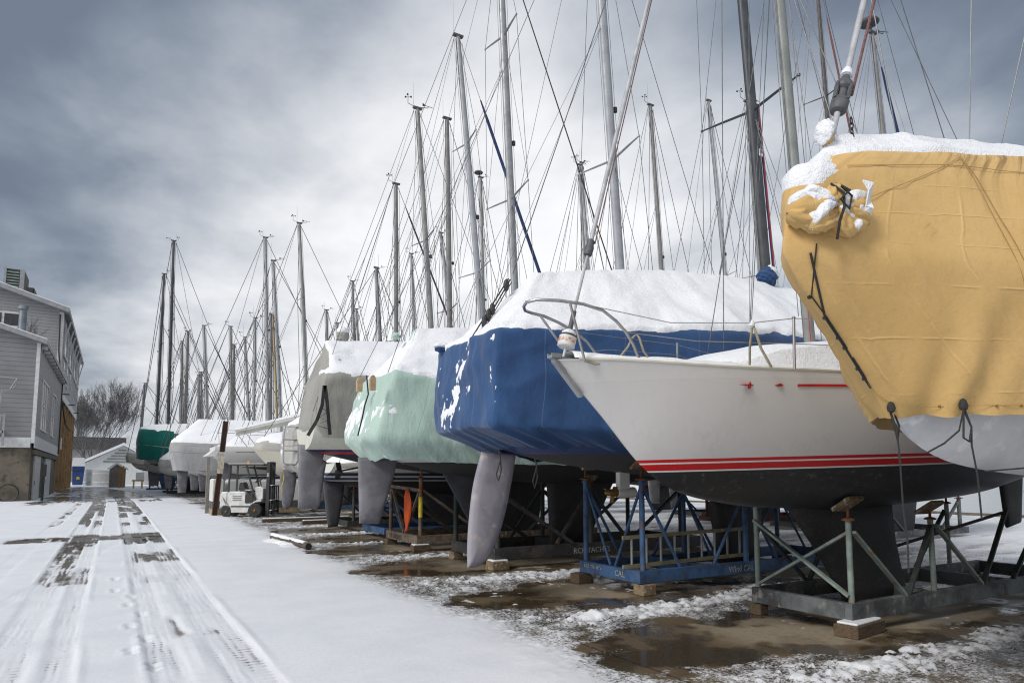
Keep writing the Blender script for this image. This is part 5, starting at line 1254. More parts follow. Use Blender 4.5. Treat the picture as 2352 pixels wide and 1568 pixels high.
row_boat('sailboat with the thicker of two masts close beside the green cover', 79, (425, 989), (432, 761), .16, 'alloy_grey', True, 3.2, 9, sheer=2.8, ridge=4.2, spread=(.45,))
row_boat('small white sailboat with blue bottom at the far end of the row', 84, (322, 1010), (333, 880), .09, 'alloy', False, 1.1, 8, 1.3, 3.3, 4.3, 'c_white', (.45,), hem=2.7, hullc=(.55, .55, .52), stripe=(.02, .06, .2), cr_mat='st_blue', crl='blue steel stand at the far end of the row', keelm='st_blue')
row_boat('sailboat with the lower of two far short masts left of the rusty pile', 96, (457, 970), (457, 861), .13, 'alloy', True, 6.5, 9, sheer=2.6, ridge=4, spread=(.5,))
row_boat('sailboat with the upper of two far short masts left of the rusty pile', 101, (464, 970), (462, 854), .14, 'alloy', True, 7.0, 9, sheer=2.6, ridge=4, spread=(.5,))
# back row
row_boat('sailboat with a slim mast seen over the peak of the drab grey cover', 62.5, (752, 784), (750, 712), .12, 'alloy_grey', True, None, 9, group=BK, spread=(.5,))
row_boat('sailboat whose stub of a mast shows just left of the grey cover peak', 66.5, (776, 790), (775, 742), .13, 'alloy', True, None, 9, group=BK, spread=(.6,), wr=.01)
row_boat('sailboat with the taller of two thin masts over the grey cover', 55, (813, 777), (810, 646), .11, 'alloy_grey', True, None, 9, group=BK, spread=(.5,))
row_boat('sailboat with the shorter of two thin masts over the grey cover', 58.6, (822, 777), (819, 710), .10, 'alloy_green', True, None, 9, group=BK, spread=(.6,))
row_boat('sailboat with a small mast just right of the drab grey cover peak', 50.5, (872, 775), (866, 617), .11, 'alloy', True, None, 9, group=BK, spread=(.5,))
row_boat('sailboat with a slim mast between the two thick grey masts', 47, (952, 761), (945, 583), .095, 'alloy', True, None, 9, group=BK, spread=(.35, .6))
row_boat('sailboat with a thin pale mast half hidden behind the capped grey mast', 42.5, (1030, 700), (1013, 535), .10, 'mast_white', True, None, 9, group=BK, spread=(.5,))
row_boat('sailboat with a radar dome on its slim mast', 36.4, (1111, 734), (1104, 408), .105, 'alloy_green', True, None, 9, group=BK, spread=(.45,), dome=True)
row_boat('sailboat with a thin pale mast left of the thick white one over the blue cover', 32.2, (1350, 590), (1336, 374), .085, 'alloy', True, None, 9, group=BK, spread=(.42,))
row_boat('sailboat whose narrow mast stands in a close pair over the blue cover', 28.4, (1343, 598), (1331, 379), .075, 'alloy_green', True, None, 9, group=BK, spread=(.5,))
row_boat('sailboat with a plain grey mast over the middle of the blue cover', 23.9, (1521, 634), (1494, 242), .10, 'alloy_grey', True, None, 9.5, group=BK, spread=(.45,))
row_boat('sailboat with a bare thin mast over the right half of the blue cover', 20.2, (1667, 640), (1628, 232), .075, 'mast_white', True, None, 9, group=BK, spread=(.5,), sp=.7, vane=0, crl='steel cradle deep in the back row behind the blue cradle')
row_boat('sailboat with a grey mast close behind the black mast', 17.0, (1748, 640), (1716, 235), .085, 'alloy_grey', True, None, 9.5, group=BK, spread=(.15, .5), crl='red oxide cradle in the back row seen under the blue covered boat', cr_mat='st_red', keelm='rudder_dark')
row_boat('sailboat with a dark brown mast and spreader left of the ochre cover', 14.0, (1903, 300), (1873, -80), .085, 'mast_brown', True, None, 9.5, group=BK, spread=(.5, .72), furl=(.05, .9, .045, 'wire_brown'), crl='dark cradle with white lettering in the back row', cr_mat='st_black', keelm='rudder_dark')
row_boat('sailboat with a dark navy furled headsail and radar dome behind the ochre cover', 11.0, (2030, 320), (2004, 77), .085, 'alloy_grey', True, None, 9, group=BK, spread=(.6,), furl=(.1, .93, .055, 'navy'), dome=True, crl='pale edged cradle in the back row at the right', cr_mat='st_rail', keelm='rudder_dark')
row_boat('sailboat with a tan wooden mast beyond the light grey tent', 90, (637, 970), (627, 724), .16, 'mast_wood', True, None, 9, group=BK, spread=(.5,))
row_boat('sailboat with a far grey mast right of the pair above the rusty pile', 94, (535, 970), (538, 791), .17, 'alloy_grey', True, None, 9, group=BK, spread=(.5,))
row_boat('sailboat with a far grey mast left of the wooden mast', 98, (622, 970), (623, 720), .17, 'alloy_grey', True, None, 9, group=BK, spread=(.5,))

# ------------------------------------------------------------------ forklift
Ff = at_z(530, 1186); Fr = at_z(598, 1186)
ang = math.atan2(Fr.y-Ff.y, Fr.x-Ff.x)
fk = thing('forklift', 'small white forklift with black mast and overhead guard dusted with snow', 'forklift', (Ff.x, Ff.y+.15, 0), (0, 0, ang))
O = Vector((Ff.x, Ff.y+.15, 0))
def L_(v): return Vector(v)+O
class FB(MB):
    def build(s, *a, **k): s.v = [tuple(Vector(v)+O) for v in s.v]; return MB.build(s, *a, **k)
M['fk_white'] = pmat('forklift_white', (.60, .60, .59), (.48, .48, .46), 3, .4, .55, 0, .05, c3=(.36, .33, .29), s3=9)
M['tyre'] = pmat('tyre_rubber', (.022, .022, .023), (.045, .045, .045), 12, .85, .95, 0, .4, 30)
W = .46
b = FB(); b.prism([(-.27, .32), (-.25, .92), (-.20, .98), (.02, 1.0), (.02, .5), (.22, .5), (.22, .32), (.1, .45), (-.1, .47)], 'y', -W, W); b.build('counterweight', M['fk_white'], fk, bevel=.03)
b = FB(); b.prism([(.03, .5), (.03, 1.0), (.72, 1.0), (.78, .93), (.78, .55), (1.0, .55), (1.06, .60), (1.3, .72), (1.42, .74), (1.42, .62), (1.2, .6), (1.0, .5), (.86, .18), (.2, .18), (.17, .40)], 'y', -W+.012, W-.012); b.build('body', M['fk_white'], fk, bevel=.015)
b = FB(); b.prism([(-.22, .985), (-.18, 1.015), (.7, 1.025), (.74, .99)], 'y', -W+.05, W-.05); b.build('snow', M['snow'], fk)
b = FB()
for z in (.62, .70, .78, .86): b.span((-.285, -W+.12, z), (-.262, W-.12, z+.03))
for z in (.66, .74, .82): b.span((.25, -W+.004, z), (.62, -W+.0135, z+.025))
b.build('vent_slot', M['black'], fk)
b = FB(); b.span((.05, -W+.002, .40), (.95, -W+.0135, .46)); b.span((.05, W-.0135, .40), (.95, W-.002, .46)); b.build('body_stripe', M['darkgrey'], fk)
b = FB(); b.tube([(1.50, -.2, .7), (1.58, -.22, 1.1), (1.6, -.16, 1.6), (1.62, -.12, 2.1)], .015, 6); b.build('hydraulic_hose', M['black'], fk, True)
def wheel(x, y, r, w, gold):
    b = FB(); b.lathe((x, y, r), [(r*.55, -w/2), (r*.9, -w/2), (r, -w*.33), (r, w*.33), (r*.9, w/2), (r*.55, w/2)], 28, axis='y')
    o = b.build('wheel', M['tyre'], fk, True)
    sgn = -1 if y < 0 else 1
    b = FB(); b.lathe((x, y+sgn*(w/2-.03), r), [(r*.56, -.02), (r*.56, .01), (r*.3, .0), (r*.28, .03), (.01, .035)], 20, axis='y'); b.build('rim', M['darkgrey'], o, True)
    b = FB(); b.lathe((x, y+sgn*(w/2+.015), r), [(r*.2, -.02), (r*.2, .015), (.01, .02)], 14, axis='y')
    for kk in range(6): b.lathe((x+r*.32*math.cos(kk*1.047), y+sgn*(w/2+.002), r+r*.32*math.sin(kk*1.047)), [(.014, -.02), (.014, .012), (.003, .016)], 6, axis='y')
    b.build('hub', M['brass'] if gold else M['darkgrey'], o, True)
    if not gold:
        b = FB(); b.tube([(x+r*1.02*math.cos(a), y-sgn*.0, r+r*1.02*math.sin(a)) for a in np.linspace(.5, 2.6, 10)], .022, 6, ov=2.2); b.build('snow', M['snow'], o, True)
for sd in (-1, 1):
    wheel(0, sd*(W-.09), .23, .16, False); wheel(1.2, sd*(W+.02), .275, .2, True)
for sd in (-1, 1):
    y = sd*(W-.06)
    b = FB(); b.bar((.06, y, .98), (.08, y, 2.08), .05, .06); b.build('guard_post', M['black'], fk)
    b = FB(); b.bar((1.14, y, .66), (.76, y, 2.08), .05, .06); b.bar((1.52, y, .78) if sd > 0 else (1.16, y, .68), (1.36, y, 2.08) if sd > 0 else (.78, y, 2.0), .045, .05); b.build('guard_post', M['black'], fk)
b = FB()
for sd in (-1, 1): b.bar((.02, sd*(W-.06), 2.11), (1.45, sd*(W-.06), 2.11), .06, .06)
for i in range(8): b.bar((.05+i*.196, -W+.06, 2.115), (.05+i*.196, W-.06, 2.115), .035, .04)
gd = b.build('overhead_guard', M['black'], fk)
b = FB(); b.span((.0, -W+.02, 2.142), (1.46, W-.02, 2.162)); b.build('snow', M['snow'], gd, bevel=.01)
b = FB(); b.lathe((.68, 0, 2.165), [(.06, 0), (.06, .05), (.05, .09), (.02, .11)], 14); b.build('beacon', pmat('amber_beacon', (.6, .3, .06), (.5, .24, .05), 8, .3), gd, True)
b = FB(); b.prism([(.38, 1.12), (.42, 1.38), (.47, 1.42), (.54, 1.40), (.60, 1.32), (.66, 1.12), (.6, 1.08), (.42, 1.06)], 'y', -.22, .22); b.prism([(.44, 1.0), (.46, 1.09), (.98, 1.06), (.98, .99)], 'y', -.23, .23); b.build('seat', M['black'], fk, bevel=.02)
b = FB(); b.prism([(.47, 1.092), (.48, 1.115), (.95, 1.085), (.96, 1.062)], 'y', -.2, .2); b.prism([(.41, 1.385), (.47, 1.435), (.55, 1.41), (.54, 1.398), (.47, 1.415)], 'y', -.2, .2); b.build('snow', M['snow'], fk)
b = FB(); c = Vector((1.16, 0, 1.5)); ax = Vector((-.55, 0, .83)).normalized(); u_ = Vector((0, 1, 0)); w_ = ax.cross(u_)
b.tube([c+(u_*math.cos(a)+w_*math.sin(a))*.19 for a in np.linspace(0, 2*PI, 25)[:-1]], .016, 6, closed=True)
for a in (.4, 2.5, 4.6): b.tube([c, c+(u_*math.cos(a)+w_*math.sin(a))*.19], .011, 5)
b.tube([c, (1.3, 0, 1.02)], .022, 6); b.build('steering_wheel', M['black'], fk, True)
b = FB(); b.prism([(1.14, .72), (1.12, 1.16), (1.3, 1.2), (1.44, 1.12), (1.44, .72)], 'y', -W+.1, W-.1); b.build('dashboard', M['fk_white'], fk, bevel=.02)
b = FB(); b.prism([(1.10, 1.16), (1.13, 1.19), (1.31, 1.235), (1.45, 1.14), (1.44, 1.12), (1.3, 1.2)], 'y', -W+.1, W-.1); b.build('snow', M['snow'], fk)
for i in range(3):
    b = FB(); x = .78+i*.07; b.tube([(x+.25, -.3, .95), (x, -.3, 1.22)], .009, 5); b.lathe((x, -.3, 1.23), [(.004, -.02), (.02, 0), (.012, .02)], 8); b.build('lever', M['black'], fk, True)
b = FB(); b.span((.76, -W-.005, .58), (1.06, -W+.02, .92)); b.build('step_recess', M['black'], fk)
b = FB()
for sd in (-1, 1):
    b.bar((1.62, sd*.30, .06), (1.62, sd*.30, 2.22), .09, .13); b.bar((1.66, sd*.20, .12), (1.66, sd*.20, 2.15), .06, .09)
for z in (.25, 1.2, 2.18): b.bar((1.64, -.34, z), (1.64, .34, z), .06, .09)
mo_ = b.build('lift_mast', M['black'], fk)
b = FB(); b.span((1.5, -.33, 2.235), (1.72, .33, 2.25)); b.build('snow', M['snow'], mo_)
b = FB(); b.tube([(1.60, 0, .15), (1.60, 0, 1.9)], .045, 10); b.build('lift_cylinder', M['darkgrey'], mo_, True)
b = FB(); b.span((1.575, -.351, 1.63), (1.665, -.346, 1.78)); b.build('warning_sticker', M['letter'], mo_)
b = FB()
for z in (.22, .62): b.span((1.76, -.46, z-.05), (1.82, .46, z+.05))
for y in (-.42, -.2, 0, .2, .42): b.bar((1.80, y, .28), (1.80, y, 1.25), .03, .04)
b.bar((1.80, -.44, 1.25), (1.80, .44, 1.25), .04, .04); cr_ = b.build('carriage', M['black'], fk)
for y in (-.28, .28):
    b = FB(); b.prism([(1.83, .06), (1.83, .68), (1.88, .68), (1.88, .12), (2.7, .085), (2.74, .07)], 'y', y-.05, y+.05); b.build('fork', M['black'], fk)
b = FB()
for z in (.68, .275, 1.27): b.span((1.75, -.44, z), (1.84, .44, z+.018))
b.build('snow', M['snow'], cr_)

# ------------------------------------------------------------------ white tank with dark band, posts, steel pile
B0 = at_z(476, 1179); B1 = at_z(500, 1184)
tk = thing('storage_tank', 'white steel tank with a dark band and rusty base behind the forklift', 'tank', (B0.x, B0.y, 0))
tx, ty = B0.x, 31.6
t_ = NT('tank_paint'); v_ = t_.obj(); z_ = t_.sep(v_)[2]
n_ = t_.noise(t_.stretch(v_, (3, 3, .6)), 3, 5, .65)
zz = t_.math('ADD', z_, t_.math('MULTIPLY', n_, .05))
c_ = t_.mix(t_.mapr(zz, .28, .30), t_.mix(t_.mapr(n_, .35, .65), (.22, .15, .08), (.36, .30, .2)), (.085, .085, .08))
c_ = t_.mix(t_.mapr(zz, .60, .615), c_, t_.mix(t_.mapr(n_, .5, .75), (.62, .62, .60), (.45, .42, .36)))
tankm = t_.out(c_, .6)
b = MB()
b.span((tx, ty-.1, .02), (tx+.42, ty+1.0, 1.50)); b.build('end_box', tankm, tk, bevel=.03)
b = MB(); b.span((tx+.62, ty-.25, .02), (tx+3.6, ty+1.0, 1.46)); o = b.build('tank_body', tankm, tk, bevel=.04)
b = MB(); b.span((tx+.66, ty-.2, 1.462), (tx+3.56, ty+.95, 1.50)); b.build('snow', M['snow'], o, bevel=.015)
b = MB(); b.span((tx+.03, ty-.07, 1.502), (tx+.39, ty+.97, 1.535)); b.build('snow', M['snow'], tk, bevel=.012)
b = MB(); b.lathe((tx+1.25, ty-.26, .98), [(.05, -.02), (.05, .0), (.03, .02), (.01, .025)], 10, axis='y', ); b.build('drain_cap', M['brass'], o, True)
b = MB(); b.lathe((tx+1.3, ty+.2, 1.48), [(.2, 0), (.2, .05), (.17, .07), (.01, .075)], 16); b.build('filler_lid', M['st_grey'], o, True)
pp = at_z(485, 1181)
pile = thing('steel_pile', 'tall leaning rusty steel pile with a pale lower sleeve beside the white tank', 'post', (pp.x, 31.15, 0))
p0 = Vector((pp.x, 31.15, 0)); p1 = Vector((pp.x+.30, 31.15, at_y(494, 966, 31.15).z))
b = MB()
for dx in (-.09, .09): b.bar(p0+Vector((dx, 0, 0)), p1+Vector((dx, 0, 0)), .16, .025, up=(1, 0, 0))
b.bar(p0, p1, .022, .18, up=(1, 0, 0)); b.build('web', pmat('pile_rust', (.085, .045, .03), (.05, .032, .028), 3, .85, .95, .1, .4, 30, c3=(.13, .07, .03), s3=12), pile)
f_ = p0+(p1-p0)*.44; g_ = p0+(p1-p0)*.66
b = MB(); b.bar(f_+Vector((0, -.11, 0)), g_+Vector((0, -.11, 0)), .235, .03, up=(0, 1, 0)); b.build('sleeve', pmat('pile_sleeve', (.50, .46, .38), (.36, .31, .24), 6, .8, .9, 0, .3, c3=(.25, .13, .06), s3=14), pile)
b = MB(); b.tube([p1+Vector((.07*math.cos(a), 0, .05+.07*math.sin(a))) for a in np.linspace(0, 2*PI, 13)[:-1]], .014, 6, closed=True); b.build('lifting_eye', M['black'], pile, True)
b = MB(); b.box(g_+Vector((0, -.11, .012)), (.24, .06, .03)); b.build('snow', M['snow'], pile)
pst = thing('timber_post', 'short weathered timber post standing behind the white tank', 'post', (at_y(479, 1140, 32.9).x, 32.9, 0))
q = at_y(479, 1050, 32.9); b = MB(); b.bar((q.x+.02, 32.9, 0), (q.x, 32.9, q.z), .16, .14); b.build('post', pmat('weathered_post', (.24, .22, .20), (.16, .15, .135), 5, .9, .95, 0, .4, 30, st=(6, 6, 1)), pst)

# ------------------------------------------------------------------ pipe lying in the snow
a_, c_ = at_z(626, 1232, .08), at_z(709, 1254, .08)
pi_ = thing('pipe', 'rusty pipe half buried in snow beside the tyre tracks', 'pipe', (a_.x, a_.y, 0))
dv = (c_-a_)
b = MB(); b.tube([a_, a_+dv*.55, a_+dv*.56, a_+dv*.62, a_+dv*.63, c_], [.075, .075, .088, .088, .075, .075], 16, cap=False); b.tube([c_, c_-dv*.06], .064, 16); b.build('tube', pmat('pipe_rust', (.11, .08, .06), (.06, .05, .045), 6, .8, .9, .1, .3), pi_, True)
b = MB(); b.tube([c_+dv*.001, c_+dv*.0015], .066, 16); b.build('bore', M['black'], pi_, True)
b = MB(); pts = [a_+dv*(i/12)+Vector((0, 0, .045)) for i in range(12)]; b.tube(pts, [.055+.02*random.random() for _ in pts], 10, ov=1.0); b.build('snow', M['snow'], pi_, True)
side = Vector((-dv.y, dv.x, 0)).normalized()*-.16
G = []
for i in range(30):
    f = i/29; w = .20+.08*math.sin(f*9)+.05*math.sin(f*23)
    for j in range(9):
        e = (j/8-.5)*2; G.append(tuple(a_+dv*(.02+f*.8)+side*(1.0+.2*math.sin(f*7))+side.normalized()*e*w+Vector((0, 0, -.085+.10*max(0, 1-e*e)*min(1, 6*f, 6*(1-f))*(.7+.3*math.sin(f*31+j))))))
idx = np.arange(270).reshape(30, 9)
npmesh('snow_bank', np.array(G), np.stack([idx[:-1, :-1], idx[1:, :-1], idx[1:, 1:], idx[:-1, 1:]], -1).reshape(-1, 4), M['snow'], pi_)

# ------------------------------------------------------------------ timber and planks lying about under the boats
for i, (x, y, l, rz, lab) in enumerate(((6.3, 25.9, 3.2, .02, 'snowy timber beam lying on the ground right of the forklift forks'), (7.4, 24.3, 3.4, .08, 'snowy timber beam lying deeper behind the grey rudders'))):
    o = thing('timber_beam', lab, 'timber', (x, y, 0), (0, 0, rz), 'timbers lying on the ground')
    b = MB(); b.box((x, y, .065), (l, .15, .12)); b.build('beam', M['wood'], o, bevel=.01)
    b = MB(); b.box((x, y, .138), (l*.98, .145, .03)); b.build('snow', M['snow_far'], o, bevel=.012)
# ------------------------------------------------------------------ boatyard buildings on the left
def siding(name, c1, pitch=.30, sc=1.0):
    t = NT(name); v = t.obj(); s_ = t.sep(v)
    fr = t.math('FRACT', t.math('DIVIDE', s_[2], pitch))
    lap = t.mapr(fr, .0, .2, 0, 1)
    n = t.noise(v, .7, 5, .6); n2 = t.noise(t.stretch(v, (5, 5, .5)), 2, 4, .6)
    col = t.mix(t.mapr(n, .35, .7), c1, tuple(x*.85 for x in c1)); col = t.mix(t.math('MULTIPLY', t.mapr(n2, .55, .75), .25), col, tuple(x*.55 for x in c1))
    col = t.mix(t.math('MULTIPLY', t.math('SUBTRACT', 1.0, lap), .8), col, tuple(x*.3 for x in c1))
    return t.out(col, .6, 0, t.bump(fr, .6, .03))
def brickm(name, c1, c2, mort):
    t = NT(name); v = t.obj(); s_ = t.sep(v)
    cv = t.n.new('ShaderNodeCombineXYZ'); t.l.new(t.math('ADD', s_[0], s_[1]), cv.inputs[0]); t.l.new(s_[2], cv.inputs[1])
    b = t.n.new('ShaderNodeTexBrick'); t.l.new(cv.outputs[0], b.inputs['Vector']); b.inputs['Scale'].default_value = 1
    b.inputs['Brick Width'].default_value = .42; b.inputs['Row Height'].default_value = .16; b.inputs['Mortar Size'].default_value = .012
    b.inputs['Color1'].default_value = rgba(c1); b.inputs['Color2'].default_value = rgba(c2); b.inputs['Mortar'].default_value = rgba(mort)
    n = t.noise(v, .9, 6, .65); col = t.mix(t.math('MULTIPLY', t.mapr(n, .46, .72), .6), b.outputs['Color'], (.12, .085, .055))
    return t.out(col, .9, 0, t.bump(t.noise(v, 12, 4), .5, .03))
M['sid'] = siding('grey_clapboard', (.235, .24, .25)); M['sid2'] = siding('pale_clapboard', (.29, .295, .305)); M['trimw'] = pmat('white_trim', (.62, .63, .63), (.52, .53, .53), 4, .6, .7)
M['conc'] = pmat('stained_concrete', (.155, .135, .105), (.085, .072, .055), .9, .9, .95, 0, .4, 12, c3=(.05, .042, .035), s3=2.2)
M['brick'] = brickm('tan_brick', (.42, .28, .14), (.33, .21, .105), (.30, .23, .15))
M['glass'] = pmat('dark_window', (.02, .024, .028), (.035, .04, .045), .8, .12, .2, 0, 0)
M['roofsnow'] = M['snow_far']; M['roofedge'] = pmat('grey_fascia', (.30, .315, .32), (.24, .25, .26), 4, .6, .7)
XW = -4.55
def window(root, x, y0, y1, z0, z1, fr='trimw', name='window', panes=1):
    """window in a wall facing +x at x"""
    b = MB(); w = .11
    b.span((x, y0-w, z1), (x+.07, y1+w, z1+w*1.4)); b.span((x, y0-w, z0-w), (x+.09, y1+w, z0)); b.span((x, y0-w, z0+.002), (x+.06, y0, z1-.002)); b.span((x, y1, z0+.002), (x+.06, y1+w, z1-.002)); b.span((x+.001, y0+.002, (z0+z1)/2-.04), (x+.05, y1-.002, (z0+z1)/2+.04))
    for i in range(1, panes): y = y0+(y1-y0)*i/panes; b.span((x+.002, y-.06, z0+.003), (x+.055, y+.06, z1-.003))
    o = b.build(name, M[fr], root)
    g = MB(); g.span((x-.02, y0, z0), (x+.015, y1, z1)); g.build('pane', M['glass'], o)
    return o
lowb = thing('house', 'lower gabled building with grey clapboard on a stained concrete base, at the left edge', 'building', (-9, 60, 0))
yA, yB = 54.0, 76.5
zb, ze, zr = 3.75, 10.36, 12.2; xr = -10.5
b = MB(); b.prism([(XW-.12, 0), (XW-.12, zb), (2*xr-XW, zb), (2*xr-XW, 0)], 'y', yA+.12, yB); b.build('concrete_base', M['conc'], lowb)
b = MB(); b.prism([(XW, zb), (XW, ze), (xr, zr), (2*xr-XW, ze), (2*xr-XW, zb)], 'y', yA, yB); b.build('wall', M['sid'], lowb)
b = MB(); b.span((XW-.16, yA-.03, zb+.001), (XW+.04, yA+.16, ze-.02)); b.span((XW+.001, yA+.17, zb-.3), (XW+.05, yB, zb+.5)); b.span((2*xr-XW, yA-.035, zb-.3), (XW-.17, yA-.001, zb+.35)); b.build('corner_trim', M['trimw'], lowb)
b = MB(); sl = (zr-ze)/(xr-XW)
b.prism([(XW+.42, ze+sl*.42), (XW+.42, ze+sl*.42+.30), (xr, zr+.34), (2*xr-XW-.75, ze+.0), (2*xr-XW-.75, ze-.3), (xr, zr+.03)], 'y', yA-.55, yB+.4); o = b.build('roof', M['roofedge'], lowb)
b = MB(); b.prism([(XW+.40, ze+sl*.40+.30), (XW+.40, ze+sl*.40+.36), (xr, zr+.41), (xr, zr+.345)], 'y', yA-.5, yB+.38); b.build('snow', M['snow_far'], o)
b = MB()
for i in range(12): y = yA+1+i*1.85; b = MB(); b.span((XW+.02, y-.25, ze-.28), (XW+.36, y+.25, ze-.06)); b.build('eave_bracket', M['trimw'], lowb)

for y0, y1 in ((57.5, 62.2), (66.3, 69.5)): window(lowb, XW+.0, y0, y1, 4.9, 8.2, panes=3 if y1-y0 > 4 else 2)
for y0, y1, m_ in ((56.2, 60.2, 'trimw'), (64.5, 69.5, 'trimw')):
    b = MB(); b.span((XW-.125, y0, .05), (XW-.02, y1, 3.0)); d = b.build('door', M[m_], lowb)
    b = MB(); b.span((XW-.02, y0+.3, 1.0), (XW-.0, y0+.5, 1.3)); b.build('door_handle', M['darkgrey'], d)
    b = MB(); b.span((XW-.12, y1+.05, .02), (XW-.03, y1+2.3, 3.0)); b.build('doorway', M['black'], lowb)
b = MB(); b.span((XW-.12, 54.5, 3.02), (XW+.10, 76.4, 3.35)); b.build('lintel', M['conc'], lowb)
b = MB(); b.tube([(-3.95, 54.6, 0), (-3.95, 54.6, 1.9)], .08, 8); b.span((-4.1, 54.45, 1.6), (-3.8, 54.75, 2.4)); b.build('electric_box', M['st_dark'], lowb)
b = MB(); b.tube([(-5.75, yA-.25, .62+.55*math.sin(a)) if False else (-5.72+.55*math.cos(a), yA-.12, .55+.55*math.sin(a)) for a in np.linspace(0, 2*PI, 25)[:-1]], .055, 6, closed=True); ho = b.build('hoop', M['black'])
tag(ho, 'black hoop of pipe leaning against the concrete base of the left building', 'hoop')
b = MB(); b.lathe((-5.78, 56, 11.25), [(.26, 0), (.24, .1), (.24, 1.55), (.34, 1.6), (.34, 1.8), (.3, 1.85)], 16); o = b.build('vent_pipe', pmat('galvanised', (.22, .24, .27), (.16, .18, .2), 3, .4, .5, .6), lowb, True)
b = MB(); b.tube([(XW+.1, yB-1.0, ze-.1), (XW+.1, yB-1.0, 4.0), (XW+.1, yB-1.2, 3.6)], .06, 6); b.build('downspout', M['st_dark'], lowb, True)
# balcony corner and clothes rail on the front
b = MB()
b.span((-7.2, yA-1.2, 4.3), (-6.05, yA-.02, 4.45)); b.span((-7.2, yA-1.2, 5.35), (-6.05, yA-1.08, 5.45))
for i in range(6): b.span((-6.95+i*.17, yA-1.19, 4.46), (-6.9+i*.17, yA-1.10, 5.34))
b.span((-6.12, yA-1.2, 3.5), (-6.0, yA-1.05, 5.5)); b.build('balcony', M['roofedge'], lowb)
b = MB(); b.tube([(-7.2, yA-.1, 8.0), (-5.6, yA-.5, 7.85), (-5.65, yA-.9, 7.3), (-6.0, yA-1.0, 7.0), (-7.2, yA-1.0, 7.05)], .035, 6); b.tube([(-5.6, yA-.5, 7.85), (-5.95, yA-.95, 6.95)], .03, 6); b.tube([(-6.3, yA-1, 7.0), (-6.35, yA-1, 5.4)], .03, 6); b.build('awning_frame', M['steel'], lowb, True)

XU = -4.82
upb = thing('house', 'tall gabled building with pale clapboard over tan brick, behind the lower one', 'building', (-10, 95, 0))
yC, yD = 77.0, 112.0; ZB, ZE, ZR = 9.6, 17.2, 20.4; XR = -15.0
b = MB(); b.prism([(XU-.25, 0), (XU-.25, ZB), (2*XR-XU, ZB), (2*XR-XU, 0)], 'y', yC+.2, yD-.2); b.build('brick_wall', M['brick'], upb)
b = MB(); b.prism([(XU, ZB), (XU, ZE), (XR, ZR), (2*XR-XU, ZE), (2*XR-XU, ZB)], 'y', yC, yD); b.build('wall', M['sid2'], upb)
sl = (ZR-ZE)/(XR-XU)
b = MB(); b.prism([(XU+.52, ZE+sl*.52), (XU+.52, ZE+sl*.52+.42), (XR, ZR+.46), (2*XR-XU-1, ZE), (2*XR-XU-1, ZE-.4), (XR, ZR+.03)], 'y', yC-.9, yD+.9); o = b.build('roof', M['roofedge'], upb)
b = MB(); b.prism([(XU+.5, ZE+sl*.5+.42), (XU+.5, ZE+sl*.5+.5), (XR, ZR+.55), (XR, ZR+.465)], 'y', yC-.85, yD+.85); b.build('snow', M['snow_far'], o)
b = MB(); b.span((XU-.3, yC-.04, ZB), (XU+.06, yC+.35, ZE-.05)); b.span((XU+.002, yC+.36, ZB-.35), (XU+.07, yD, ZB+.35)); b.span((XU+.003, yD-.4, ZB+.36), (XU+.065, yD+.05, ZE-.5)); b.build('corner_trim', M['trimw'], upb)
for y0 in (80.5, 89.5, 99, 106.5):
    b = MB(); b.span((XU-.15, y0, ZE-3.6), (XU+.015, y0+4.2, ZE-.9)); b.build('loft_opening', M['glass'], upb)
    b = MB()
    for y in (y0-.5, y0+4.7): b.bar((XU+.05, y, ZE-2.4), (XU+.48, y, ZE-.35), .16, .12); b.span((XU+.012, y-.12, ZE-3.6), (XU+.12, y+.12, ZE-.5))
    b.span((XU+.02, y0-.4, ZE-3.85), (XU+.16, y0+4.6, ZE-3.62)); b.build('bracket_frame', M['trimw'], upb)
for y0 in (81.5, 86.5, 93, 99.5, 104, 108): window(upb, XU, y0, y0+2.2, ZB+1.5, ZB+3.9)
for i, y0 in enumerate((79.2, 83.8, 88.5, 93.5, 98.5, 103.5, 108)):
    for z0, z1 in ((.1, 3.4), (5.0, 8.6)):
        b = MB(); b.span((XU-.3, y0, z0), (XU-.235, y0+1.9, z1)); b.build('brick_recess', M['mast_brown'] if z0 < 1 else M['wood'], upb)
    b = MB(); b.span((XU-.29, y0-.55, .02), (XU+.05, y0-.2, 9.2)); b.build('pilaster', M['brick'], upb)
b = MB(); b.span((XU-.24, 86, 4.4), (XU-.1, 88, 5.6)); b.build('wall_sign', M['trimw'], upb)
b = MB(); b.tube([(XU-.25, yC-.1, ZE-.3), (XU-.2, yC-.1, 13.5), (XU-.05, yC-.1, 12.2), (XU-.05, yC-.1, 9.6)], .07, 6); b.build('downspout', M['black'], upb, True)
b = MB(); b.tube([(XU+.1, 79, 9.4), (XU+.1, 88, 7.2), (XU+.1, 98, 7.0)], .07, 6); b.build('conduit', M['st_dark'], upb, True)
for y in (80, 92, 104): b = MB(); b.tube([(XU-.2, y, 9.6), (XU+.7, y, 9.6)], .06, 6); b.build('pipe_stub', M['black'], upb, True)
b = MB(); b.span((-11.2, yC-.03, 15.3), (-8.05, yC+.05, 16.75)); g = b.build('gable_window', M['trimw'], upb)
for x0, x1 in ((-11, -9.55), (-9.35, -8.25)):
    b = MB(); b.span((x0, yC-.06, 15.45), (x1, yC-.035, 16.55)); b.build('pane', M['glass'], g)
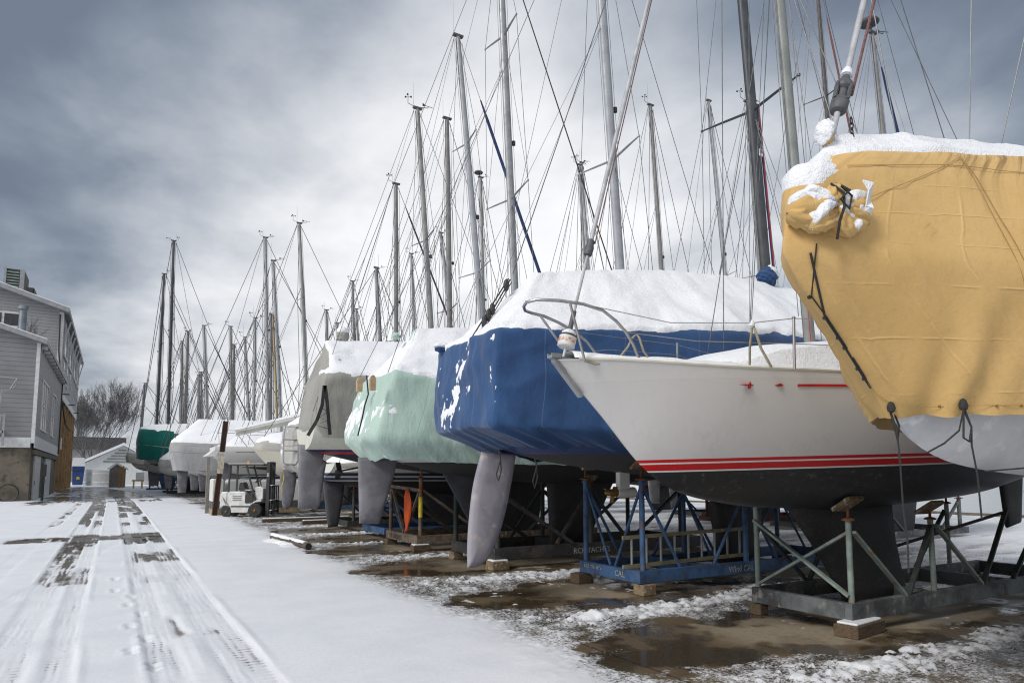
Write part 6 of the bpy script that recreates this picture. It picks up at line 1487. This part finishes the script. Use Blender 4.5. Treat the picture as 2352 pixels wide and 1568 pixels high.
# rooftop plant
hv = thing('rooftop_unit', 'grey louvred air handling unit on the left roof', 'rooftop unit', (-13.0, 84, 20))
P0 = at_y(8, 668, 83); P1 = at_y(57, 621, 83)
b = MB(); b.span((P0.x, 83, P0.z-1), (P1.x, 87, P1.z)); b.build('casing', M['st_dark'], hv)
b = MB()
for i in range(7): z = P0.z+.2+i*(P1.z-P0.z-.3)/7; b.span((P0.x+.1, 82.9, z), (P1.x-.4, 82.99, z+.14))
b.build('louvre', M['st_grey'], hv)
b = MB(); b.span((P1.x-.35, 82.85, P0.z-.6), (P1.x+.02, 82.98, P1.z+.03)); b.span((P0.x-.05, 82.85, P0.z-.6), (P0.x+.15, 82.98, P1.z+.2)); b.build('corner_post', M['roofedge'], hv)
hv2 = thing('rooftop_unit', 'small flat grey unit at the foot of the big louvred one', 'rooftop unit', (P1.x+1, 84, 20))
Q0 = at_y(57, 680, 83); Q1 = at_y(80, 664, 83)
b = MB(); b.span((Q0.x+.1, 82.5, Q0.z-1.5), (Q1.x, 85, Q1.z)); b.span((Q0.x+.15, 82.35, Q1.z-.5), (Q1.x-.1, 82.49, Q1.z-.15)); b.build('casing', M['st_dark'], hv2)

# ------------------------------------------------------------------ far end of the road
def far_pt(px, py, d): return at_d(px, py, d)
shed = thing('boat_shed', 'low white gabled shed with a snowy roof at the end of the road', 'shed', (4, 125, 0))
dS = 118
g0 = far_pt(205, 1105, dS); g1 = far_pt(312, 1105, dS); ap = far_pt(285, 1022, dS); eL = far_pt(188, 1066, dS); eR = far_pt(315, 1048, dS)
Ys = g0.y
b = MB(); b.prism([(eL.x, 0), (eL.x, eL.z), (ap.x, ap.z), (eR.x+1, eR.z), (eR.x+1, 0)], 'y', Ys, Ys+14); b.build('wall', M['trimw'], shed)
b = MB(); b.prism([(eL.x-.5, eL.z-.1), (eL.x-.5, eL.z+.35), (ap.x, ap.z+.55), (eR.x+1.5, eR.z+.35), (eR.x+1.5, eR.z-.1), (ap.x, ap.z+.05)], 'y', Ys-.6, Ys+14.5); b.build('roof', M['snow_far'], shed)
b = MB()
for i in range(5): z = ap.z-.7-i*.5; w = (ap.z-z)*1.1; b.span((ap.x-w, Ys-.1, z-.22), (ap.x+w*.6, Ys-.02, z)); 
b.build('gable_louvre', M['st_grey'], shed)
fe = thing('picket_fence', 'white picket fence in front of the low white shed', 'fence', (0, 112, 0))
f0 = far_pt(192, 1100, 108); f1 = far_pt(262, 1108, 100)
b = MB(); n_ = 34
for i in range(n_):
    p = f0+(f1-f0)*(i/(n_-1)); b.span((p.x-.07, p.y-.04, .05), (p.x+.07, p.y+.0, 2.3+.25*(1-i/n_)))
for z in (.6, 1.9): b.bar((f0.x, f0.y+.06, z), (f1.x, f1.y+.06, z), .08, .12)
b.build('pickets', M['trimw'], fe)
bs = thing('garden_shed', 'small brown shed with a white edged gable roof', 'shed', (0, 95, 0))
s0 = far_pt(250, 1108, 92); s1 = far_pt(288, 1108, 92); sa = far_pt(268, 1066, 92); se = far_pt(250, 1077, 92)
b = MB(); b.prism([(s0.x, 0), (s0.x, se.z), (sa.x, sa.z), (s1.x, se.z), (s1.x, 0)], 'y', s0.y, s0.y+2.5); b.build('wall', pmat('taupe_boards', (.20, .18, .16), (.15, .135, .12), 3, .8), bs)
b = MB(); b.prism([(s0.x-.25, se.z-.1), (s0.x-.25, se.z+.12), (sa.x, sa.z+.3), (s1.x+.25, se.z+.12), (s1.x+.25, se.z-.1), (sa.x, sa.z+.05)], 'y', s0.y-.25, s0.y+2.7); b.build('roof', M['snow_far'], bs)
b = MB(); b.span(((s0.x+s1.x)/2-.75, s0.y-.05, .1), ((s0.x+s1.x)/2-.02, s0.y-.01, 1.95)); b.span(((s0.x+s1.x)/2+.02, s0.y-.05, .1), ((s0.x+s1.x)/2+.75, s0.y-.01, 1.95)); b.build('double_door', pmat('taupe_door', (.16, .145, .13)), bs)
for px, lab in ((274, 'left of two ochre timber posts beside the brown shed'), (282, 'right of two ochre timber posts beside the brown shed')):
    p = far_pt(px, 1105, 88); t = far_pt(px, 1070, 88); o = thing('timber_post', lab, 'post', (p.x, p.y, 0), group='ochre timber posts by the brown shed')
    b = MB(); b.span((p.x-.09, p.y-.09, 0), (p.x+.09, p.y+.09, t.z)); b.build('post', pmat('ochre_timber', (.34, .18, .045), (.26, .13, .03), 4, .8), o)
p = far_pt(322, 1106, 85); o = thing('sign_trestle', 'ochre trestle carrying a white board under the far boats', 'trestle', (p.x, p.y, 0))
b = MB(); b.span((p.x-.8, p.y-.06, 0), (p.x-.6, p.y+.06, .9)); b.span((p.x+.1, p.y-.06, 0), (p.x+.3, p.y+.06, .9)); b.span((p.x-.9, p.y-.07, .9), (p.x+.4, p.y+.07, 1.1)); b.build('frame', M['mast_wood'], o)
b = MB(); b.span((p.x-.5, p.y-.12, 1.1), (p.x+.4, p.y-.08, 2.0)); b.build('board', M['trimw'], o)
du = thing('dumpster', 'blue dumpster with a snowy lid beside the far corner of the left building', 'dumpster', (-4, 112, 0))
d0 = far_pt(167, 1090, 104); d1 = far_pt(189, 1090, 104)
b = MB(); b.prism([(d0.x, .15), (d0.x-.1, 3.0), (d1.x+.2, 3.0), (d1.x, .15)], 'y', d0.y, d0.y+2.2); b.span((d0.x-.2, d0.y-.1, 2.4), (d1.x+.25, d0.y-.01, 2.6)); b.build('body', pmat('dumpster_blue', (.02, .06, .20), (.015, .04, .13), 3, .6), du)
b = MB(); b.prism([(d0.x-.2, 3.01), (d0.x-.1, 4.3), (d1.x+.1, 4.3), (d1.x+.25, 3.01)], 'y', d0.y, d0.y+2.3); b.build('snow', M['snow_far'], du)
b = MB(); b.span((d0.x+.5, d0.y-.04, 1.0), (d0.x+.9, d0.y-.008, 1.4)); b.build('sticker', M['yellowp'], du)
fb = thing('house', 'distant dark roofed building behind the bare tree', 'building', (0, 165, 0))
q0 = far_pt(170, 1062, 160); q1 = far_pt(286, 1062, 160); qt = far_pt(240, 1000, 160); qe = far_pt(240, 1030, 160)
b = MB(); b.span((q0.x-6, q0.y, 0), (q1.x, q0.y+10, qe.z)); b.build('wall', pmat('grey_wall', (.25, .25, .25), (.2, .2, .2), 1), fb)
b = MB(); b.prism([(q0.y-.6, qe.z), (q0.y+5, qt.z), (q0.y+10.6, qe.z)], 'x', q0.x-7, q1.x+.8); b.build('roof', pmat('dark_shingle', (.035, .035, .038), (.055, .055, .06), 1.5, .9), fb)
b = MB(); b.span((q1.x+.2, q0.y-.8, qe.z-.3), (q1.x+.9, q0.y-.62, qt.z+.2)); b.build('verge_board', M['trimw'], fb)
hz0 = thing('warehouse', 'long pale warehouse with a flat roof far behind the row end', 'building', (15, 190, 0))
w0 = far_pt(262, 1060, 200); w1 = far_pt(420, 1060, 200); wt = far_pt(300, 1028, 200)
b = MB(); b.span((w0.x, w0.y, 0), (w1.x+20, w0.y+14, wt.z)); b.build('wall', pmat('pale_wall', (.42, .42, .42), (.36, .36, .36), .5), hz0)
b = MB(); b.span((w0.x-.5, w0.y-.4, wt.z), (w1.x+20.5, w0.y+14.5, wt.z+.5)); b.build('roof', M['snow_far'], hz0)

# ------------------------------------------------------------------ bare trees
M['bark'] = pmat('frosted_bark', (.085, .08, .078), (.14, .135, .135), 1.2, .9, .95, 0, .3, 10)
M['twig'] = pmat('frosted_twigs', (.085, .08, .08), (.17, .17, .175), .8, .9, .95, 0, 0)
def bare_tree(label, base, H, seed, nstem=5, spread=.5, r0=.2, depth=6, lean=0):
    rnd = random.Random(seed); root = thing('bare_tree', label, 'tree', base)
    base = Vector(base); thick = MB(); fine = MB(); cnt = [0]
    def grow(p, d, L, r, lv):
        cnt[0] += 1
        n = 4; pts = [p]; q = p; dd = d.copy()
        for i in range(n):
            dd = (dd+Vector((rnd.uniform(-1, 1), rnd.uniform(-1, 1), rnd.uniform(-.3, .6)))*.13+Vector((0, 0, .05))).normalized(); q = q+dd*(L/n); pts.append(q)
        rr = [r*(1-.42*i/n) for i in range(n+1)]
        (thick if lv < 3 else fine).tube(pts, rr, 6 if lv < 3 else 3, cap=False)
        if lv >= depth: return
        k = 3 if lv < 2 else rnd.choice((3, 4, 4))
        for j in range(k):
            t = rnd.uniform(.35, 1) if j else 1.0
            i = min(n-1, int(t*n)); s = pts[i]+(pts[i+1]-pts[i])*(t*n-i)
            ax = Vector((rnd.uniform(-1, 1), rnd.uniform(-1, 1), rnd.uniform(-1, 1))).normalized()
            a = rnd.uniform(.3, .75) if j else rnd.uniform(.1, .3)
            nd = (Matrix.Rotation(a, 3, dd.cross(ax).normalized() if dd.cross(ax).length > .05 else Vector((1, 0, 0))) @ dd).normalized()
            nd = (nd+Vector((0, 0, .12))).normalized()
            grow(s, nd, L*rnd.uniform(.62, .82), max(.016, rr[i]*rnd.uniform(.5, .68)), lv+1)
    for s in range(nstem):
        a = 2*PI*s/max(1, nstem)+rnd.uniform(-.3, .3); t = spread*rnd.uniform(.4, 1) if nstem > 1 else 0
        grow(base+Vector((math.cos(a)*.5, math.sin(a)*.5, -.1)) if nstem > 1 else base, Vector((math.cos(a)*t+lean, math.sin(a)*t, 1)).normalized(), H*.30, r0, 0)
    thick.build('trunk', M['bark'], root, True); fine.build('crown', M['twig'], root, True)
tb = far_pt(208, 1075, 125); tb.z = 0
bare_tree('wide bare tree with frosted twigs at the bend of the road', tb, 20.5, 21, 5, .20, .26, 6)
tb = far_pt(292, 1060, 150); tb.z = 0
bare_tree('small bare shrubby tree behind the low white shed', tb, 7.5, 9, 3, .4, .1, 5)
tb = far_pt(-150, 1060, 47); tb.z = 0
bare_tree('bare tree whose twig tips enter at the left edge above the gable', tb, 16.5, 14, 1, .3, .22, 6, .12)

# ------------------------------------------------------------------ ground: one sheet, graded grid, with snow cover and wear worked out per vertex
def graded(a, b, step, grow, lim):
    out = [a]
    while out[-1] < b: out.append(out[-1]+min(lim, step(out[-1])))
    return out
ys = [-400, -200, -100, -50, -25, -12, -6, -3, -1, 0, 1, 1.8]+graded(2.3, 130, lambda y: .032*max(1, y/5.5)**1.25, 0, 3)
ys = ys+[140, 160, 200, 260, 360, 600, 1000, 2000]
xm = graded(-2.4, 9.5, lambda x: .034, 0, 1)
xl_ = [-2.4-.05*(1.22**i-1)/.22 for i in range(1, 48)]; xl_ = [x for x in xl_ if x > -2500][::-1]
xr_ = []; x = xm[-1]; s_ = .04
while x < 30.9: s_ = min(.5, s_*1.06); x += s_; xr_.append(min(x, 31.0))
xr_ += [31.0] if xr_[-1] < 31 else []
xs = np.array(xl_+xm+sorted(set(xr_))); ysn = np.array(ys)
X, Yg = np.meshgrid(xs, ysn, indexing='ij')
near_m = (Yg > 0) & (Yg < 140)
wob = (fbm(X*.7, Yg*.7, oct=3, seed=101)-.5)
nf = fbm(X*5.5, Yg*5.5, oct=4, seed=102)
mfq = fbm(X*2.1, Yg*2.1, oct=3, seed=103)
# bare, sheltered ground under every boat of the near rows
bare = np.zeros_like(X); dry = np.zeros_like(X)
for yk, xk, w_ in ((YY-.5, 5.4, 1.15), (YW-.12, 3.85, 1.0), (YB+.1, 3.8, .98), (YM+.1, 3.6, 1.2), (YG+.3, 3.7, 1.3), (YL, 4.0, 1.2), (YS, 4.2, 1.2), (24.8, 6, 1.3), (28.6, 6.5, 1.3), (33.4, 6, 1.4), (37.6, 4.6, 1.4), (45.6, 4, 1.5), (65.5, 3, 1.7)):
    w = w_*np.sqrt(np.clip((X-xk)/2.2, 0, 1))+np.where(X < xk, -3*(xk-X), 0)
    sd = w-np.abs(Yg-yk)+wob*.75+(nf-.5)*.55+(mfq-.5)*.75
    bare = np.maximum(bare, sstep(-.16, .22, sd)); dry = np.maximum(dry, sstep(.25, .55, sd)*sstep(1.3, 2.2, X-xk)*sstep(.36, .50, fbm(X*.8+yk, Yg*1.3, oct=3, seed=107)))
for yk, xk in ((11, 15), (14, 16.5), (17, 17), (20.2, 18), (23.9, 17.5), (28.4, 16), (32.2, 17.5)):
    sd = 1.2*np.sqrt(np.clip((X-xk)/2, 0, 1))-np.abs(Yg-yk)+wob*.6-np.where(X < xk, 3*(xk-X), 0); bare = np.maximum(bare, sstep(-.15, .2, sd)*.9)
bare = bare*(1-.75*sstep(9.0, 12.5, X))
edge_x = 2.95+.012*Yg+wob*.9
slush = sstep(-.10, 1.15, X-edge_x+(nf-.5)*.5)                          # 0 in the ploughed white, 1 among the cradles
cover_ = 1.0-slush*.52
strip = np.zeros_like(X)
for y0, y1 in ((3.55, 4.05), (6.55, 7.25), (9.65, 10.5), (13.2, 13.75), (16.7, 17.3), (19.5, 20.3), (22.8, 23.6), (26.5, 27.4)):
    m_ = (y0+y1)/2; h_ = (y1-y0)/2; strip = np.maximum(strip, (1-sstep(.4, 1.5, np.abs(Yg-m_+wob*.5)/h_))*sstep(3.6, 5.2, X))
cover_ = np.maximum(cover_, strip*.60)
far_white = sstep(8, 12.5, X)*.62; cover_ = np.maximum(cover_, far_white+.3*sstep(14, 20, X))
cover_ = cover_+(nf-.5)*.55*slush
cover_ = cover_*(1-bare)
lump = np.clip(fbm(X*13, Yg*13, oct=2, seed=111)-.57, 0, 1)*slush*(1-bare)*(.3+.7*strip)
cover_ = np.clip(cover_+lump*2.2+bare*sstep(.62, .74, fbm(X*8, Yg*8, oct=3, seed=141))*.55*sstep(.5, .62, fbm(X*1.3, Yg*1.3, oct=2, seed=142)), 0, 1)
# the vehicle tracks on the road
bend = np.where(Yg > 45, -(Yg-45)**2*.0012, 0)+np.where(Yg < 9, (9-Yg)*.015, 0)
U = X-bend
def band(a, b, s=.03): return sstep(a-s, a+s, U)*(1-sstep(b-s, b+s, U))
t1 = band(-.95, -.60); t2 = band(-.47, -.24); t3 = band(.32, .62); t4 = band(.86, 1.26); t5 = band(-1.75, -1.45)*.5
Ud = X-(-2.9+.155*Yg); xt = (sstep(-.11, -.08, Ud)*(1-sstep(.08, .11, Ud)))*.55*(Yg < 26)
track = np.clip(t1+t2+t3+t4+t5+xt, 0, 1)*near_m
mid = np.clip(band(-.95, -.24)+band(.32, 1.26), 0, 1)
nb = fbm(U*2.2, Yg*.55, oct=4, seed=121); nl = fbm(U*9, Yg*.8, oct=3, seed=123)
def yrange(a, b, s): return sstep(a-s, a+s, Yg)*(1-sstep(b-s, b+s, Yg))
wear = np.zeros_like(X)
wear = np.maximum(wear, mid*yrange(19.4, 23.2, .8)*1.0*sstep(.32, .5, nb+.12))
wear = np.maximum(wear, (band(-2.3, .95, .3)*yrange(20.9, 22.5, .35))*sstep(.35, .5, nb+.2)*.95)
wear = np.maximum(wear, band(-.95, -.5)*yrange(14.8, 20, .6)*.85*sstep(.36, .52, nb+.1)); wear = np.maximum(wear, band(-.95, -.25)*yrange(12.6, 15.0, .3)*.55)
wear = np.maximum(wear, band(.45, 1.26)*yrange(15.2, 18.0, .5)*.72*sstep(.42, .6, nb+.08)); wear = np.maximum(wear, band(.5, 1.3)*yrange(12.2, 13.4, .3)*.40)
wear = np.maximum(wear, band(.62, 1.12, .08)*yrange(8.0, 9.3, .3)*.62*sstep(.38, .55, nb+.1)); wear = np.maximum(wear, band(.9, 1.2)*yrange(9.3, 10.4, .3)*.4)
wear = np.maximum(wear, band(.75, 1.05, .1)*yrange(5.2, 5.9, .2)*.45); wear = np.maximum(wear, band(-.9, -.3, .1)*yrange(5.5, 12.5, 1)*.22*sstep(.45, .6, nb))
wear = np.maximum(wear, np.clip(track*1.2, 0, 1)*yrange(26.5, 50, 2)*.95*sstep(.36, .55, nb+.06)); wear = np.maximum(wear, mid*yrange(36, 64, 4)*.95*sstep(.33, .5, nb+.1))
wear = np.maximum(wear, band(-3.6, 3.2, .8)*yrange(50, 106, 6)*sstep(.40, .56, fbm(U*.8, Yg*.16, oct=4, seed=125)+.10)*.95)
verge = (1-sstep(.2, 1.6, np.abs(X+3.6)+wob*1.4))*yrange(46, 112, 4)*sstep(.36, .55, fbm(X*1.3, Yg*.5, oct=4, seed=127)); wear = np.maximum(wear, verge*.9)
wear = np.maximum(wear, track*(.20+.5*np.clip(nb-.42, 0, 1))*sstep(.3, .6, nl)*yrange(4, 60, 2))
wear = np.clip(wear*(.84+1.2*(nl-.5)+.4*(nf-.5)), 0, .95)
cover_ = cover_*(1-wear)
Z = .022*sstep(.45, .95, cover_)+lump*.085+.006*(nf-.5)*slush*(1-bare)+.010*(fbm(X*1.4, Yg*1.4, oct=3, seed=131)-.5)*sstep(.4, .8, cover_)-.010*track*sstep(.5, .9, cover_)
rim = (band(-1.0, -.93, .02)+band(-.24, -.17, .02)+band(.25, .32, .02)+band(1.26, 1.34, .02)+band(-.55, -.5, .015)+band(.72, .78, .02))
Z = Z+rim*.007*near_m*sstep(.35, .65, nl)*1.5
# footprints beside the right hand track
fp = [(264, 230), (264, 257), (295, 291), (300, 271), (325, 311), (300, 340), (335, 367), (301, 398), (352, 432)]
foot = np.zeros_like(X)
for i, (px, py) in enumerate(fp):
    p = at_z(px, 1102+py-0)
    for (oy, ry, rx_) in ((.07, .085, .052), (-.09, .06, .045)):
        dd_ = ((X-p.x)/rx_)**2+((Yg-p.y-oy)/ry)**2; foot = np.maximum(foot, np.exp(-dd_**2)); Z = Z+.008*np.exp(-(np.sqrt(dd_)-1.5)**2*4)
Z = Z-.03*foot
Z = Z*near_m
for (px, py, r_) in ((1367, 1418, .22), (1545, 1392, .12), (1265, 1450, .05), (1182, 1388, .05), (1137, 1363, .045), (2090, 1495, .14), (2045, 1497, .06)):
    p = at_z(px, py); dd_ = ((X-p.x)/r_)**2+((Yg-p.y)/(r_*.62))**2; bmp = np.clip(1-dd_*(.8+.5*nf), 0, 1); Z = Z+.06*np.sqrt(bmp)*min(1, r_*6); cover_ = np.maximum(cover_, sstep(0, .1, bmp))
V = np.stack([X, Yg, Z], -1).reshape(-1, 3); n0, n1 = X.shape; idx = np.arange(n0*n1).reshape(n0, n1)
F_ = np.stack([idx[:-1, :-1], idx[1:, :-1], idx[1:, 1:], idx[:-1, 1:]], -1).reshape(-1, 4)
t = NT('yard_ground'); v = t.obj(); sx = t.sep(v)
def attr(n): a = t.n.new('ShaderNodeAttribute'); a.attribute_name = n; return a.outputs['Fac']
cv = attr('snow'); tr = attr('track'); dr_ = attr('dry'); gs = attr('slush'); ft = attr('foot')
n_f = t.noise(v, 30, 6, .8); n_m = t.noise(v, 16, 5, .65); n_l = t.noise(v, 1.1, 5, .6)
mixn = t.math('ADD', t.math('MULTIPLY', n_f, .75), t.math('MULTIPLY', n_m, .25))
# tyre tread: lugs along and across the wheel paths wear through first
lug = t.math('SINE', t.math('MULTIPLY', t.math('ADD', sx[0], t.math('MULTIPLY', n_l, .10)), 88)); lug2 = t.math('SINE', t.math('MULTIPLY', t.math('ADD', sx[1], t.math('MULTIPLY', n_m, .03)), 62))
tread = t.math('MULTIPLY', t.math('ADD', t.math('MULTIPLY', lug, t.mapr(t.noise(t.stretch(v, (4, .7, 1)), 1.3, 3), .4, .62, 0, .75)), t.math('MULTIPLY', lug2, t.mapr(t.noise(t.stretch(v, (3, 1.2, 1)), 1.7, 3), .42, .62, 0, .7))), tr)
amp = t.math('ADD', .22, t.math('MULTIPLY', gs, 1.1))
s = t.math('ADD', cv, t.math('ADD', t.math('MULTIPLY', t.math('SUBTRACT', mixn, .5), t.math('MULTIPLY', amp, 2.0)), t.math('MULTIPLY', tread, .16)))
sm = t.mapr(s, .36, .60)
bare_c = t.mix(t.mapr(n_l, .35, .65), (.125, .090, .050), (.075, .057, .036)); bare_c = t.mix(t.mapr(n_m, .5, .75), bare_c, (.135, .10, .06))
bare_c = t.mix(t.math('MULTIPLY', dr_, .85), bare_c, t.mix(t.mapr(n_m, .4, .7), (.30, .25, .18), (.22, .185, .135)))
roadc = t.mix(t.mapr(n_m, .4, .65), (.075, .062, .043), (.125, .105, .075)); onroad = t.mapr(sx[0], 2.4, 3.2, 1, 0)
bare_c = t.mix(onroad, bare_c, roadc)
# concrete slab joints
jx = t.math('ABSOLUTE', t.math('SUBTRACT', t.math('FRACT', t.math('ADD', t.math('DIVIDE', sx[0], 3.1), .15)), .5)); jy = t.math('ABSOLUTE', t.math('SUBTRACT', t.math('FRACT', t.math('ADD', t.math('DIVIDE', sx[1], 3.05), .36)), .5))
jn = t.math('MULTIPLY', t.math('SUBTRACT', n_m, .5), .006)
jl = t.math('MAXIMUM', t.mapr(t.math('ADD', jx, jn), .0025, .006, 1, 0), t.mapr(t.math('ADD', jy, jn), .0025, .006, 1, 0))
bare_c = t.mix(t.math('MULTIPLY', jl, t.mapr(onroad, 0, 1, .75, 0)), bare_c, (.012, .010, .008))
snow_c = t.mix(t.mapr(n_l, .35, .7), (.735, .752, .785), (.67, .69, .73))
snow_c = t.mix(t.mapr(n_f, .38, .66, 0, .22), snow_c, (.50, .515, .55))
dirt = t.math('MULTIPLY', t.math('MULTIPLY', t.mapr(t.noise(t.stretch(v, (1, .6, 1)), 34, 4, .7), .58, .70), t.mapr(t.noise(t.stretch(v, (1, .5, 1)), .9, 3), .47, .62)), tr)
snow_c = t.mix(t.math('MULTIPLY', dirt, .6), snow_c, (.20, .16, .09))
thin = t.mapr(s, .50, .85)
snow_c = t.mix(t.math('MULTIPLY', t.math('SUBTRACT', 1.0, thin), t.math('ADD', .25, t.math('MULTIPLY', gs, .35))), snow_c, (.45, .45, .45))
wet = t.mapr(t.noise(v, 1.1, 5, .6), .44, .54)
bare_dark = t.math('MULTIPLY', wet, t.math('SUBTRACT', 1.0, t.math('MULTIPLY', dr_, .8)))
bare_c = t.mix(t.math('MULTIPLY', bare_dark, .55), bare_c, (.030, .022, .014)); bare_c = t.mix(t.mapr(n_f, .52, .74, 0, .45), bare_c, (.20, .17, .13))
col = t.mix(sm, bare_c, snow_c)
rough_b = t.math('ADD', t.math('MULTIPLY', t.math('SUBTRACT', 1.0, wet), .38), t.math('ADD', .03, t.math('MULTIPLY', dr_, .5)))
rough_b = t.math('ADD', rough_b, t.math('MULTIPLY', n_f, .06))
rgh = t.n.new('ShaderNodeMix'); t.l.new(sm, rgh.inputs[0]); t.l.new(rough_b, rgh.inputs[2]); rgh.inputs[3].default_value = .8
rip = t.noise(t.stretch(v, (1.2, 7, 1)), 3.2, 5, .6, .8)
hgt = t.math('ADD', t.math('MULTIPLY', sm, .9), t.math('ADD', t.math('MULTIPLY', n_m, .25), t.math('ADD', t.math('MULTIPLY', rip, .35), t.math('ADD', t.math('MULTIPLY', tread, .13), t.math('MULTIPLY', n_f, .12)))))
hb_ = t.n.new('ShaderNodeBump'); hb_.inputs['Distance'].default_value = .018; t.l.new(hgt, hb_.inputs['Height'])
t.l.new(t.math('ADD', .12, t.math('MULTIPLY', sm, .45)), hb_.inputs['Strength'])
gm = t.out(col, rgh.outputs[0], 0.0, hb_.outputs[0], .45)
fl = lambda a: np.asarray(a, float).reshape(-1)
gnd = npmesh('ground', V, F_[:, ::1], gm, None, attrs=dict(snow=fl(cover_), track=fl(track*sstep(.15, .3, cover_+.3)), dry=fl(dry*(bare > .5)), slush=fl(slush*(1-bare)), foot=fl(foot)))
tag(gnd, kind='structure')
# quay edge and water
b = MB(); b.span((31.0, -400, -1.5), (31.3, 2000, .12)); q = b.build('quay_edge', M['conc']); tag(q, kind='structure')
t = NT('lake_water'); v = t.obj(); n = t.noise(t.stretch(v, (.6, 2.2, 1)), 1.6, 4, .6)
wm = t.out((.10, .125, .145), .12, 0, t.bump(n, .25, .08), .5)
b = MB(); b.add([(31.2, -400, -.9), (4000, -400, -.9), (4000, 4000, -.9), (31.2, 4000, -.9)], [(0, 1, 2, 3)]); q = b.build('water', wm); tag(q, kind='structure')

# ------------------------------------------------------------------ sky, sun, camera
SUN_EL, SUN_AZ = R(36), R(-106)          # soft overcast light from the open road side, high behind the camera's left shoulder
w = bpy.data.worlds.new('World'); SC.world = w; w.use_nodes = True
nt = w.node_tree; nt.nodes.clear(); N = nt.nodes.new; Lk = nt.links.new
out = N('ShaderNodeOutputWorld'); bg = N('ShaderNodeBackground'); Lk(bg.outputs[0], out.inputs[0])
sky = N('ShaderNodeTexSky'); sky.sky_type = 'NISHITA'; sky.sun_disc = False; sky.sun_elevation = SUN_EL; sky.sun_rotation = R(254); sky.dust_density = 4; sky.air_density = 1.2
class WT(NT):
    def __init__(s): s.t = nt; s.n = nt.nodes; s.l = nt.links
t = WT()
dirv = N('ShaderNodeTexCoord').outputs['Generated']
s_ = t.sep(dirv)
up = t.math('MAXIMUM', s_[2], 0.0)
den = t.math('ADD', up, .16)
cx = t.math('DIVIDE', s_[0], den); cyy = t.math('DIVIDE', s_[1], den)
cvv = N('ShaderNodeCombineXYZ'); Lk(cx, cvv.inputs[0]); Lk(cyy, cvv.inputs[1])
c1 = t.noise(t.stretch(cvv.outputs[0], (1.15, .6, 1)), .85, 6, .52, .35)
c2 = t.noise(t.stretch(cvv.outputs[0], (1.2, 1.0, 1)), 2.4, 6, .55, .2)
cl = t.math('ADD', t.math('MULTIPLY', c1, .60), t.math('MULTIPLY', c2, .40))
def dotv(d):
    d = Vector(d).normalized(); x = N('ShaderNodeVectorMath'); x.operation = 'DOT_PRODUCT'; Lk(dirv, x.inputs[0]); x.inputs[1].default_value = d; return x.outputs['Value']
# the cloud deck is thin and bright low over the water ahead, thick and blue grey higher up and over the land
glow = t.mapr(dotv(ray(1330, 760)), .72, .965)
low = t.mapr(up, .0, .5, 1, 0)
lft = t.mapr(dotv(ray(260, 60)), .86, 1.0)
rgt = t.mapr(dotv(ray(2420, 40)), .80, .99)
topd = t.mapr(up, .42, .66)
b_ = t.math('ADD', t.math('MULTIPLY', glow, .66), t.math('MULTIPLY', low, .11))
b_ = t.math('ADD', b_, t.math('MULTIPLY', t.math('SUBTRACT', cl, .5), 1.8))
b_ = t.math('SUBTRACT', b_, t.math('MULTIPLY', lft, .20)); b_ = t.math('SUBTRACT', b_, t.math('MULTIPLY', rgt, .42)); b_ = t.math('SUBTRACT', b_, t.math('MULTIPLY', topd, .22))
b_ = t.math('ADD', b_, .27)
# behind the camera the deck is an even pale grey
back = t.mapr(dotv(ray(1176, 1090)), -.2, .45, 1, 0)
b_ = t.math('ADD', t.math('MULTIPLY', b_, t.math('SUBTRACT', 1.0, back)), t.math('MULTIPLY', back, .62))
rp = N('ShaderNodeValToRGB'); cr = rp.color_ramp; cr.interpolation = 'B_SPLINE'
for i, (p, c) in enumerate(((0, (.122, .15, .197)), (.22, (.195, .23, .287)), (.45, (.37, .40, .445)), (.66, (.555, .57, .60)), (.85, (.72, .728, .745)), (1, (.79, .795, .805)))):
    e = cr.elements[i] if i < 2 else cr.elements.new(p); e.position = p; e.color = rgba(c)
Lk(b_, rp.inputs[0])
SKY_STRENGTH = .1
sc_ = N('ShaderNodeMix'); sc_.data_type = 'RGBA'; sc_.inputs[0].default_value = .94
cm_ = N('ShaderNodeMix'); cm_.data_type = 'RGBA'; cm_.blend_type = 'MULTIPLY'; cm_.inputs[0].default_value = 1; Lk(rp.outputs[0], cm_.inputs[6]); cm_.inputs[7].default_value = (10.6, 10.6, 10.6, 1)
Lk(sky.outputs[0], sc_.inputs[6]); Lk(cm_.outputs[2], sc_.inputs[7]); Lk(sc_.outputs[2], bg.inputs[0]); bg.inputs[1].default_value = SKY_STRENGTH

sd = bpy.data.lights.new('sun', 'SUN'); sd.energy = 2.1; sd.angle = R(18); sd.color = (1, .97, .93)
so = bpy.data.objects.new('sun', sd); COL.objects.link(so); so.rotation_euler = (R(90)-SUN_EL, 0, -SUN_AZ+PI) if False else (0, 0, 0)
sdir = Vector((math.sin(SUN_AZ)*math.cos(SUN_EL), math.cos(SUN_AZ)*math.cos(SUN_EL), math.sin(SUN_EL)))   # towards the sun
so.rotation_euler = sdir.to_track_quat('Z', 'Y').to_euler(); so.location = sdir*60

cd = bpy.data.cameras.new('camera'); cam = bpy.data.objects.new('camera', cd); COL.objects.link(cam)
cd.sensor_width = 36; cd.lens = 36*FOC/2352; cd.shift_y = (PCY-784)/2352; cd.clip_start = .05; cd.clip_end = 6000
cam.location = (0, 0, EYE); cam.rotation_euler = (PI/2+PITCH, 0, -YAW)
SC.camera = cam
SC.view_settings.view_transform = 'Standard'; SC.view_settings.look = 'None'; SC.view_settings.exposure = 0.32; SC.view_settings.gamma = 1
SC.render.engine = 'CYCLES'; SC.cycles.filter_width = 1.15; SC.cycles.max_bounces = 5; SC.cycles.use_denoising = True
